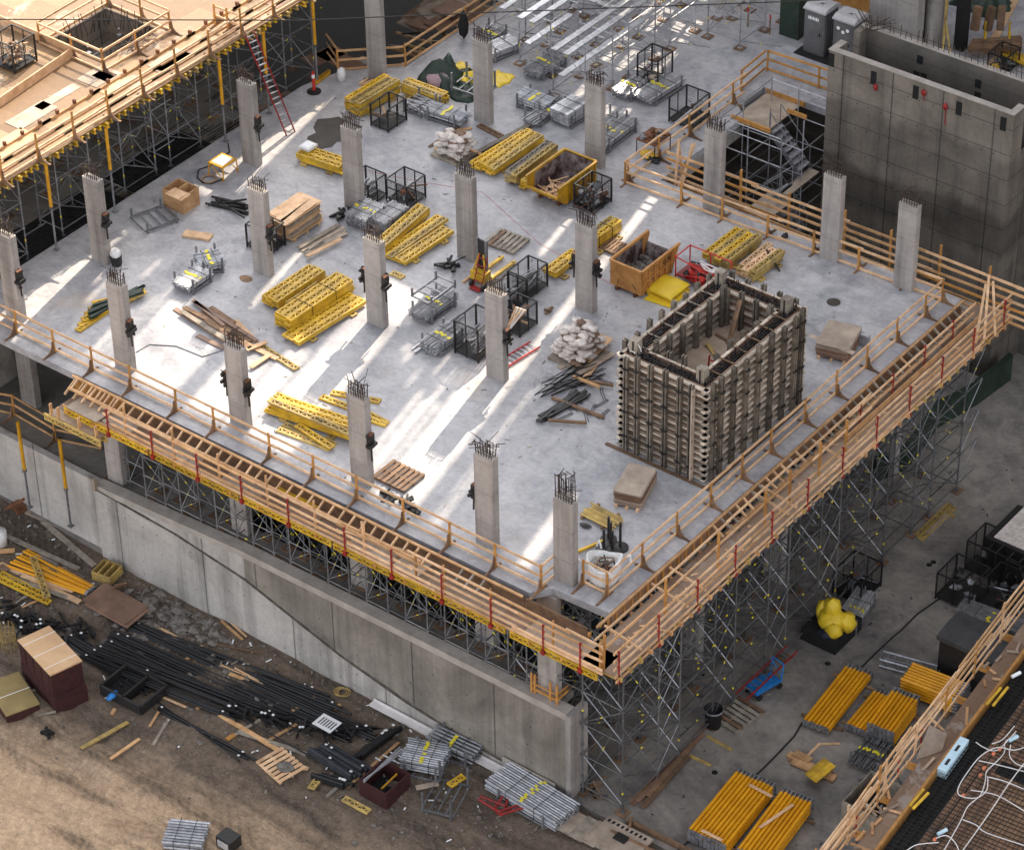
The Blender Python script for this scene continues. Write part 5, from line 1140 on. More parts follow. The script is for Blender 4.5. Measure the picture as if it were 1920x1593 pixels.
# bag piles
def bags(px, py, lx, ly, h, lab, n=40, m='whitew', bm='plyb'):
    q = A(px, py); t = thing('bag_pile', lab, 'bag pile', q)
    b = MB(); b.box((-lx/2, -ly/2, 0), (lx/2, ly/2, .12)); part('pallet', b, 'lumg', t)
    for k in range(n):
        lay = k*1.0/n; x = R.uniform(-.42, .42)*lx*(1-.25*lay); y = R.uniform(-.42, .42)*ly*(1-.25*lay); b = MB()
        b.lump((x, y, .2+h*lay), (.26, .19, .085), rr=.26, seed=k, sq=.6, n=10); smooth(part('bag', b, m if R.random() < .82 else bm, t))
    return t
bags(1085, 668, 1.75, 1.7, 1.15, 'big heap of white bags on a pallet left of the core form', 110)
bags(851, 290, 1.5, 1.35, .85, 'smaller wrapped heap of pinkish white bags near the long channel', 80)
b = MB(); a, d, l, L_ = frame((1105, 688), (1150, 645)); b.extr([a+Z*.2, a+d*L_+Z*.25, a+d*L_+l*1.0+Z*.25, a+l*1.0+Z*.2], Z*.03); solo('plywood_sheet', b, 'ply', 'tan plywood sheet leaning by the big heap of white bags', 'plywood sheet')
heap([((1048, 690), (1062, 682)), ((1095, 712), (1135, 655)), ((1085, 700), (1150, 662))], 'timber offcut by the big heap of white bags', 'offcuts by the big heap of white bags', ('lumb', 'lump', 'plyg'), 0, .22)
# bulk bag
q = A(1133, 1088); t = thing('bulk_bag', 'open white bulk bag full of scrap beside the near column', 'bulk bag', q); b = MB()
n = 20; vs = []
for r_, z_ in ((.42, 0), (.52, .25), (.55, .55), (.56, .8), (.60, 1.0), (.54, 1.02), (.47, .75), (.44, .7)):
    for i in range(n):
        a_ = 6.28319*i/n; sq = 1/max(abs(math.cos(a_)), abs(math.sin(a_)))**.45; k = R.uniform(-.03, .03); wob = .16*math.sin(a_*2+.6) if z_ > .9 else .03*math.sin(a_*5)
        vs.append((r_*sq*math.cos(a_)*(1+k), r_*sq*math.sin(a_)*(1+k), z_+wob))
b.add(vs, [(j*n+i, j*n+(i+1) % n, (j+1)*n+(i+1) % n, (j+1)*n+i) for j in range(7) for i in range(n)]+[tuple(range(7*n, 8*n))]); smooth(part('sack', b, 'white', t))
for k in range(26): b = MB(); e = Vector((R.uniform(-.2, .2), R.uniform(-.2, .2), R.uniform(-.04, .1))); c = Vector((R.uniform(-.28, .28), R.uniform(-.28, .28), .74+.006*k)); b.bar(c-e, c+e, .05, .03); part('scrap_piece', b, R.choice(['lumb', 'black', 'lumg', 'rust']), t)
for sx, sy in ((-1, -1), (1, -1), (1, 1), (-1, 1)): b = MB(); b.path([(sx*.5, sy*.5, .9), (sx*.68, sy*.62, 1.12), (sx*.75, sy*.55, .85)], .03, 5); part('loop', b, 'white', t)
# black post bases
for i, (px, py) in enumerate([(1132, 1030), (1145, 1022), (1163, 1027), (1148, 1033), (1141, 1012)]):
    t = thing('post_base', 'black steel post on a round foot beside the white bulk bag', 'post', A(px, py), group='black posts beside the bulk bag'); b = MB(); b.lathe([(0, 0), (.3, 0), (.3, .08), (.06, .12), (0, .12)], n=16); part('foot', b, 'black', t); b = MB(); b.tube((0, 0, .1), (0, 0, .95+.12*(i % 3)), .05, 8); part('pole', b, 'black', t)
for k in range(9): a, d, l, L_ = frame((1088, 968), (1138, 993)); b = MB(); o = a+l*(.09*k)+Z*.15; b.tube(o+d*R.uniform(-.1, .1), o+d*(L_+R.uniform(-.1, .3)), .04, 8); solo('yellow_pole', b, 'yelw', 'yellow pole in the flat row right of the near column', 'pole', 'the flat row of yellow poles right of the near column')
for u in (.1, .85): b = MB(); b.bar(a+d*L_*u-l*.1+Z*.05, a+d*L_*u+l*.95+Z*.05, .1, .1); solo('timber_bearer', b, 'lumb', 'timber bearer under the yellow poles right of the near column', 'bearer', 'bearers under the yellow poles')
b = MB(); b.bar(A(1083, 1033, .06), A(1140, 1009, .06), .09, .09); solo('yellow_post', b, 'yel', 'single square yellow post lying left of the black posts', 'post')
b = MB(); b.lump(tuple(A(1098, 985, .06)), (.25, .12, .06), rr=.4); solo('glove_pair', b, 'black', 'dark rag lying on the deck right of the near column', 'rag')
# small black parts near the front rail
for i, (px, py) in enumerate([(725, 928), (735, 940), (762, 940), (770, 955), (780, 962)]):
    b = MB(); o = A(px, py); 
    for k in range(6): e = Vector((R.uniform(-.35, .35), R.uniform(-.25, .25), R.uniform(0, .1))); b.bar(o+Z*.08-e, o+Z*.12+e, .07, .08)
    solo('black_clamp', b, 'black', 'black steel column clamp lying behind the front guardrail', 'clamp', 'black clamps behind the front guardrail')
for i, (px, py, g_) in enumerate([(848, 500, 'left of the yellow stacker'), (635, 405, 'at the foot of the column behind the plywood pile'), (655, 400, 'in front of the column behind the twin cages')]):
    b = MB(); o = A(px, py)
    for k in range(9): e = Vector((R.uniform(-.3, .3), R.uniform(-.4, .4), R.uniform(0, .15))); c = o+Vector((R.uniform(-.3, .3), R.uniform(-.3, .3), .12)); b.bar(c-e, c+e, .08, .1)
    if i == 0: b.tube(o+Z*.2, o+Vector((.2, 1.3, .15)), .03, 6)
    solo('clamp_heap', b, 'black', 'small heap of black steel clamps '+g_, 'clamp heap')
for k in range(16):
    a, c = A(395+R.uniform(-12, 20), 372+R.uniform(-8, 14), .05+.04*(k//4)), A(462+R.uniform(-12, 8), 395+R.uniform(-22, 14), .05+.04*(k//4)); b = MB(); b.bar(a, c, .07, .07); solo('black_bar', b, 'black', 'black steel bar in the dark heap left of the plywood column', 'steel bar', 'black steel bars in the heap left of the plywood column')
# loose reinforcement left of the core form
for k in range(15):
    p = (1000+R.uniform(0, 40), 745-R.uniform(0, 32)); q = (1110+R.uniform(-20, 35), 672+R.uniform(-5, 40)); b = MB(); b.tube(A(*p, .04+.015*k), A(*q, .04+.02*k), .022, 5); solo('reinforcing_bar', b, 'rebarb', 'black reinforcing bar in the loose rows left of the core form', 'reinforcing bar', 'loose bars left of the core form')
for k in range(14):
    b = MB(); o = A(1005+R.uniform(0, 18), 790-R.uniform(0, 12), .05+.02*(k % 4)); q = A(1080+R.uniform(0, 30), 735+R.uniform(-6, 10), .05+.02*(k % 4)); b.bar(o, q, .07, .05); solo('black_strip', b, 'rebarb', 'flat black steel strip in the bundle in front of the bag heap', 'steel strip', 'flat black strips in front of the bag heap')
heap([((1035, 745), (1132, 782)), ((1028, 787), (1100, 792)), ((1090, 712), (1150, 722)), ((1075, 705), (1125, 725))], 'timber lying across the loose bars left of the core form', 'timbers across the loose bars', ('lum', 'lumb'), .05, .1, .1, 'timber')
for k in range(16):
    o = A(1060+R.uniform(0, 75), 762+R.uniform(-60, 25), .03); a_ = R.uniform(0, 3); dx, dy = math.cos(a_)*.35, math.sin(a_)*.35; nx2, ny2 = -math.sin(a_)*.09, math.cos(a_)*.09; b = MB()
    b.path([o+Vector((-dx, -dy, 0)), o+Vector((dx, dy, 0)), o+Vector((dx+nx2, dy+ny2, 0)), o+Vector((-dx+nx2, -dy+ny2, 0))], .013, 4); solo('bar_stirrup', b, 'rebarb', 'thin bent stirrup lying left of the core form', 'stirrup', 'bent stirrups left of the core form')
for px, py in ((1030, 705), (1008, 718), (1022, 712)):
    b = MB(); o = A(px, py, .03); b.path([o+Vector((.16*math.cos(i*.7), .16*math.sin(i*.7), .01*i)) for i in range(10)], .014, 4); solo('wire_coil', b, 'galv', 'small coil of wire lying on the deck by the loose bars', 'wire coil', 'small wire coils by the loose bars')
# tarpaulins
def cloth(lab, name, px, py, lx, ly, m, hgt=.25, z=0., rz=0., seed=1, n=14, base=.02):
    q = random.Random(seed); b = MB(); ph = [q.uniform(0, 6) for _ in range(6)]; vs = []
    for j in range(n+1):
        for i in range(n+1):
            u, v_ = i/n-.5, j/n-.5; e = max(0, 1-(abs(u)*2)**4)*max(0, 1-(abs(v_)*2)**4)
            h = e*hgt*(.45+.55*math.sin(u*9+ph[0]+2*math.sin(v_*7+ph[1]))*math.sin(v_*8+ph[2]))+e*hgt*.5
            vs.append((u*lx*(1+.12*math.sin(v_*9+ph[3])), v_*ly*(1+.12*math.sin(u*8+ph[4])), max(0, h)+base))
    o = len(vs); vs += [(x, y, zz-base) for x, y, zz in vs]
    b.v = [tuple(x) for x in vs]; fs = [(j*(n+1)+i, j*(n+1)+i+1, (j+1)*(n+1)+i+1, (j+1)*(n+1)+i) for j in range(n) for i in range(n)]
    rim = [i for i in range(n)]+[j*(n+1)+n for j in range(n)]+[n*(n+1)+i for i in range(n, 0, -1)]+[j*(n+1) for j in range(n, 0, -1)]
    b.f = fs+[(rim[(k+1) % len(rim)], rim[k], rim[k]+o, rim[(k+1) % len(rim)]+o) for k in range(len(rim))]; b.m = [0]*len(b.f)
    return smooth(solo(name, b, m, lab, 'tarpaulin', at=tuple(A(px, py, z)), rz=rz))
cloth('dark green tarpaulin thrown in folds between yellow girders and a pallet frame', 'tarpaulin', 835, 150, 1.9, 2.2, 'tarpg', .75, seed=3)
cloth('dark green tarpaulin corner spread flat beside the column', 'tarpaulin', 868, 172, 1.6, 1.5, 'tarpg', .25, seed=8)
cloth('yellow tarpaulin spread behind the column by the green tarpaulin', 'tarpaulin', 870, 145, 1.8, 1.6, 'tarpy', .35, seed=5)
cloth('flat yellow tarpaulin corner right of the column by the green tarpaulin', 'tarpaulin', 935, 148, 1.1, 1.2, 'tarpy', .06, seed=6)
b = MB(); b.lump(tuple(A(820, 152, .3)), (.55, .5, .35), rr=.2, sq=.7); smooth(solo('pink_bale', b, mat('pink_wrap', (.45, .30, .32), (.3, .2, .22), 3), 'dusty pink wrapped bale at the green tarpaulin', 'bale'))
q = A(1253, 548); t = thing('folded_tarpaulin', 'folded yellow tarpaulin lying beside the orange tan skip', 'tarpaulin', q)
b = MB(); n = 12
def loft(prof_w, prof):
    vs = []; k = len(prof)
    for j in range(n+1):
        v_ = j/n-.5
        for (x, z_) in prof: vs.append((x*(1-.06*(2*v_)**2), v_*prof_w*(1+.05*x), z_*(1-.25*(2*v_)**4)))
    b.add(vs, [(j*k+i, j*k+(i+1) % k, (j+1)*k+(i+1) % k, (j+1)*k+i) for j in range(n) for i in range(k)]+[tuple(range(k-1, -1, -1)), tuple(range(n*k, n*k+k))])
loft(1.3, [(-.62, .06), (-.7, .2), (-.66, .36), (-.5, .44), (0, .46), (.5, .40), (.62, .34), (.62, .28), (.1, .30), (-.45, .30), (-.52, .22), (-.45, .15), (.1, .13), (.62, .12), (.62, .05)])
o = part('folds', b, 'tarpy', t); o.rotation_euler = (0, 0, rad(0)); b = MB(); b.extr([(-.5, -1.0, .02), (.7, -.85, .02), (.7, .5, .02), (-.5, .5, .02)], (0, 0, .03)); part('under_flap', b, 'tarpy', t)
# red trolley by the block stacks
t = thing('red_trolley', 'red steel trolley of hoses and fittings in front of the block stacks', 'trolley', A(1318, 530))
b = MB(); b.box((-1.0, -.5, .25), (1.0, .5, .3)); part('platform', b, 'red', t)
for x in (-1, 0, 1): 
    for y in (-.5, .5): b = MB(); b.tube((x, y, .05), (x, y, 1.2 if y > 0 or x < 0 else .8), .03, 5); part('post', b, 'redb', t)
for y in (-.5, .5): b = MB(); b.tube((-1, y, 1.15), (1, y, 1.15 if y > 0 else .8), .03, 5); part('rail', b, 'redb', t)
b = MB(); b.tube((-1, -.5, 1.15), (-1, .5, 1.15), .03, 5); b.tube((-1, -.5, .3), (1, -.5, .8), .025, 5); part('brace', b, 'redb', t)
for k in range(5): b = MB(); b.path([(R.uniform(-.5, .7)+.25*math.cos(i*.6), .25*math.sin(i*.6), .45+.07*k+.02*i) for i in range(11)], .035, 5); part('hose', b, R.choice(['redb', 'pvc', 'black', 'redb']), t)
for k in range(8): b = MB(); b.lump((R.uniform(-.9, .8), R.uniform(-.35, .35), .45), (.16, .14, .14), rr=.4, seed=k); part('fitting', b, R.choice(['black', 'tarpg', 'galv', 'redb']), t)
# stacker truck
t = thing('stacker', 'yellow hand stacker with a tall dark mast and red hand truck', 'stacker', A(905, 525))
for x in (-.22, .22): b = MB(); b.box((x-.05, -.05, .1), (x+.05, .05, 2.0)); part('mast_post', b, 'galv', t)
b = MB(); b.box((-.16, -.03, .3), (.16, .03, 1.95)); part('mast_shield', b, 'black', t)
b = MB(); b.box((-.35, -.35, .15), (.35, .1, .55)); b.bar((-.3, -.2, .5), (-.1, -.05, 1.3), .06, .06); b.bar((.3, -.2, .5), (.1, -.05, 1.3), .06, .06); part('body', b, 'yel', t)
for x in (-.3, .3): b = MB(); b.bar((x, 0, .12), (x+.02, 1.7, .12), .14, .08); part('fork', b, 'yel', t)
for x in (-.34, .34):
    for y in (-.25, 1.55): b = MB(); b.tube((x-.03, y, .09), (x+.03, y, .09), .09, 10); part('wheel', b, 'black', t)
t = thing('hand_truck', 'dark red hand truck with two black wheels leaning on the yellow stacker', 'hand truck', A(896, 540))
for x in (-.2, .2): b = MB(); b.tube((x, 0, .15), (x-.02, .45, 1.35), .025, 6); part('rail', b, 'red', t)
for z_ in (.3, .6, .9, 1.2): b = MB(); y = (z_-.15)*.375; b.tube((-.2, y, z_), (.2, y, z_), .02, 5); part('cross_bar', b, 'red', t)
b = MB(); b.box((-.25, -.28, .05), (.25, 0, .08)); part('toe_plate', b, 'red', t)
for x in (-.3, .3): b = MB(); b.tube((x-.05, 0, .15), (x+.05, 0, .15), .15, 12); part('wheel', b, 'black', t)
heap([((868, 528), (880, 520)), ((876, 522), (890, 512))], 'short timber stub left of the hand truck', 'timber stubs left of the hand truck', ('lump',), .03, .1, .08)
heap([((1023, 588), (1033, 578)), ((1026, 582), (1036, 575)), ((1020, 580), (1034, 582))], 'short timber block lying alone on the open deck', 'timber blocks alone on the open deck', ('lumb',), 0, .1, .08)
# orange stool and hose
t = thing('work_stool', 'orange steel work stool with a white top beside a column', 'work stool', A(419, 325))
b = MB(); b.box((-.42, -.45, .62), (.42, .45, .66)); part('frame', b, 'orange', t); b = MB(); b.box((-.3, -.33, .662), (.3, .33, .675)); part('top', b, 'lens', t)
for x in (-.4, .4):
    for y in (-.42, .42): b = MB(); b.tube((x, y, .63), (x*1.05, y*1.1, 0), .03, 6); part('leg', b, 'orange', t)
for y in (-.42, .42): b = MB(); b.tube((-.4, y, .6), (.42, y*1.08, .08), .02, 5); part('brace', b, 'orange', t)
b = MB(); pts = [A(*p, .03) for p in ((428, 268), (430, 285), (415, 296), (395, 310), (372, 318), (370, 333), (380, 342), (398, 343), (420, 335))]; b.path(pts, .03, 6); solo('black_hose', b, 'black', 'black hose curling round the orange work stool', 'hose')
for k in range(3):
    b = MB(); o = A(392, 335, .03+.04*k); b.path([o+Vector((.3*math.cos(i*.5), .3*math.sin(i*.5), 0)) for i in range(14)], .02, 5); solo('rope_coil', b, 'lum', 'tan rope coil beside the orange work stool', 'rope coil', 'tan rope coils beside the stool')
t = thing('white_bag', 'white bag on a black bucket beside the column left of centre', 'bag', A(219, 496)); b = MB(); b.lathe([(.0, 0), (.2, 0), (.25, .42), (0, .42)], n=12); part('bucket', b, 'black', t); b = MB(); b.lump((0, 0, .55), (.24, .24, .25), rr=.2, seed=4); smooth(part('sack', b, 'white', t))
b = MB(); b.lump(tuple(A(640, 140, .3)), (.2, .2, .4), rr=.15, seed=2, sq=.6); smooth(solo('white_sack', b, 'white', 'small white sack at the corner of the pit guardrail', 'sack'))
t = thing('delineator', 'red delineator post with white bands on a black base', 'delineator', A(589, 172)); b = MB(); b.lathe([(0, 0), (.32, 0), (.32, .05), (.1, .1), (0, .1)], n=14); part('base', b, 'black', t); b = MB(); b.tube((0, 0, .08), (0, 0, 1.0), .07, 10); part('post', b, 'redb', t); b = MB(); b.tube((0, 0, .72), (0, 0, .9), .074, 10); part('white_band', b, 'lens', t); b = MB(); b.tube((0, 0, 1.0), (0, 0, 1.06), .04, 8); part('tip', b, 'redb', t)
b = MB()
for k in range(3): b.bar(A(592, 156-k*3, .1), A(618, 136-k*2, .1), .12, .1)
solo('yellow_rack', b, 'orange', 'yellow steel frame lying behind the red delineator post', 'steel frame')
t = thing('white_box', 'small white control box on the yellow girder stack', 'box', A(578, 276, .5)); b = MB(); b.box((-.28, -.3, 0), (.28, .3, .12)); part('body', b, 'white', t); b = MB(); b.box((-.2, -.22, .12), (.2, .22, .15)); part('lid', b, 'lens', t)
b = MB(); pts = []
for i in range(20): a_ = 6.28*i/20; r_ = .9*(1+.3*math.sin(a_*3)+.15*math.sin(a_*7)); pts.append((r_*math.cos(a_)*1.1, r_*math.sin(a_)*1.6))
b.prism(pts, 0, .012); tag(link('wet_patch', b.mesh('wet_patch', 'drk'), None, tuple(A(620, 252, .004))), kind='structure')
b = MB(); b.prism([(.28*math.cos(i*.52), .28*math.sin(i*.52)) for i in range(12)], 0, .012); tag(link('oil_patch', b.mesh('oil_patch', 'drk'), None, tuple(A(1563, 566, .004))), kind='structure')
b = MB(); b.prism([(.3*math.cos(i*.52), .22*math.sin(i*.52)) for i in range(12)], 0, .012); tag(link('oil_patch', b.mesh('oil_patch', 'lumb'), None, tuple(A(461, 522, .004))), kind='structure')
b = MB(); b.path([A(*p, .02) for p in ((440, 642), (420, 655), (380, 668), (330, 648), (280, 645), (255, 660))], .02, 5); solo('grey_cord', b, 'galv', 'grey cord snaking from the brown plank heap across the lit deck', 'cord')
b = MB(); b.lump(tuple(A(1472, 441, .1)), (.12, .2, .1), rr=.3); solo('black_tool', b, 'black', 'small black tool lying near the far guardrail', 'tool')
b = MB(); b.tube(A(1437, 467, .6), A(1462, 508, .05), .04, 6); solo('black_pole', b, 'black', 'black pole leaning on the second block stack', 'pole')
b = MB(); b.path([A(*p, .015) for p in ((600, 300), (760, 335), (905, 360), (1010, 455), (1160, 540), (1235, 560))], .006, 4); solo('chalk_string', b, 'redb', 'thin red string stretched across the deck past the skips', 'string')
# rear of the deck: toilets, cabinets, walls
for i, (px, py, lab) in enumerate(((1543, 108, 'grey portable toilet on the left with a white strip of lettering'), (1597, 128, 'grey portable toilet on the right with three white round stickers'))):
    t = thing('portable_toilet', lab, 'portable toilet', A(px, py)); lx, ly, h = 1.1, 1.15, 2.15
    b = MB(); c = .06; b.prism([(-lx+c, 0), (-c, 0), (0, c), (0, ly-c), (-c, ly), (-lx+c, ly), (-lx, ly-c), (-lx, c)], 0, h); part('cabin', b, 'grey', t)
    b = MB(); b.prism([(-lx-.04, -.04), (.04, -.04), (.04, ly+.04), (-lx-.04, ly+.04)], h, h+.08); b.extr([(-lx-.02, -.02, h+.08), (.02, -.02, h+.08), (0, .3, h+.22), (0, ly-.1, h+.22), (.0, ly, h+.08), (-lx, ly, h+.08), (-lx, ly-.1, h+.22), (-lx, .3, h+.22)], (0, 0, 0.0)) if False else None
    b.extr([(-lx-.02, -.02, h+.08), (-lx-.02, .2, h+.2), (-lx-.02, ly-.2, h+.2), (-lx-.02, ly+.02, h+.08)], (lx+.04, 0, 0)); part('roof', b, 'greyt', t)
    b = MB(); b.box((-lx+.14, -.02, .12), (-.14, -.002, h-.12)); part('door', b, 'grey', t)
    b = MB(); b.box((-.26, -.05, 1.0), (-.2, -.021, 1.15)); part('handle', b, 'black', t)
    b = MB()
    for k in range(5): b.box((.003, .12+k*.22, .2), (.03, .18+k*.22, h-.15))
    part('side_ribs', b, 'grey', t)
    if i == 0:
        b = MB(); xx = -lx+.24
        for wd in (.05, .07, .05, .06, .05, .07, .05): b.box((xx, -.027, h-.42-.01*(wd > .06)), (xx+wd, -.022, h-.26-.02*(wd < .06))); xx += wd+.025
        part('lettering', b, 'lens', t)
    else:
        for x, z_ in ((-.8, h-.36), (-.55, h-.5), (-.32, h-.36)): b = MB(); b.tube((x, -.03, z_), (x, -.021, z_), .085, 12); part('sticker', b, 'lens', t)
    b = MB(); b.path([(-lx, .1, h+.12), (-.5, .5, h+.22), (0, .2, h+.12)], .012, 4); b.path([(-lx+.2, ly, h+.1), (-.5, .5, h+.22), (0, ly-.1, h+.12)], .012, 4); part('sling', b, 'black', t)
q = A(1712, 100); b = MB(); b.box((q.x-2.4, q.y, 0), (q.x+.1, q.y+.6, 6.5)); solo('concrete_wall', b, 'column', 'tall pale concrete wall behind the dark shaft at the top', 'wall')
q = A(1758, 95); t = thing('concrete_column', 'rough concrete column with bar ends and yellow braces behind the dark shaft', 'column', (q.x-.4, q.y+.3, 0)); b = MB(); b.prism([(.45*math.cos(i*.3927), .45*math.sin(i*.3927)) for i in range(16)], 0, 3.2); part('shaft', b, 'column', t)
for i in range(14): b = MB(); a_ = i*.4488; b.tube((.36*math.cos(a_), .36*math.sin(a_), 3.2), (.36*math.cos(a_)+R.uniform(-.1, .1), .36*math.sin(a_), 4.6), .02, 5); part('rebar', b, 'rebar', t)
for k in range(5): b = MB(); b.path([(.38*math.cos(i*.5), .38*math.sin(i*.5), 3.3+.2*k) for i in range(14)], .012, 4); part('stirrup', b, 'rebar', t)
for x, y in ((-.75, -.2), (.62, -.2)): b = MB(); b.bar((x, y, 0), (x, y, 6), .1, .1); part('yellow_upright', b, 'yelw', t)
for p, q2 in (((.62, -.2, 1.6), (1.7, -1.2, 0)), ((.62, -.2, .9), (1.2, -1.2, 0)), ((-.75, -.2, 1.4), (-1.7, -.8, 0))): b = MB(); b.bar(p, q2, .09, .09); part('yellow_brace', b, 'yelw', t)
for dx, lab in ((-1.0, 'tall black panel left of the rough column behind the shaft'), (1.05, 'tall black panel with a pale top right of the rough column behind the shaft')):
    b = MB(); q = A(1758, 95); b.box((q.x-.55+dx, q.y+.5, 0), (q.x-.1+dx, q.y+1.0, 3.6)); b.box((q.x-.56+dx, q.y+.49, 3.602), (q.x-.09+dx, q.y+1.01, 3.66), 1); solo('hoarding_sheet', b, ['dark', 'lump'], lab, 'panel')
q = A(1492, 75); b = MB(); b.box((q.x-.9, q.y, 0), (q.x+.1, q.y+.8, 3)); solo('dark_cabinet', b, 'tarpg', 'dark green cabinet left of the portable toilets', 'cabinet')
b = MB(); q = A(1600, 60); b.box((q.x-2.4, q.y+1.6, .1), (q.x+1.2, q.y+1.66, 1.5)); solo('timber_hoarding', b, 'lumo', 'orange plywood hoarding behind the portable toilets', 'hoarding')
b = MB(); b.bar((q.x-2.6, q.y+1.5, 1.7), (q.x+1.8, q.y+1.4, 1.7), .05, .12); b.bar((q.x+1.2, q.y+1.5, 0), (q.x+1.2, q.y+1.5, 1.7), .1, .1); solo('timber_rail', b, 'lumo', 'orange timber rail above the hoarding behind the toilets', 'rail')
o = A(1490, 85); b = MB(); b.box((o.x+.3, o.y-.6, .005), (o.x+2.4, o.y+.9, .02)); tag(link('floor_hatch', b.mesh('floor_hatch', 'dark')), kind='structure')
for k in range(4): b = MB(); b.bar(A(1815+k*3, 92-k*4, .5+.05*k), A(1915, 88-k*5, .5+.05*k), .3, .22); solo('heavy_timber', b, 'lumb', 'heavy brown timber on yellow stands behind the shaft', 'timber', 'heavy timbers on yellow stands')
for px in (1845, 1890):
    for py in (80, 100): b = MB(); o = A(px, py); b.bar(o, o+Z*1.1, .07, .07); solo('yellow_stand', b, 'yel', 'yellow stand post holding the heavy brown timbers', 'stand', 'yellow stands of the heavy timbers')
for k in range(3): b = MB(); o = A(1825+k*24, 78); b.bar(o+Z*.6, o+Vector((R.uniform(-.3, .3), .2, 1.7)), .35, .25); solo('timber_block', b, 'lumb', 'upright brown block on the heavy timbers behind the shaft', 'timber block', 'upright blocks on the heavy timbers')
plank((1850, 100), (1903, 0), 'long pale plank behind the heavy timbers at the top right', None, .35, .05, 'lump')
for k in range(6): plank((1878, 84+k*3), (1925, 108+k*3), 'yellow board fanned out right of the heavy timbers', 'yellow boards right of the heavy timbers', .16, .06, 'yel', .1+.03*k)
heap([((1835, 150), (1900, 110)), ((1850, 128), (1880, 98))], 'pale board lying behind the shaft bars', 'pale boards behind the shaft bars', ('lump',), 0, .3)
cage(1884, 143, .9, 1.2, .9, 'small black frame with a yellow canister behind the shaft bars', fill=('scrap', 3)); b = MB(); b.lump(tuple(A(1866, 128, .4)), (.2, .2, .3), seed=3); solo('canister', b, 'yel', 'yellow canister in the small black frame behind the shaft bars', 'canister')
cloth('dark tarpaulin heap at the top right corner beyond the shaft', 'tarpaulin', 1840, 8, 2.6, 1.8, 'tarpg', .8, seed=12)
b = MB(); 
for k, (px, py) in enumerate(((1402, 50), (1443, 64))): o = A(px, py); b2 = MB(); b2.tube(o, o+Z*.8, .035, 6); b2.tube(o+Z*.8, o+Z*1.0, .04, 6, 1); solo('survey_stake', b2, ['lumb', 'redb'], 'thin stake with a red top standing on the open deck near the toilets', 'stake', 'red-topped stakes near the toilets')
# tray table by the rear guardrail
t = thing('tray_table', 'steel bench of rusty fittings beside the rear left guardrail', 'bench', A(1225, 285)); b = MB(); b.box((-.5, -.6, .75), (.5, .6, .8)); part('tray', b, 'rust', t)
for x in (-.47, .47):
    for y in (-.57, .57): b = MB(); b.tube((x, y, 0), (x, y, .78), .025, 5); part('leg', b, 'black', t)
for k in range(14): b = MB(); b.lump((R.uniform(-.4, .4), R.uniform(-.5, .5), .86), (.14, .14, .09), rr=.5, seed=k); part('fitting', b, R.choice(['rust', 'lumb', 'black', 'galv']), t)
b = MB(); b.lump(tuple(A(1218, 290, .15)), (.4, .25, .2), rr=.4); solo('yellow_machine', b, 'yel', 'small yellow machine under the steel bench', 'machine'); b = MB()
for k in range(5): b.lump(tuple(A(1212+k*5, 292+k*2, .12)), (.2, .2, .12), rr=.4, seed=k)
solo('tyre_pile', b, 'black', 'black rubber wheels in front of the steel bench', 'wheel')
# pit debris
for k in range(16):
    o = A(R.uniform(790, 900), R.uniform(5, 40), -1.2+.12*k*.3); b = MB(); a_ = R.uniform(-.3, .3); dx, dy = Vector((math.cos(a_), math.sin(a_), R.uniform(-.08, .08))), Vector((-math.sin(a_), math.cos(a_), R.uniform(-.1, .1)))
    b.extr([o-dx*.6-dy*1.1, o+dx*.6-dy*1.1, o+dx*.6+dy*1.1, o-dx*.6+dy*1.1], Z*.04); solo('plywood_sheet', b, R.choice(['plyb', 'plyg', 'lumb']), 'brown plywood sheet lying on the scaffold in the dark pit', 'plywood sheet', 'plywood sheets in the dark pit')
for k in range(16):
    o = A(R.uniform(740, 860), R.uniform(60, 118), -2.5+R.uniform(-1, 1)); e = Vector((R.uniform(-1, 1), R.uniform(-1, 1), R.uniform(-.4, .4))); b = MB(); b.bar(o-e, o+e, .14, .08); solo('timber', b, R.choice(['lum', 'yelw', 'lumb', 'black']), 'timber tangled in the dark pit below the guardrail', 'timber', 'tangled timbers in the dark pit')
for p, q2 in (((605, 95), (672, 130)), ((575, 118), (640, 92)), ((570, 175), (600, 160))): plank(p, q2, 'wide plywood sheet at the left edge of the dark pit', 'plywood sheets at the left of the dark pit', 1.0, .04, 'plyb', -.1)
b = MB(); o = A(870, 52, .6); b.lump((o.x, o.y, .75), (.2, .25, .7), rr=.25, seed=5, sq=.6); solo('black_cover', b, 'dark', 'black cloth hanging on the pit guardrail', 'cloth')
# wire over the site
b = MB(); P_ = [A(-60, 36, 16), A(560, 38, 16), A(900, 24, 16), A(1500, 2, 16), A(2100, -30, 16)]; b.path(P_, .022, 6); solo('overhead_wire', b, 'cable', 'thin dark wire strung across the top of the site', 'wire')
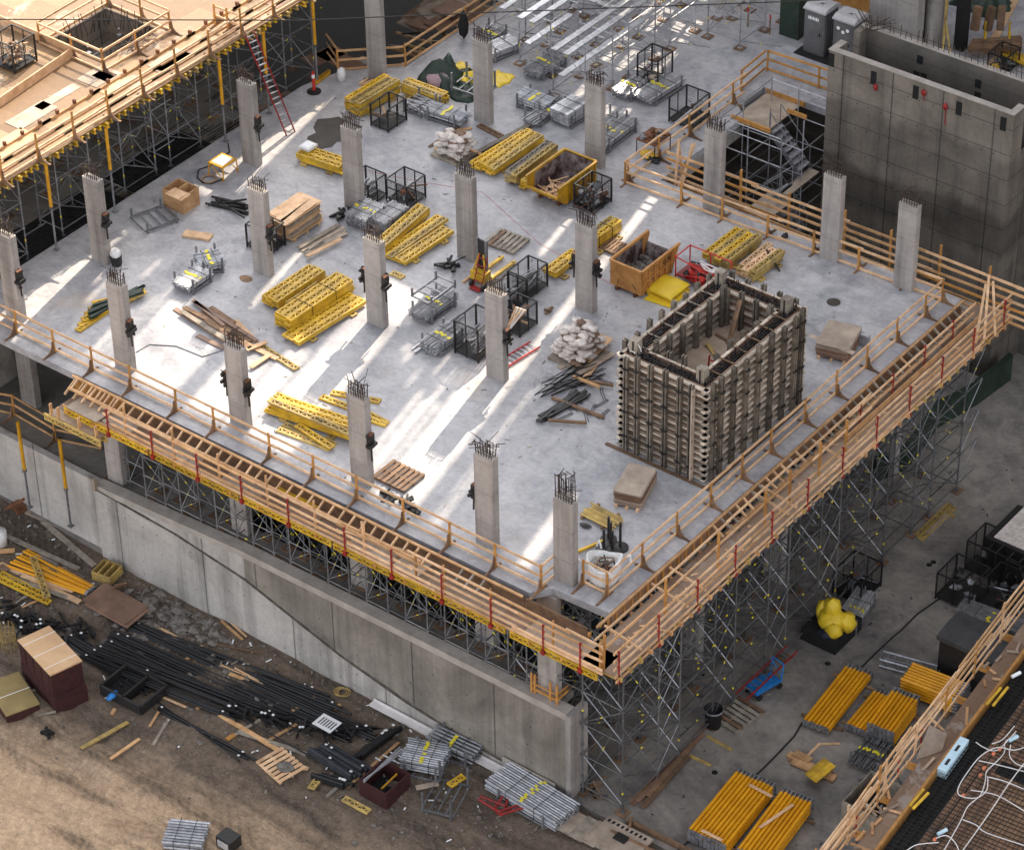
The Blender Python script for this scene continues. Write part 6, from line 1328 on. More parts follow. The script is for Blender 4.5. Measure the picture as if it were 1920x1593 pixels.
# ---------------------------------------------------------------- yard on the right
def props(p1, p2, n, m, lab, grp, z=G, pit=.162, bear=True, missing=0, r=.07):
    """stack of yellow tubular props, near bottom edge p1-p2"""
    a, d, l, L_ = frame(p1, p2, z); key = ('prop', round(L_, 1))
    if key not in YB:
        b = MB(); b.tube((-L_/2+.06, 0, 0), (L_/2-.16, 0, 0), r, 8); b.tube((L_/2-.16, 0, 0), (L_/2-.05, 0, 0), r*.75, 8, 1)
        for x in (-L_/2+.03, L_/2-.03): b.box((x-.015, -r*1.02, -r*1.02), (x+.015, r*1.02, r*1.02), 1)
        b.tube((L_/2-.24, 0, 0), (L_/2-.17, 0, 0), r*1.06, 8, 1); YB[key] = b.mesh('steel_prop', ['prop', 'galv'])
    if bear:
        for u in (.15, .85): b = MB(); b.bar(a+d*L_*u-l*.3+Z*.06, a+d*L_*u+l*(n*pit+.3)+Z*.06, .1, .1); solo('timber_bearer', b, 'lumb', 'timber bearer under '+grp, 'bearer', 'bearers under '+grp)
    rot = math.atan2(d.y, d.x)
    for j in range(m):
        for i in range(n-(missing if j == m-1 else 0)):
            o = a+d*(L_/2+R.uniform(-.03, .03))+l*(pit*(i+.5))+Z*(.12+r+.155*j); q = link('steel_prop', YB[key], None, o, rot); tag(q, lab, 'prop', grp, 'thing')
props((1553, 1382), (1638, 1273), 7, 2, 'yellow prop in the flat single layer beside the long cable', 'the flat single layer of props', missing=0)
props((1626, 1388), (1684, 1318), 6, 2, 'yellow prop in the low row against the tall prop block', 'the low row of props against the tall block')
props((1674, 1406), (1724, 1336), 7, 5, 'yellow prop in the tall block with visible tube ends', 'the tall block of props')
props((1683, 1302), (1795, 1345), 7, 5, 'yellow prop in the crosswise block with a metal frame behind', 'the crosswise block of props')
props((1360, 1612), (1456, 1492), 10, 4, 'yellow prop in the left one of the two long near stacks', 'the left long near stack of props', missing=0)
props((1440, 1640), (1526, 1522), 8, 4, 'yellow prop in the right one of the two long near stacks', 'the right long near stack of props')
for (p, q), lab in (((( 1405, 1470), (1448, 1492)), 'pale batten across the far end of the left long prop stack'), (((1316, 1555), (1354, 1574)), 'pale batten across the near end of the left long prop stack'), (((1425, 1550), (1487, 1507)), 'pale batten lying slantwise on the right long prop stack')): plank(p, q, lab, None, .12, .03, 'lump', G+.78)
for k, (p, q) in enumerate((((1648, 1248), (1768, 1285)), ((1650, 1242), (1770, 1278)))):
    pass
t = thing('lattice_truss', 'pale metal lattice frame lying behind the crosswise prop block', 'lattice frame', A(1648, 1248, G)); a, d, l, L_ = frame((1648, 1250), (1768, 1283), G)
for s_ in (0, .5): b = MB(); b.tube(a+l*s_+Z*.1, a+d*L_+l*s_+Z*.1, .045, 6); part('chord', b, 'alu', t, True); b = MB(); b.tube(a+l*s_+Z*.42, a+d*L_+l*s_+Z*.42, .045, 6); part('chord', b, 'alu', t, True)
for k in range(10): b = MB(); b.tube(a+d*L_*k/10+Z*(.1 if k % 2 else .42), a+d*L_*(k+1)/10+Z*(.42 if k % 2 else .1), .025, 5); b2 = b; part('strut', b, 'galv', t, True); b = MB(); b.tube(a+d*L_*k/10+Z*.42, a+d*L_*k/10+l*.5+Z*.42, .025, 5); part('cross_strut', b, 'galv', t, True)
t = thing('lattice_truss', 'dark metal lattice frame lying near the wooden bin at the bottom', 'lattice frame', A(1625, 1465, G)); a, d, l, L_ = frame((1625, 1488), (1690, 1470), G)
for s_ in (0, .7): b = MB(); b.tube(a+l*s_+Z*.1, a+d*L_+l*s_+Z*.1, .04, 6); part('chord', b, 'galvd', t, True)
for k in range(7): b = MB(); b.tube(a+d*L_*k/6+Z*.1, a+d*L_*(k+(k < 6))/6+l*.7+Z*.1, .03, 5); part('strut', b, 'galvd', t, True)
bundle((1600, 1192), (1640, 1135), .9, 11, 4, 'banded grey tubes right of the yellow heap by the shores', z=G, mt='tubeb'); rack((1600, 1192), (1640, 1135), .9, 'grey pallet under the tubes right of the yellow heap', z=G)
bundle((1800, 1165), (1895, 1200), .9, 8, 3, 'banded grey square tubes in front of the black cages', z=G, mt='galv', box=True); rack((1800, 1165), (1895, 1200), .9, 'grey pallet under the square tubes by the black cages', z=G)
bundle((1638, 1450), (1672, 1408), 1.0, 13, 2, 'flat fan of dark tubes near the tall prop block', z=G, mt='galvd', fan=.1); rack((1640, 1455), (1690, 1400), 1.1, 'grey pallet under the flat fan of dark tubes', z=G, h=.6)
YC = 'black cages in the yard'
cage(1613, 1135, 1.3, 1.5, 1.2, 'black cage beside the tubes under the tall shores', G, fill=('scrap', 4), grp=YC)
cage(1815, 1148, 1.5, 1.5, 1.3, 'leftmost black cage in the dark yard group', G, fill=('scrap', 10), grp=YC)
cage(1862, 1090, 1.3, 1.4, 1.5, 'black cage farthest back in the dark yard group', G, fill=('scrap', 5), grp=YC)
cage(1900, 1165, 1.6, 1.6, 1.2, 'black cage in front of the pale sheet in the yard group', G, fill=('scrap', 14), grp=YC)
cage(1905, 1105, 1.4, 1.6, 1.4, 'black cage below the pale sheet in the yard group', G, fill=('scrap', 8), grp=YC)
cage(1940, 1125, 1.4, 1.5, 1.4, 'black cage cut by the right border in the yard group', G, fill=('scrap', 8), grp=YC)
t = thing('dark_container', 'low dark container with a pale sheet cover at the right border', 'container', A(1935, 1060, G)); b = MB(); b.box((-1.6, -1.2, 0), (1.5, 1.4, 1.5)); part('body', b, 'black', t); b = MB(); b.box((-1.3, -1.0, 1.503), (1.5, 1.4, 1.55)); part('cover', b, 'whitew', t)
b = MB(); pts = [A(*p, G+zz) for p, zz in (((1920, 970), .6), ((1905, 972), 1.2), ((1896, 985), 1.3), ((1893, 1005), .9), ((1890, 1015), .3), ((1860, 1028), .06), ((1830, 1045), .05), ((1812, 1058), .05))]; b.path(pts, .05, 6); solo('thick_hose', b, 'cable', 'thick black hose looping down to the black cages', 'hose')
b = MB(); pts = [A(*p, G+.03) for p in ((1835, 1062), (1790, 1100), (1760, 1122), (1720, 1150), (1690, 1180), (1672, 1195), (1640, 1225), (1610, 1255), (1575, 1287), (1530, 1322), (1505, 1352), (1490, 1378), (1460, 1410), (1430, 1440), (1414, 1455), (1395, 1490), (1330, 1545), (1280, 1585), (1240, 1620))]; b.path(pts, .035, 6); solo('long_cable', b, 'cable', 'long dark cable winding across the yard past the prop stacks', 'cable')
t = thing('fire_extinguisher', 'small red cylinder lying in the yard below the square tubes', 'cylinder', A(1815, 1195, G+.1)); a, c = A(1806, 1205, G+.12), A(1824, 1183, G+.12); b = MB(); b.tube(a, c, .11, 10); part('body', b, 'redb', t, True)
for e in (a, c): b = MB(); b.tube(e-Vector((.12, .05, 0)), e+Vector((.12, .05, 0)), .13, 10); part('wheel', b, 'black', t, True)
t = thing('site_cabinet', 'black steel cabinet under the near end of the second deck', 'cabinet', A(1880, 1290, G)); b = MB(); b.box((-2.4, -.9, .0), (0, .6, 1.9)); part('body', b, 'black', t); b = MB(); b.extr([(-2.5, -1.0, 1.9), (-2.5, .7, 1.9), (-2.5, .7, 2.15), (-2.5, -.1, 2.25), (-2.5, -1, 2.1)], (2.6, 0, 0)); part('lid', b, mat('charcoal_lid', (.06, .058, .06), (.04, .04, .042), 3), t)
b = MB(); b.box((-2.46, -.93, 1.88), (.05, -.905, 1.93)); part('edge_trim', b, 'galv', t)
t = thing('open_bin', 'grey timber bin holding offcuts at the bottom beside the second deck', 'bin', A(1650, 1575, G)); b = MB()
lx, ly, h = 1.7, 2.0, 1.0
for lo, hi in (((-lx, 0), (0, .06)), ((-lx, ly-.06), (0, ly)), ((-lx, .062), (-lx+.06, ly-.062)), ((-.06, .062), (0, ly-.062))): b = MB(); b.box((lo[0], lo[1], 0), (hi[0], hi[1], h)); part('side', b, 'lumg', t)
b = MB(); b.box((-lx+.06, .06, .02), (-.06, ly-.06, .06)); part('bottom', b, 'dark', t)
for k in range(6): b = MB(); e = Vector((R.uniform(-.5, .5), R.uniform(-.5, .5), R.uniform(0, .3))); c = Vector((-lx/2+R.uniform(-.3, .3), ly/2+R.uniform(-.3, .3), .4)); b.bar(c-e, c+e, .07, .05); part('offcut', b, R.choice(['lump', 'alu', 'lumb']), t)
# yellow heap with dark base
b = MB(); o = A(1560, 1175, G+.6)
for dx, dy, dz_, rx, ry, rz_ in ((0, 0, .35, .62, .55, .5), (-.1, .1, .85, .36, .34, .5), (.45, .3, .3, .4, .4, .42), (-.6, .2, .45, .25, .3, .45), (.3, -.4, .25, .35, .25, .35)): b.lump((o.x+dx, o.y+dy, o.z+dz_), (rx, ry, rz_), rr=.17, seed=int(rx*100), n=15, sq=.8)
smooth(solo('tarpaulin', b, 'tarpy', 'bright yellow tarpaulin bundled on a black base by the tall shores', 'tarpaulin'))
t = thing('black_bin', 'low black bin under the bright yellow bundle by the shores', 'bin', A(1545, 1218, G)); b = MB(); b.box((-1.1, 0, 0), (.5, 1.9, .6)); part('body', b, 'dark', t); b = MB(); b.lump((-.1, .4, .62), (.4, .35, .22), seed=5); part('dark_sack', b, mat('navy_cloth', (.015, .022, .05), (.008, .01, .025), 4), t)
for k in range(6): b = MB(); o = A(1575+k*4, 1118-k*6, G+.25); b.bar(o, o+Vector((.1, 1.4, .2)), .06, .05); solo('steel_trestle', b, 'galv', 'grey steel frame piece standing by the black cage under the shores', 'steel frame', 'grey steel frame pieces by the black cage')
# blue cart, bin, pallet
t = thing('blue_cart', 'small bright blue cart on black wheels at the foot of the red ladder', 'cart', A(1433, 1292, G)); rz_ = math.atan2(*(lambda v: (v.y, v.x))(A(1460, 1275, G)-A(1415, 1302, G))); t.rotation_euler = (0, 0, rz_)
b = MB(); b.box((-.7, -.32, .28), (.6, .32, .36)); b.box((-.7, -.32, .36), (.3, .32, .46)); part('platform', b, 'blue', t)
for y in (-.3, .3): b = MB(); b.tube((.6, y, .3), (.68, y, 1.1), .03, 6); part('handle_post', b, 'blue', t)
b = MB(); b.tube((.68, -.3, 1.1), (.68, .3, 1.1), .03, 6); b.tube((.62, -.3, .5), (.67, .3, .95), .02, 5); part('handle', b, 'blue', t)
for x in (-.55, .5):
    for y in (-.32, .32): b = MB(); b.tube((x, y-.04, .12), (x, y+.04, .12), .12, 10); part('wheel', b, 'black', t)
t = thing('round_bin', 'black round waste bin beside the grey pallet under the ladder', 'bin', A(1337, 1360, G)); b = MB(); b.lathe([(.0, 0), (.28, 0), (.36, .85), (.39, .87), (.36, .88), (.33, .85), (.27, .1), (0, .1)], n=16); smooth(part('body', b, 'black', t)); b = MB(); b.lathe([(.36, .84), (.41, .86), (.36, .9)], n=16); part('rim', b, 'galvd', t)
pallet(1383, 1342, 'grey weathered pallet lying beside the black round bin', rz_+.1, G, 'lumg', 1.35)
heap([((1185, 1508), (1322, 1362)), ((1196, 1500), (1318, 1375)), ((1205, 1512), (1290, 1415)), ((1215, 1490), (1300, 1392)), ((1180, 1500), (1250, 1440))], 'red brown plank in the pile along the tall shores', 'the plank pile along the tall shores', ('lumb', 'lum', 'plyb'), G, .22, .06)
heap([((1325, 1378), (1372, 1405)), ((1292, 1415), (1333, 1434))], 'short board lying left of the long cable', 'short boards left of the long cable', ('lum', 'yelw'), G, .14)
heap([((1480, 1420), (1560, 1452)), ((1478, 1412), (1540, 1446)), ((1486, 1425), (1566, 1458)), ((1490, 1410), (1520, 1425)), ((1492, 1430), (1565, 1462))], 'brown timber in the small heap under yellow boards in the yard', 'the small timber heap in the yard', ('lumb', 'lum', 'lumg'), G, .3, .08)
for k in range(5): plank((1512+k*4, 1452+k*3), (1548+k*4, 1422+k*3), 'short yellow board on the small timber heap in the yard', 'yellow boards on the small timber heap', .16, .06, 'yel', G+.4+.02*k)
heap([((1512, 1418), (1537, 1393)), ((1537, 1394), (1575, 1393))], 'thin bent batten above the small timber heap', 'thin battens above the small timber heap', ('lump',), G, .1)
gird(A(1720, 1005, G+.05), A(1782, 945, G+.05), 'yelw', 0, None, 'pair of faded girders lying in the yard beside the far shores', 'faded girders beside the far shores'); gird(A(1726, 1010, G+.05), A(1788, 950, G+.05), 'yelw', 0, None, 'pair of faded girders lying in the yard beside the far shores', 'faded girders beside the far shores')
plank((1740, 1000), (1778, 964), 'pale board lying next to the faded girders in the yard', None, .28, .08, 'plyg', G+.04); plank((1776, 962), (1790, 968), 'short yellow block at the end of the pale yard board', None, .12, .1, 'yelw', G+.05)
for k in range(10): b = MB(); e = A(1085+R.uniform(0, 60), 1482+R.uniform(-8, 16), G+.15); b.bar(e, e+Vector((R.uniform(-.8, .8), R.uniform(-.6, .6), R.uniform(-.1, .4))), .06, .05); solo('scrap_bar', b, R.choice(['black', 'rust', 'galvd', 'lumb']), 'tangled scrap at the foot of the wall end', 'scrap', 'tangled scrap at the foot of the wall end')
b = MB(); pts = [A(*p, 0) for p in ()]; a, c = Vector((.2, 24.6, G)), None
b = MB(); P_ = [A(1640, 905, G), A(1700, 880, G), A(1760, 800, G), A(1830, 760, G), A(1895, 712, G)]
for k in range(4): b.extr([P_[k], P_[k+1], P_[k+1]+Z*(1.1+.2*(k % 2)), P_[k]+Z*1.2], Vector((-.25, .15, 0)))
solo('dark_screen', b, 'tarpg', 'dark green dust screen strung from the far shores to the shaft', 'screen')
for px, py in ((1742, 1058), (1750, 1053), (1340, 1447), (1640, 1392), (1552, 1243)):
    b = MB(); b.prism([(.12*math.cos(i*.7), .12*math.sin(i*.7)) for i in range(9)], 0, .01); tag(link('floor_socket', b.mesh('floor_socket', 'dark'), None, tuple(A(px, py, G+.004))), kind='structure')
# wall-end trench forms at the bottom
for k, (p, q) in enumerate((((1145, 1560), (1280, 1625)), ((1175, 1538), (1300, 1600)), ((1185, 1535), (1180, 1555)))): b = MB(); b.bar(A(*p, G+.1), A(*q, G+.1), .08, .35); solo('form_board', b, 'lumb', 'brown form board along the trench at the bottom edge', 'form board', 'form boards along the bottom trench')
for k in range(4): b = MB(); o = A(1075+k*22, 1545+k*9, D+.3+.02*k); b.box((o.x-.8, o.y-.55, o.z), (o.x+.8, o.y+.55, o.z+.05)); solo('plywood_sheet', b, ('lumg', 'plyg')[k % 2], 'dusty plywood sheet lying by the trench at the bottom', 'plywood sheet', 'dusty sheets by the bottom trench')
t = thing('slotted_formwork', 'grey slotted form panel lying over the trench at the bottom', 'form panel', A(1165, 1575, G)); b = MB(); b.box((-1.0, -.6, .1), (1.0, .6, .2)); part('panel', b, 'plyg', t)
for k in range(9): b = MB(); b.box((-.9+k*.2, .35, .2), (-.8+k*.2, .5, .206)); part('slot', b, 'dark', t)
b = MB(); b.box((-.2, -.25, .2), (.3, .1, .28)); part('block', b, 'black', t)

# ---------------------------------------------------------------- second formwork deck, bottom right
Z2 = -4.62; e0, e1 = A(1640, 1592, Z2), A(1897, 1247, Z2); ed = (e1-e0).normalized(); en = Vector((ed.y, -ed.x, 0))
if en.x < 0: en = -en
def E2(u, v_, z=Z2): q = e0+ed*u+en*v_; return Vector((q.x, q.y, z))
U0, U1 = -5, 20
t = thing('second_deck', 'stained plywood deck covered with rebar mats and white conduits at the bottom right', 'formwork deck', tuple(e0))
def sheetq(u0, u1, v0, v1, z0, z1): b = MB(); b.extr([E2(u0, v0, z0), E2(u1, v0, z0), E2(u1, v1, z0), E2(u0, v1, z0)], Z*(z1-z0)); return b
part('decking', sheetq(U0, U1, 1.07, 12, Z2-.16, Z2-.1), 'rustply', t, True)
part('dark_band', sheetq(U0, U1, .12, 1.05, Z2-.42, Z2-.36), 'dark', t, True)
part('edge_beam', sheetq(U0, U1, 0, .1, Z2-.45, Z2+.06), 'lumo', t, True)
part('gap_shade_strip', sheetq(5.6, 6.3, 1.8, 12, Z2-.098, Z2-.09), 'dark', t, True)  # black strip laid on the decking, the gap's shade painted on
part('walkway', sheetq(U0, U1, -.85, -.02, Z2-.62, Z2-.58), 'walkply', t, True)
for u in range(U0, U1, 2): part('bracket', sheetq(u, u+.12, -1.3, 0, Z2-.9, Z2-.63), 'lumo', t, True)
b = MB()
for k in range(16): v_ = .25+k*.1; b.tube(E2(U0, v_, Z2-.25+.08*(k % 3)), E2(U1, v_, Z2-.25+.08*(k % 3)), .016, 4)
for k in range(66): v_ = 1.1+k*.165+R.uniform(-.03, .03); b.tube(E2(U0, v_, Z2-.02), E2(U1, v_+R.uniform(-.06, .06), Z2-.02), .014, 4)
for k in range(120): u = U0+k*.2+R.uniform(-.03, .03); b.tube(E2(u, .2, Z2-.05), E2(u+R.uniform(-.08, .08), 12, Z2-.05), .014, 4)
tag(link('rebar_mat', b.mesh('rebar_mat', 'rebarb')), kind='stuff')
for i, (u0, u1, v0, v1) in enumerate(((2.8, 5.4, 2.4, 6.0), (6.6, 9.5, 2.0, 4.5), (-.5, 2.5, 2.6, 6))): part('stained_panel', sheetq(u0, u1, v0, v1, Z2-.097, Z2-.085-.002*i), 'rustply' if i else 'lumb', t, True)
zc = Z2+.05
CP = [[(1905, 1375), (1885, 1390), (1883, 1410), (1865, 1430), (1850, 1445), (1847, 1465), (1838, 1490), (1815, 1510), (1800, 1540), (1770, 1593)],
      [(1920, 1400), (1900, 1405), (1870, 1400), (1840, 1415), (1815, 1445), (1797, 1475), (1800, 1490), (1830, 1495), (1850, 1480), (1852, 1455)],
      [(1835, 1425), (1860, 1430), (1920, 1445)], [(1850, 1455), (1880, 1462), (1920, 1478)], [(1820, 1480), (1870, 1490), (1925, 1522)],
      [(1920, 1430), (1890, 1470), (1850, 1530), (1800, 1600)], [(1805, 1535), (1830, 1545), (1850, 1560), (1925, 1585)], [(1755, 1570), (1775, 1565), (1792, 1580), (1800, 1600)],
      [(1830, 1390), (1845, 1400), (1870, 1405), (1905, 1370)], [(1895, 1395), (1893, 1415), (1905, 1430), (1925, 1437)], [(1700, 1593), (1720, 1582), (1760, 1578)], [(1860, 1393), (1880, 1385), (1902, 1360)]]
for i, pl in enumerate(CP):
    P_ = [A(*p, zc+.05*(i % 2)) for p in pl]; Q = []
    for k in range(len(P_)-1):
        p0, p1, p2, p3 = P_[max(0, k-1)], P_[k], P_[k+1], P_[min(len(P_)-1, k+2)]
        for s_ in range(4):
            x = s_/4; Q.append(.5*((2*p1)+(p2-p0)*x+(2*p0-5*p1+4*p2-p3)*x*x+(3*p1-p0-3*p2+p3)*x**3))
    Q.append(P_[-1]); b = MB(); b.path(Q, .019, 6); solo('white_conduit', b, 'pvc', 'white conduit looping over the rebar mat of the second deck', 'conduit', 'white conduits on the second deck')
for px, py in ((1875, 1403), (1863, 1412), (1845, 1438), (1838, 1452), (1806, 1490), (1753, 1572)): b = MB(); b.lump(tuple(A(px, py, zc)), (.07, .09, .05), seed=px); solo('conduit_clip', b, mat('orange_clip', (.75, .22, .10)) if px == 1875 else bpy.data.materials['orange_clip'], 'small orange clip on a white conduit', 'clip', 'orange clips on the white conduits')
for px, py, m_ in ((1892, 1388, 'bluel'), (1897, 1268, 'lens'), (1758, 1563, 'bluel')): b = MB(); o = A(px, py, zc); b.tube(o, o+Vector((.15, .35, .05)), .07, 8); solo('pipe_fitting', b, m_, 'pale blue pipe fitting lying on the second deck', 'pipe fitting', 'pale pipe fittings on the second deck')
t = thing('foam_block', 'long pale blue foam block lying along the edge of the second deck', 'foam block', A(1765, 1445, Z2)); a, c = A(1765, 1450, Z2-.1), A(1808, 1390, Z2-.1); b = MB(); b.bar(a, c, .34, .4); part('block', b, 'bluel', t, True)
for k in (.25, .68): b = MB(); o = a+(c-a)*k; b.bar(o+Z*.203-(c-a)*.09, o+Z*.203+(c-a)*.09, .1, .012); part('dark_print', b, 'black', t, True)
for p, q in (((1850, 1320), (1877, 1288)), ((1862, 1322), (1890, 1287)), ((1706, 1510), (1732, 1478)), ((1712, 1515), (1741, 1485))): b = MB(); b.bar(A(*p, Z2+.1), A(*q, Z2+.1), .09, .06); solo('yellow_board', b, 'yel', 'short yellow board stuck out over the rebar of the second deck', 'board', 'short yellow boards over the rebar')
t = thing('guardrail', 'pale timber guardrail with crossing boards along the second deck at the bottom right', 'guardrail', tuple(E2(0, -1.1)))
for u in (-2.2, .3, 2.5, 3.0, 5.4, 7.8, 10.2, 12.5, 15):
    b = MB(); p = E2(u, -1.15, Z2-.6); b.bar(p, p+Z*R.uniform(1.6, 2.0)+Vector((R.uniform(-.08, .08), R.uniform(-.08, .08), 0)), .1, .05); part('post', b, R.choice(['lumo', 'lump']), t, True)
for z_ in (1.05, .7, .35, .0, -.4):
    u = -3
    while u < 17: L_ = R.uniform(3.6, 4.8); b = MB(); b.bar(E2(u, -1.12-R.uniform(0, .06), Z2+z_+R.uniform(-.12, .12)), E2(u+L_, -1.1-R.uniform(0, .1), Z2+z_+R.uniform(-.1, .1)), .05, .1); part('rail', b, R.choice(['lump', 'lump', 'lum']), t, True); u += L_-.5
for u, z_ in ((-2, .2), (-1.4, .0), (.2, -.1), (4.6, .4)): b = MB(); b.bar(E2(u, -1.5, Z2+z_-.3), E2(u+3.6, -1.0, Z2+z_+.9), .05, .1); part('leaning_rail', b, 'lump', t, True)
for u in (1.0, 4.2, 6.0): b = MB(); p = E2(u, -1.2, Z2-.7); b.tube(p, p+Z*1.1, .035, 6); part('red_post', b, 'red', t, True)
b = MB(); b.extr([E2(5.2, -1.0, Z2-.57), E2(6.1, -.4, Z2-.57), E2(6.6, -.5, Z2-.2), E2(6.4, -1.1, Z2+.1)], Z*.04); part('ply_gusset', b, 'plyg', t, True)
for k in range(26): b = MB(); u = R.uniform(-2, 15); p = E2(u, R.uniform(-1.1, -.1), Z2-.54); a_ = R.uniform(0, 3); b.bar(p, p+Vector((math.cos(a_), math.sin(a_), .05))*R.uniform(.25, .9), .1, .05); solo('offcut', b, R.choice(['lump', 'lum', 'plyg']), 'timber offcut lying on the walkway of the second deck', 'offcut', 'timber offcuts on the second walkway')
for k in range(5):
    for v_ in (1.0, 5.0): 
        b = MB(); p = E2(-2+k*4.2, v_, G); b.tube(p, p+Z*4.1, .06, 8); solo('steel_prop', b, 'prop', 'prop holding up the second deck at the bottom right', 'prop', 'props under the second deck')

# ---------------------------------------------------------------- dirt yard at the lower left
def dz(px, py, o=0.):
    q = A(px, py, D)
    for _ in range(3): q = A(px, py, dirt_z(q.x, q.y))
    return Vector((q.x, q.y, q.z+o))
def dplank(p, q, lab, grp=None, w_=.2, h=.05, m='lump', o=.06, name='plank'):
    b = MB(); b.bar(dz(*p, o), dz(*q, o), w_, h); return solo(name, b, m, lab, 'plank', grp)
SP = [((80, 978), (178, 1062), .24, 'lumg', 'long grey brown scaffold plank lying on the dirt left of the wall jog'), ((50, 960), (184, 1022), .26, 'plyg', 'long pink brown plank along the foot of the recessed wall'), ((10, 1005), (148, 1068), .22, 'lumg', 'grey plank right of the white bucket'), ((65, 1040), (108, 1060), .14, 'lumg', 'short grey board between the planks and the orange poles'), ((0, 1035), (28, 1033), .25, 'lum', 'thick tan timber cut by the left border'), ((0, 1058), (150, 1130), .26, 'lump', 'pale broad board under the crossing yellow girder'), ((40, 1080), (138, 1110), .2, 'lump', 'pale board right of the crossing yellow girder'), ((10, 1080), (145, 1128), .2, 'lumg', 'grey board among the yellow girders at the left border'), ((0, 1062), (14, 1072), .3, 'plyb', 'brown board end at the left border'),
      ((42, 1140), (82, 1122), .08, 'lum', 'thin stick below the yellow girders'), ((30, 1132), (50, 1118), .1, 'lumg', 'short pale stick below the yellow girders'),
      ((153, 1404), (240, 1355), .18, 'yelw', 'yellow brown timber lying alone on the tan dirt'), ((207, 1424), (262, 1386), .13, 'lum', 'thin stick nearest the tyre tracks'), ((281, 1363), (301, 1330), .1, 'lum', 'thin stick standing slantwise near the open black frame'), ((287, 1398), (317, 1349), .12, 'lumg', 'grey stick in the middle of the tan dirt'), ((295, 1298), (322, 1297), .1, 'lum', 'short stick at the end of the bars'), ((305, 1308), (349, 1327), .1, 'lump', 'pale thin stick crossing the bar ends'), ((430, 1264), (467, 1277), .14, 'lum', 'tan stick on the upper black bars'), ((415, 1248), (493, 1284), .06, 'lump', 'thin pale lath on the upper black bars'), ((440, 1253), (485, 1278), .06, 'lump', 'second thin pale lath on the upper black bars'),
      ((412, 1340), (530, 1412), .2, 'lum', 'long tan plank leaning toward the pale pallet'), ((445, 1372), (575, 1415), .2, 'lumg', 'grey plank with a nailed end above the pale pallet'), ((505, 1388), (568, 1352), .14, 'lum', 'tan batten crossing under the thin bar'), ((430, 1385), (488, 1350), .12, 'lumg', 'grey batten left of the tan batten'), ((425, 1388), (440, 1378), .2, 'lumo', 'short orange timber block'), ((560, 1435), (578, 1443), .16, 'lump', 'pale board end right of the pale pallet'), ((280, 1168), (332, 1196), .12, 'lump', 'tan stick lying above the long black bars'), ((415, 1165), (455, 1200), .1, 'lum', 'stick at the foot of the wall'), ((425, 1160), (462, 1195), .08, 'lump', 'second stick at the foot of the wall'), ((402, 1208), (490, 1225), .06, 'lumb', 'thin brown lath above the bars'), ((650, 1478), (748, 1393), .12, 'lum', 'thin brown pole beside the black pipe bundle'), ((745, 1345), (800, 1372), .28, 'lum', 'wide orange board under the white channel'), ((680, 1445), (690, 1440), .14, 'lumg', 'grey stub beside the brown pole'), ((612, 1495), (632, 1478), .14, 'lumg', 'grey round stub near the yellow girder piece'), ((780, 1478), (822, 1470), .22, 'plyg', 'pale paper-covered board by the open steel frame'), ((0, 1272), (75, 1274), .1, 'lumg', 'grey lath behind the green-topped crate'), ((55, 1298), (82, 1290), .1, 'lumg', 'lath between the green and red crates'), ((70, 1343), (105, 1335), .08, 'lumg', 'thin lath below the red crate')]
for p, q, w_, m_, lab in SP: dplank(p, q, lab, None, w_, .05, m_)
for p, q, m_, lab in (((0, 1088), (93, 1133), 'yel', 'bright yellow girder at the left border of the dirt yard'), ((2, 1078), (80, 1118), 'yel', 'second yellow girder at the left border, under the first'), ((62, 1047), (90, 1130), 'yelw', 'faded girder lying across the orange poles'), ((645, 1500), (692, 1525), 'yelw', 'short faded girder piece on the dirt near the open box'), ((583, 1482), (600, 1460), 'yelw', 'short faded girder piece at the black pipe bundles'), ((842, 1476), (870, 1458), 'yel', 'short yellow girder piece beside the steel frame')):
    gird(dz(*p, .12), dz(*q, .3 if lab.startswith('faded girder') else .12), m_, 0, None, lab)
for k in range(7): a, c = dz(15+k*6, 1063-k*5, .08+.06*(k % 2)), dz(160+k*3, 1115-k*2, .08+.06*(k % 2)); b = MB(); b.tube(a, c, .065, 8); d_ = (c-a).normalized(); b.tube(c, c+d_*.12, .085, 8, 1); solo('orange_pole', b, ['prop', 'galv'], 'orange prop in the slanting row left of the brown sheets', 'prop', 'orange props left of the brown sheets')
for k in range(2):
    a, d, l, L_ = frame((155+k*2, 1132+k*7), (236+k*3, 1178+k*5), D); b = MB(); b.extr([a+Z*(.15+.05*(1-k)), a+d*L_+Z*(.15+.05*(1-k)), a+d*L_+l*1.3+Z*(.2+.05*(1-k)), a+l*1.3+Z*(.2+.05*(1-k))], Z*.04); solo('plywood_sheet', b, 'plyb', 'upper one of two red brown sheets near the orange poles' if k == 0 else 'lower one of two red brown sheets near the orange poles', 'plywood sheet')
q = dz(208, 1095); t = crate(208, 1098, .9, .9, .45, 'small open divided wooden box at the foot of the wall', D+.05, 'yelw', rad(10), 2)
b = MB(); o = dz(225, 1105, .1); b.bar(o, o+Vector((.3, -.2, .5)), .5, .04); solo('board', b, 'lumb', 'dark board leaning on the small open wooden box', 'board')
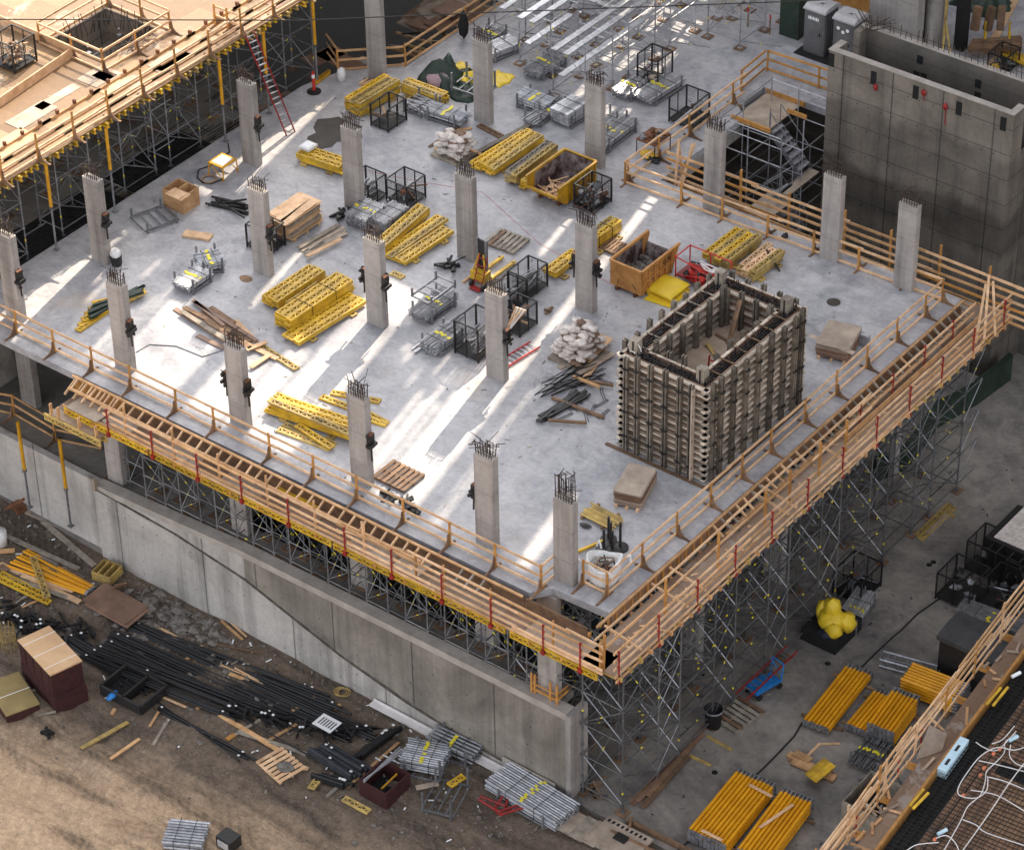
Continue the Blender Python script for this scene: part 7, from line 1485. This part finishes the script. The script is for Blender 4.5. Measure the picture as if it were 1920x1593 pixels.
# crates with wooden tops
def topped(px, py, dirp, lx, ly, h, lab, side, top, nb=3, step=True):
    a, d, l, L_ = frame((px, py), dirp, D); t = thing('packing_crate', lab, 'crate', a, math.atan2(d.y, d.x)); sgn = 1 if Z.cross(d).dot(l) > 0 else -1
    b = MB(); y0, y1 = (0, ly) if sgn > 0 else (-ly, 0); b.box((0, y0, 0), (lx, y1, h*.98)); part('body', b, side, t)
    if step: b = MB(); b.box((-.03, y0-.12, 0), (lx+.03, y1+.03, h*.45)); part('lower_tier', b, side, t)
    b = MB(); b.box((-.02, y0-.02, h*.982), (lx+.02, y1+.02, h+.03)); part('lid', b, top, t)
    for k in range(nb): b = MB(); yy = y0+(y1-y0)*(k+.5)/nb; b.box((-.03, yy-.012, h+.031), (lx+.03, yy+.012, h+.037)); part('strap', b, 'lens', t)
    for k in range(nb+1): b = MB(); yy = y0+(y1-y0)*(k+.3)/(nb+1); b.box((-.02 if True else 0, yy-.04, h*.5), (-.003, yy+.04, h*.97)); part('batten', b, side, t)
    return t
topped(105, 1338, (160, 1312), 1.35, 2.5, 2.0, 'tall dark maroon crate with a fresh plywood lid and white straps', 'maroon', 'ply')
topped(15, 1360, (68, 1340), 1.35, 2.1, .5, 'low crate with an olive plywood lid at the left border', 'maroon', mat('olive_plywood', (.28, .20, .075), (.2, .14, .055), 1.5), 1, False)
# black bars
BB = [((225, 1165), (690, 1378), 6, .045), ((210, 1190), (650, 1385), 6, .045), ((200, 1205), (560, 1370), 5, .045), ((180, 1215), (520, 1345), 5, .045), ((170, 1222), (455, 1335), 5, .04), ((155, 1232), (430, 1345), 4, .04), ((250, 1172), (640, 1330), 5, .05), ((300, 1330), (463, 1420), 3, .05), ((290, 1310), (455, 1428), 1, .03), ((455, 1345), (592, 1424), 1, .03), ((130, 1195), (300, 1290), 5, .05), ((120, 1200), (270, 1300), 4, .05), ((265, 1180), (600, 1300), 4, .04), ((230, 1195), (590, 1352), 4, .045)]
for i, (p, q, n_, r_) in enumerate(BB):
    t = thing('bar_bundle', 'bundle of long black coated bars lying on the dirt below the wall', 'bar bundle', dz(*p), group='long black bar bundles on the dirt')
    if i == 7: t['label'] = 'short black bundle pointing at the tan wheel ruts'
    if i == 8: t['label'] = 'single long black bar reaching toward the wheel ruts'
    if i == 9: t['label'] = 'single thin black bar ending near the short black pipes'
    for k in range(n_): a, c = dz(*p, .1+.06*(k % 2)), dz(*q, .1+.06*(k % 2)); o = Vector((R.uniform(-.03, .03), .085*(k-n_/2)+R.uniform(-.04, .04), 0)); o2 = Vector((R.uniform(-.6, .6), .085*(k-n_/2)+R.uniform(-.06, .06), 0)); b = MB(); b.tube(a+o, c+o2, r_, 6); part('bar', b, 'rebarb', t, True)
    for u in (.03, .96): b = MB(); o = dz(*p, .22)*(1-u)+dz(*q, .22)*u; b.box((o.x-.05, o.y-.03, o.z), (o.x+.04, o.y+.03, o.z+.02)); part('paper_tag', b, 'lens', t, True)
for p, q in (((350, 1238), (380, 1212)), ((365, 1240), (376, 1232)), ((370, 1330), (382, 1318)), ((548, 1335), (568, 1322)), ((580, 1312), (592, 1306)), ((628, 1330), (638, 1322)), ((210, 1340), (216, 1330))): dplank(p, q, 'short timber spacer under the long black bars', 'timber spacers under the black bars', .14, .1, 'lum', .05, 'spacer')
SB = [((585, 1410), (665, 1462), 7), ((608, 1405), (685, 1450), 7), ((590, 1455), (650, 1475), 4), ((665, 1425), (740, 1370), 6), ((560, 1375), (700, 1372), 8), ((430, 1335), (470, 1342), 5), ((480, 1345), (540, 1358), 6), ((0, 1160), (90, 1175), 7), ((40, 1188), (160, 1165), 6), ((75, 1212), (175, 1195), 5), ((10, 1140), (60, 1195), 5), ((225, 1280), (310, 1262), 4)]
SBL = ['short dark blue grey pipe bundle right of the pale pallet', 'second short pipe bundle touching the first one', 'low pipe bundle beside the yellow girder piece', 'black pipe bundle slanting beside the brown pole', 'heap of black hoops at the end of the long bars', 'small heap of black clips with white tags', 'small black heap right of the clip heap', 'black steel frames at the left border of the dirt', 'black steel pieces behind the tall maroon crate', 'black steel pieces left of the long bars', 'black scrap cut by the left border', 'black steel pieces behind the open black frame']
for i, (p, q, n_) in enumerate(SB):
    t = thing('pipe_bundle' if i < 4 else 'steel_heap', SBL[i], 'pipe bundle' if i < 4 else 'steel heap', dz(*p))
    for k in range(n_*(1 if i < 4 else 3)):
        b = MB()
        if i < 4: a, c = dz(*p, .12+.12*(k//3)), dz(*q, .12+.12*(k//3)); o = Vector((.1*(k % 3), .16*((k % 3)-1), 0)); b.tube(a+o, c+o, .08, 7)
        else:
            u = R.random(); c = dz(*p)*(1-u)+dz(*q)*u+Vector((R.uniform(-.3, .3), R.uniform(-.3, .3), R.uniform(.05, .3))); e = Vector((R.uniform(-.5, .5), R.uniform(-.35, .35), R.uniform(-.1, .15))); b.bar(c-e, c+e, .08, .07)
        part('pipe' if i < 4 else 'piece', b, 'rebarb' if i > 1 else mat('slate_pipe', (.035, .038, .045), (.02, .022, .027), 3) if k == 0 and i == 0 else (bpy.data.materials.get('slate_pipe') if i < 2 else 'rebarb'), t, True)
    for k in range(3): u = R.random(); o = dz(*p, .36)*(1-u)+dz(*q, .36)*u; b = MB(); b.box((o.x-.05, o.y-.05, o.z), (o.x+.05, o.y+.04, o.z+.02)); part('paper_tag', b, 'lens', t, True)
t = thing('steel_tray', 'open black steel frame box with a blue rag inside', 'steel frame', dz(190, 1300)); a, d, l, L_ = frame((190, 1300), (265, 1340), D)
for s_ in (0, 1.5): b = MB(); b.bar(a+l*s_+Z*.25, a+d*L_+l*s_+Z*.25, .1, .45); part('side', b, 'black', t, True)
for u in (0, .55, 1): b = MB(); b.bar(a+d*L_*u+Z*.25, a+d*L_*u+l*1.5+Z*.25, .1, .45); part('end', b, 'black', t, True)
b = MB(); b.bar(a+Z*.08, a+d*L_+Z*.08, 1.2, .02) if False else b.extr([a+Z*.06, a+d*L_*.55+Z*.06, a+d*L_*.55+l*1.5+Z*.06, a+l*1.5+Z*.06], Z*.03); part('bottom', b, 'dark', t, True)
b = MB(); b.lump(tuple(A(210, 1303, D+.4)), (.16, .35, .08), rr=.3, seed=9); smooth(solo('blue_rag', b, 'blue', 'bright blue rag in the open black steel frame', 'rag'))
b = MB()
for k in range(6): c = dz(90, 1378, .15); e = Vector((R.uniform(-.3, .3), R.uniform(-.2, .2), R.uniform(0, .1))); b.bar(c-e, c+e, .12, .12)
solo('black_scrap', b, 'dark', 'small black scrap lying alone on the dirt below the crates', 'scrap')
pallet(527, 1437, 'pale timber pallet with a burnt patch on the dirt', rad(-12), D+.02, 'lump', 1.25)
b = MB(); b.prism([(.35*math.cos(i*.52)*(1+.2*math.sin(i*2.1)), .28*math.sin(i*.52)) for i in range(12)], 0, .02); solo('soot_patch', b, 'rubble', 'dark dirt heap on the pale burnt pallet', 'dirt heap', at=tuple(A(535, 1437, D+.165)))
b = MB(); a, d, l, L_ = frame((595, 1355), (640, 1372), D); o = A(613, 1355, D+.5); b.box((o.x-.45, o.y-.35, o.z), (o.x+.45, o.y+.35, o.z+.02))
for k in range(6): b.box((o.x-.3+k*.12, o.y-.2, o.z+.02), (o.x-.25+k*.12, o.y+.2, o.z+.026), 1)
solo('slotted_sheet', b, ['lens', 'black'], 'white slotted sheet on the heap of black hoops', 'sheet')
# white channel along the wall
b = MB(); a, c = Vector(A(697, 1312, -1.35, 1)), None; p0, p1 = dz(700, 1318, .12), dz(963, 1450, .12); p0.y = p1.y = -1.25; 
p0 = Vector((A(700, 1316, D+.15).x, -1.2, D+.2)); p1 = Vector((A(963, 1448, D+.15).x, -1.2, D+.2)); b.bar(p0, p1, .3, .1); b.bar(p0+Vector((0, .14, .05)), p1+Vector((0, .14, .05)), .04, .16); solo('white_channel', b, 'pvc', 'long white channel lying along the foot of the retaining wall', 'channel')
b = MB(); b.box((-2.6, -1.02, D+.25), (-.15, -.965, D+.75)); solo('wall_patch', b, 'pale', 'pale low board fixed at the foot of the wall near its end', 'board')
# steel tubes and frames at bottom centre
bundle((757, 1450), (820, 1462), 1.3, 11, 5, 'banded tubes on a pallet below the white channel', z=D+.05, mt='tubeb', r=.05); rack((757, 1455), (822, 1470), 1.3, 'grey pallet under the tubes below the white channel', z=D+.05, h=.9)
bundle((805, 1408), (875, 1440), .9, 5, 3, 'sparse tubes in the pallet frame right of the banded tubes', z=D+.05, mt='galv', r=.045); rack((805, 1412), (878, 1442), .9, 'grey pallet frame with tall posts below the white channel', z=D+.05, h=.9)
bundle((922, 1495), (1028, 1560), 1.4, 12, 5, 'largest banded tube bundle lying at the end of the wall', z=D+.05, mt='tubeb', r=.06); rack((930, 1500), (1025, 1555), 1.4, 'grey pallet under the largest tube bundle', z=D+.05, h=.7)
rack((790, 1520), (850, 1535), 1.7, 'empty grey pallet frame beside the largest tube bundle', z=D+.05, h=1.0, m='galvd')
bundle((312, 1600), (372, 1606), 1.3, 9, 3, 'tube bundle cut by the bottom border', z=D-.0, mt='tubeb', r=.05, tags=False)
for k in range(3): b = MB(); b.tube(dz(684, 1498, .9+.05*k), dz(752+k*4, 1440+k*3, 1.1), .04, 6); solo('loose_tube', b, 'alu', 'loose grey tube laid across the rusty open box', 'tube', 'loose tubes across the rusty box')
for k in range(3): b = MB(); b.tube(dz(705+k*14, 1430-k*5, .3), dz(765+k*8, 1465-k*12, .3), .035, 6); solo('loose_tube', b, 'alu', 'loose grey tube lying left of the banded tubes', 'tube', 'loose tubes left of the banded tubes')
t = thing('rusty_box', 'rusty open steel box with tubes laid across it', 'steel box', dz(725, 1518)); t.rotation_euler = (0, 0, rad(0))
for lo, hi in (((-1.3, 0), (0, .06)), ((-1.3, 1.34), (0, 1.4)), ((-1.3, .062), (-1.24, 1.338)), ((-.06, .062), (0, 1.338))): b = MB(); b.box((lo[0], lo[1], 0), (hi[0], hi[1], .8)); part('side', b, 'maroon', t)
b = MB(); b.box((-1.24, .06, .02), (-.06, 1.34, .1)); part('bottom', b, 'dark', t)
b = MB(); b.tube(dz(716, 1496, .5), dz(745, 1468, .5), .04, 6); solo('orange_stick', b, 'orange', 'orange stick lying in the rusty open box', 'stick')
t = thing('red_trestle', 'tangled red steel frame lying against the largest tube bundle', 'steel frame', dz(940, 1530)); pr = [((898, 1510), (930, 1535)), ((930, 1535), (985, 1522)), ((900, 1504), (948, 1528)), ((950, 1497), (985, 1520)), ((948, 1528), (955, 1498)), ((925, 1530), (950, 1500)), ((960, 1500), (975, 1528)), ((905, 1515), (940, 1540)), ((935, 1540), (985, 1530))]
for p, q in pr: b = MB(); b.tube(dz(*p, .35), dz(*q, .5), .05, 6); part('tube', b, 'red', t, True)
b = MB(); o = dz(430, 1585, .05); b.box((o.x-.35, o.y-.3, o.z), (o.x+.35, o.y+.3, o.z+.5)); b.box((o.x-.25, o.y-.34, o.z+.1), (o.x+.25, o.y-.302, o.z+.4), 1); solo('floodlight', b, ['black', 'greyt'], 'small black box lamp at the bottom border', 'lamp')
for k in range(3): b = MB(); o = dz(638, 1297, .05); b.path([o+Vector((.25*math.cos(i*.6)+.1*k, .25*math.sin(i*.6), .03*k)) for i in range(12)], .022, 5); solo('yellow_rope', b, 'yelw', 'yellow rope coil near the foot of the wall', 'rope coil', 'yellow rope coils near the wall')
b = MB(); o = dz(18, 1215, .3)
for k in range(12): a_ = k*.5236; b.tube((o.x+.3*math.cos(a_), o.y+.3*math.sin(a_), o.z-.3), (o.x+.3*math.cos(a_), o.y+.3*math.sin(a_), o.z+.9), .014, 4)
for z_ in (0, .3, .6): b.path([(o.x+.3*math.cos(a*.5236), o.y+.3*math.sin(a*.5236), o.z+z_) for a in range(13)], .012, 4)
solo('bar_cage', b, 'yelw', 'small round yellow bar cage left of the maroon crate', 'bar cage')
b = MB(); b.lathe([(0, 0), (.26, 0), (.3, .7), (0, .7)], tuple(dz(2, 1020)), 12); smooth(solo('white_bucket', b, 'white', 'white bucket at the left border beside the planks', 'bucket'))
b = MB(); a, c = dz(10, 960, .2), A(45, 935, D+1.2); b.bar(a, c, .12, .1); b.bar(dz(30, 950, .1), dz(42, 962, .1), .4, .5); solo('rusty_bracket', b, 'rust', 'rusty steel bracket leaning at the recessed wall', 'bracket')
for px, pt, pb in ((44, 835, 950), (121, 867, 985)):
    q = A(px+12, pb, -1.15, 1); long_prop(q.x, -1.15, q.z, 4.4, 'orange topped prop standing against the recessed wall', 'props against the recessed wall', .45)
b = MB(); b.bar((-23.15, -.95, -6.0), (-23.15, -.95, -5.4), .2, .12); solo('form_stub', b, 'plyg', 'grey timber stub at the wall jog', 'timber stub')
b = MB()
for k in range(900):
    x, y = R.uniform(-30, .2), -1.1-abs(R.gauss(0, 3.2)); r_ = abs(R.gauss(0, .035))+.02
    if y < -14: continue
    b.lump((x, y, dirt_z(x, y)+r_*.3), (r_*R.uniform(.8, 1.6), r_, r_*.7), rr=.4, seed=k, n=5)
for k in range(260):
    o = dz(330+R.gauss(0, 55), 1165+R.gauss(0, 34)); r_ = abs(R.gauss(0, .1))+.04
    if o.y < -1.2: b.lump((o.x, o.y, o.z+r_*.2), (r_*R.uniform(.8, 1.6), r_, r_*.5), rr=.4, seed=k, n=6)
tag(link('stones', b.mesh('stones', 'rubble')), kind='stuff')
b = MB()
for k in range(260):
    x, y = R.uniform(-30, .2), -1.2-abs(R.gauss(0, 2.8)); a_ = R.uniform(0, 3.14); l_ = R.uniform(.05, .3); z_ = dirt_z(x, y)+.03
    b.bar((x, y, z_), (x+math.cos(a_)*l_, y+math.sin(a_)*l_, z_+.03), R.uniform(.03, .07), .02, R.choice([0, 0, 1]))
tag(link('splinters', b.mesh('splinters', ['lumg', 'lens'])), kind='stuff')
b = MB()
for k in range(240):
    x, y = R.uniform(-29, 1), R.uniform(-.2, 22); a_ = R.uniform(0, 3.14); l_ = abs(R.gauss(.06, .07)); 
    b.bar((x, y, .012), (x+math.cos(a_)*l_, y+math.sin(a_)*l_, .014), R.uniform(.02, .05), .015, R.choice([0, 1, 1, 0]))
tag(link('deck_litter', b.mesh('deck_litter', ['lumg', 'rubble', 'rebarb'])), kind='stuff')
b = MB()
for k in range(260):
    x, y = R.uniform(.5, 12), R.uniform(-.6, 26); a_ = R.uniform(0, 3.14); l_ = abs(R.gauss(.08, .1))
    b.bar((x, y, G+.012), (x+math.cos(a_)*l_, y+math.sin(a_)*l_, G+.014), R.uniform(.02, .06), .015, R.choice([0, 1, 1, 2]))
tag(link('yard_litter', b.mesh('yard_litter', ['lumg', 'rubble', 'rebarb'])), kind='stuff')
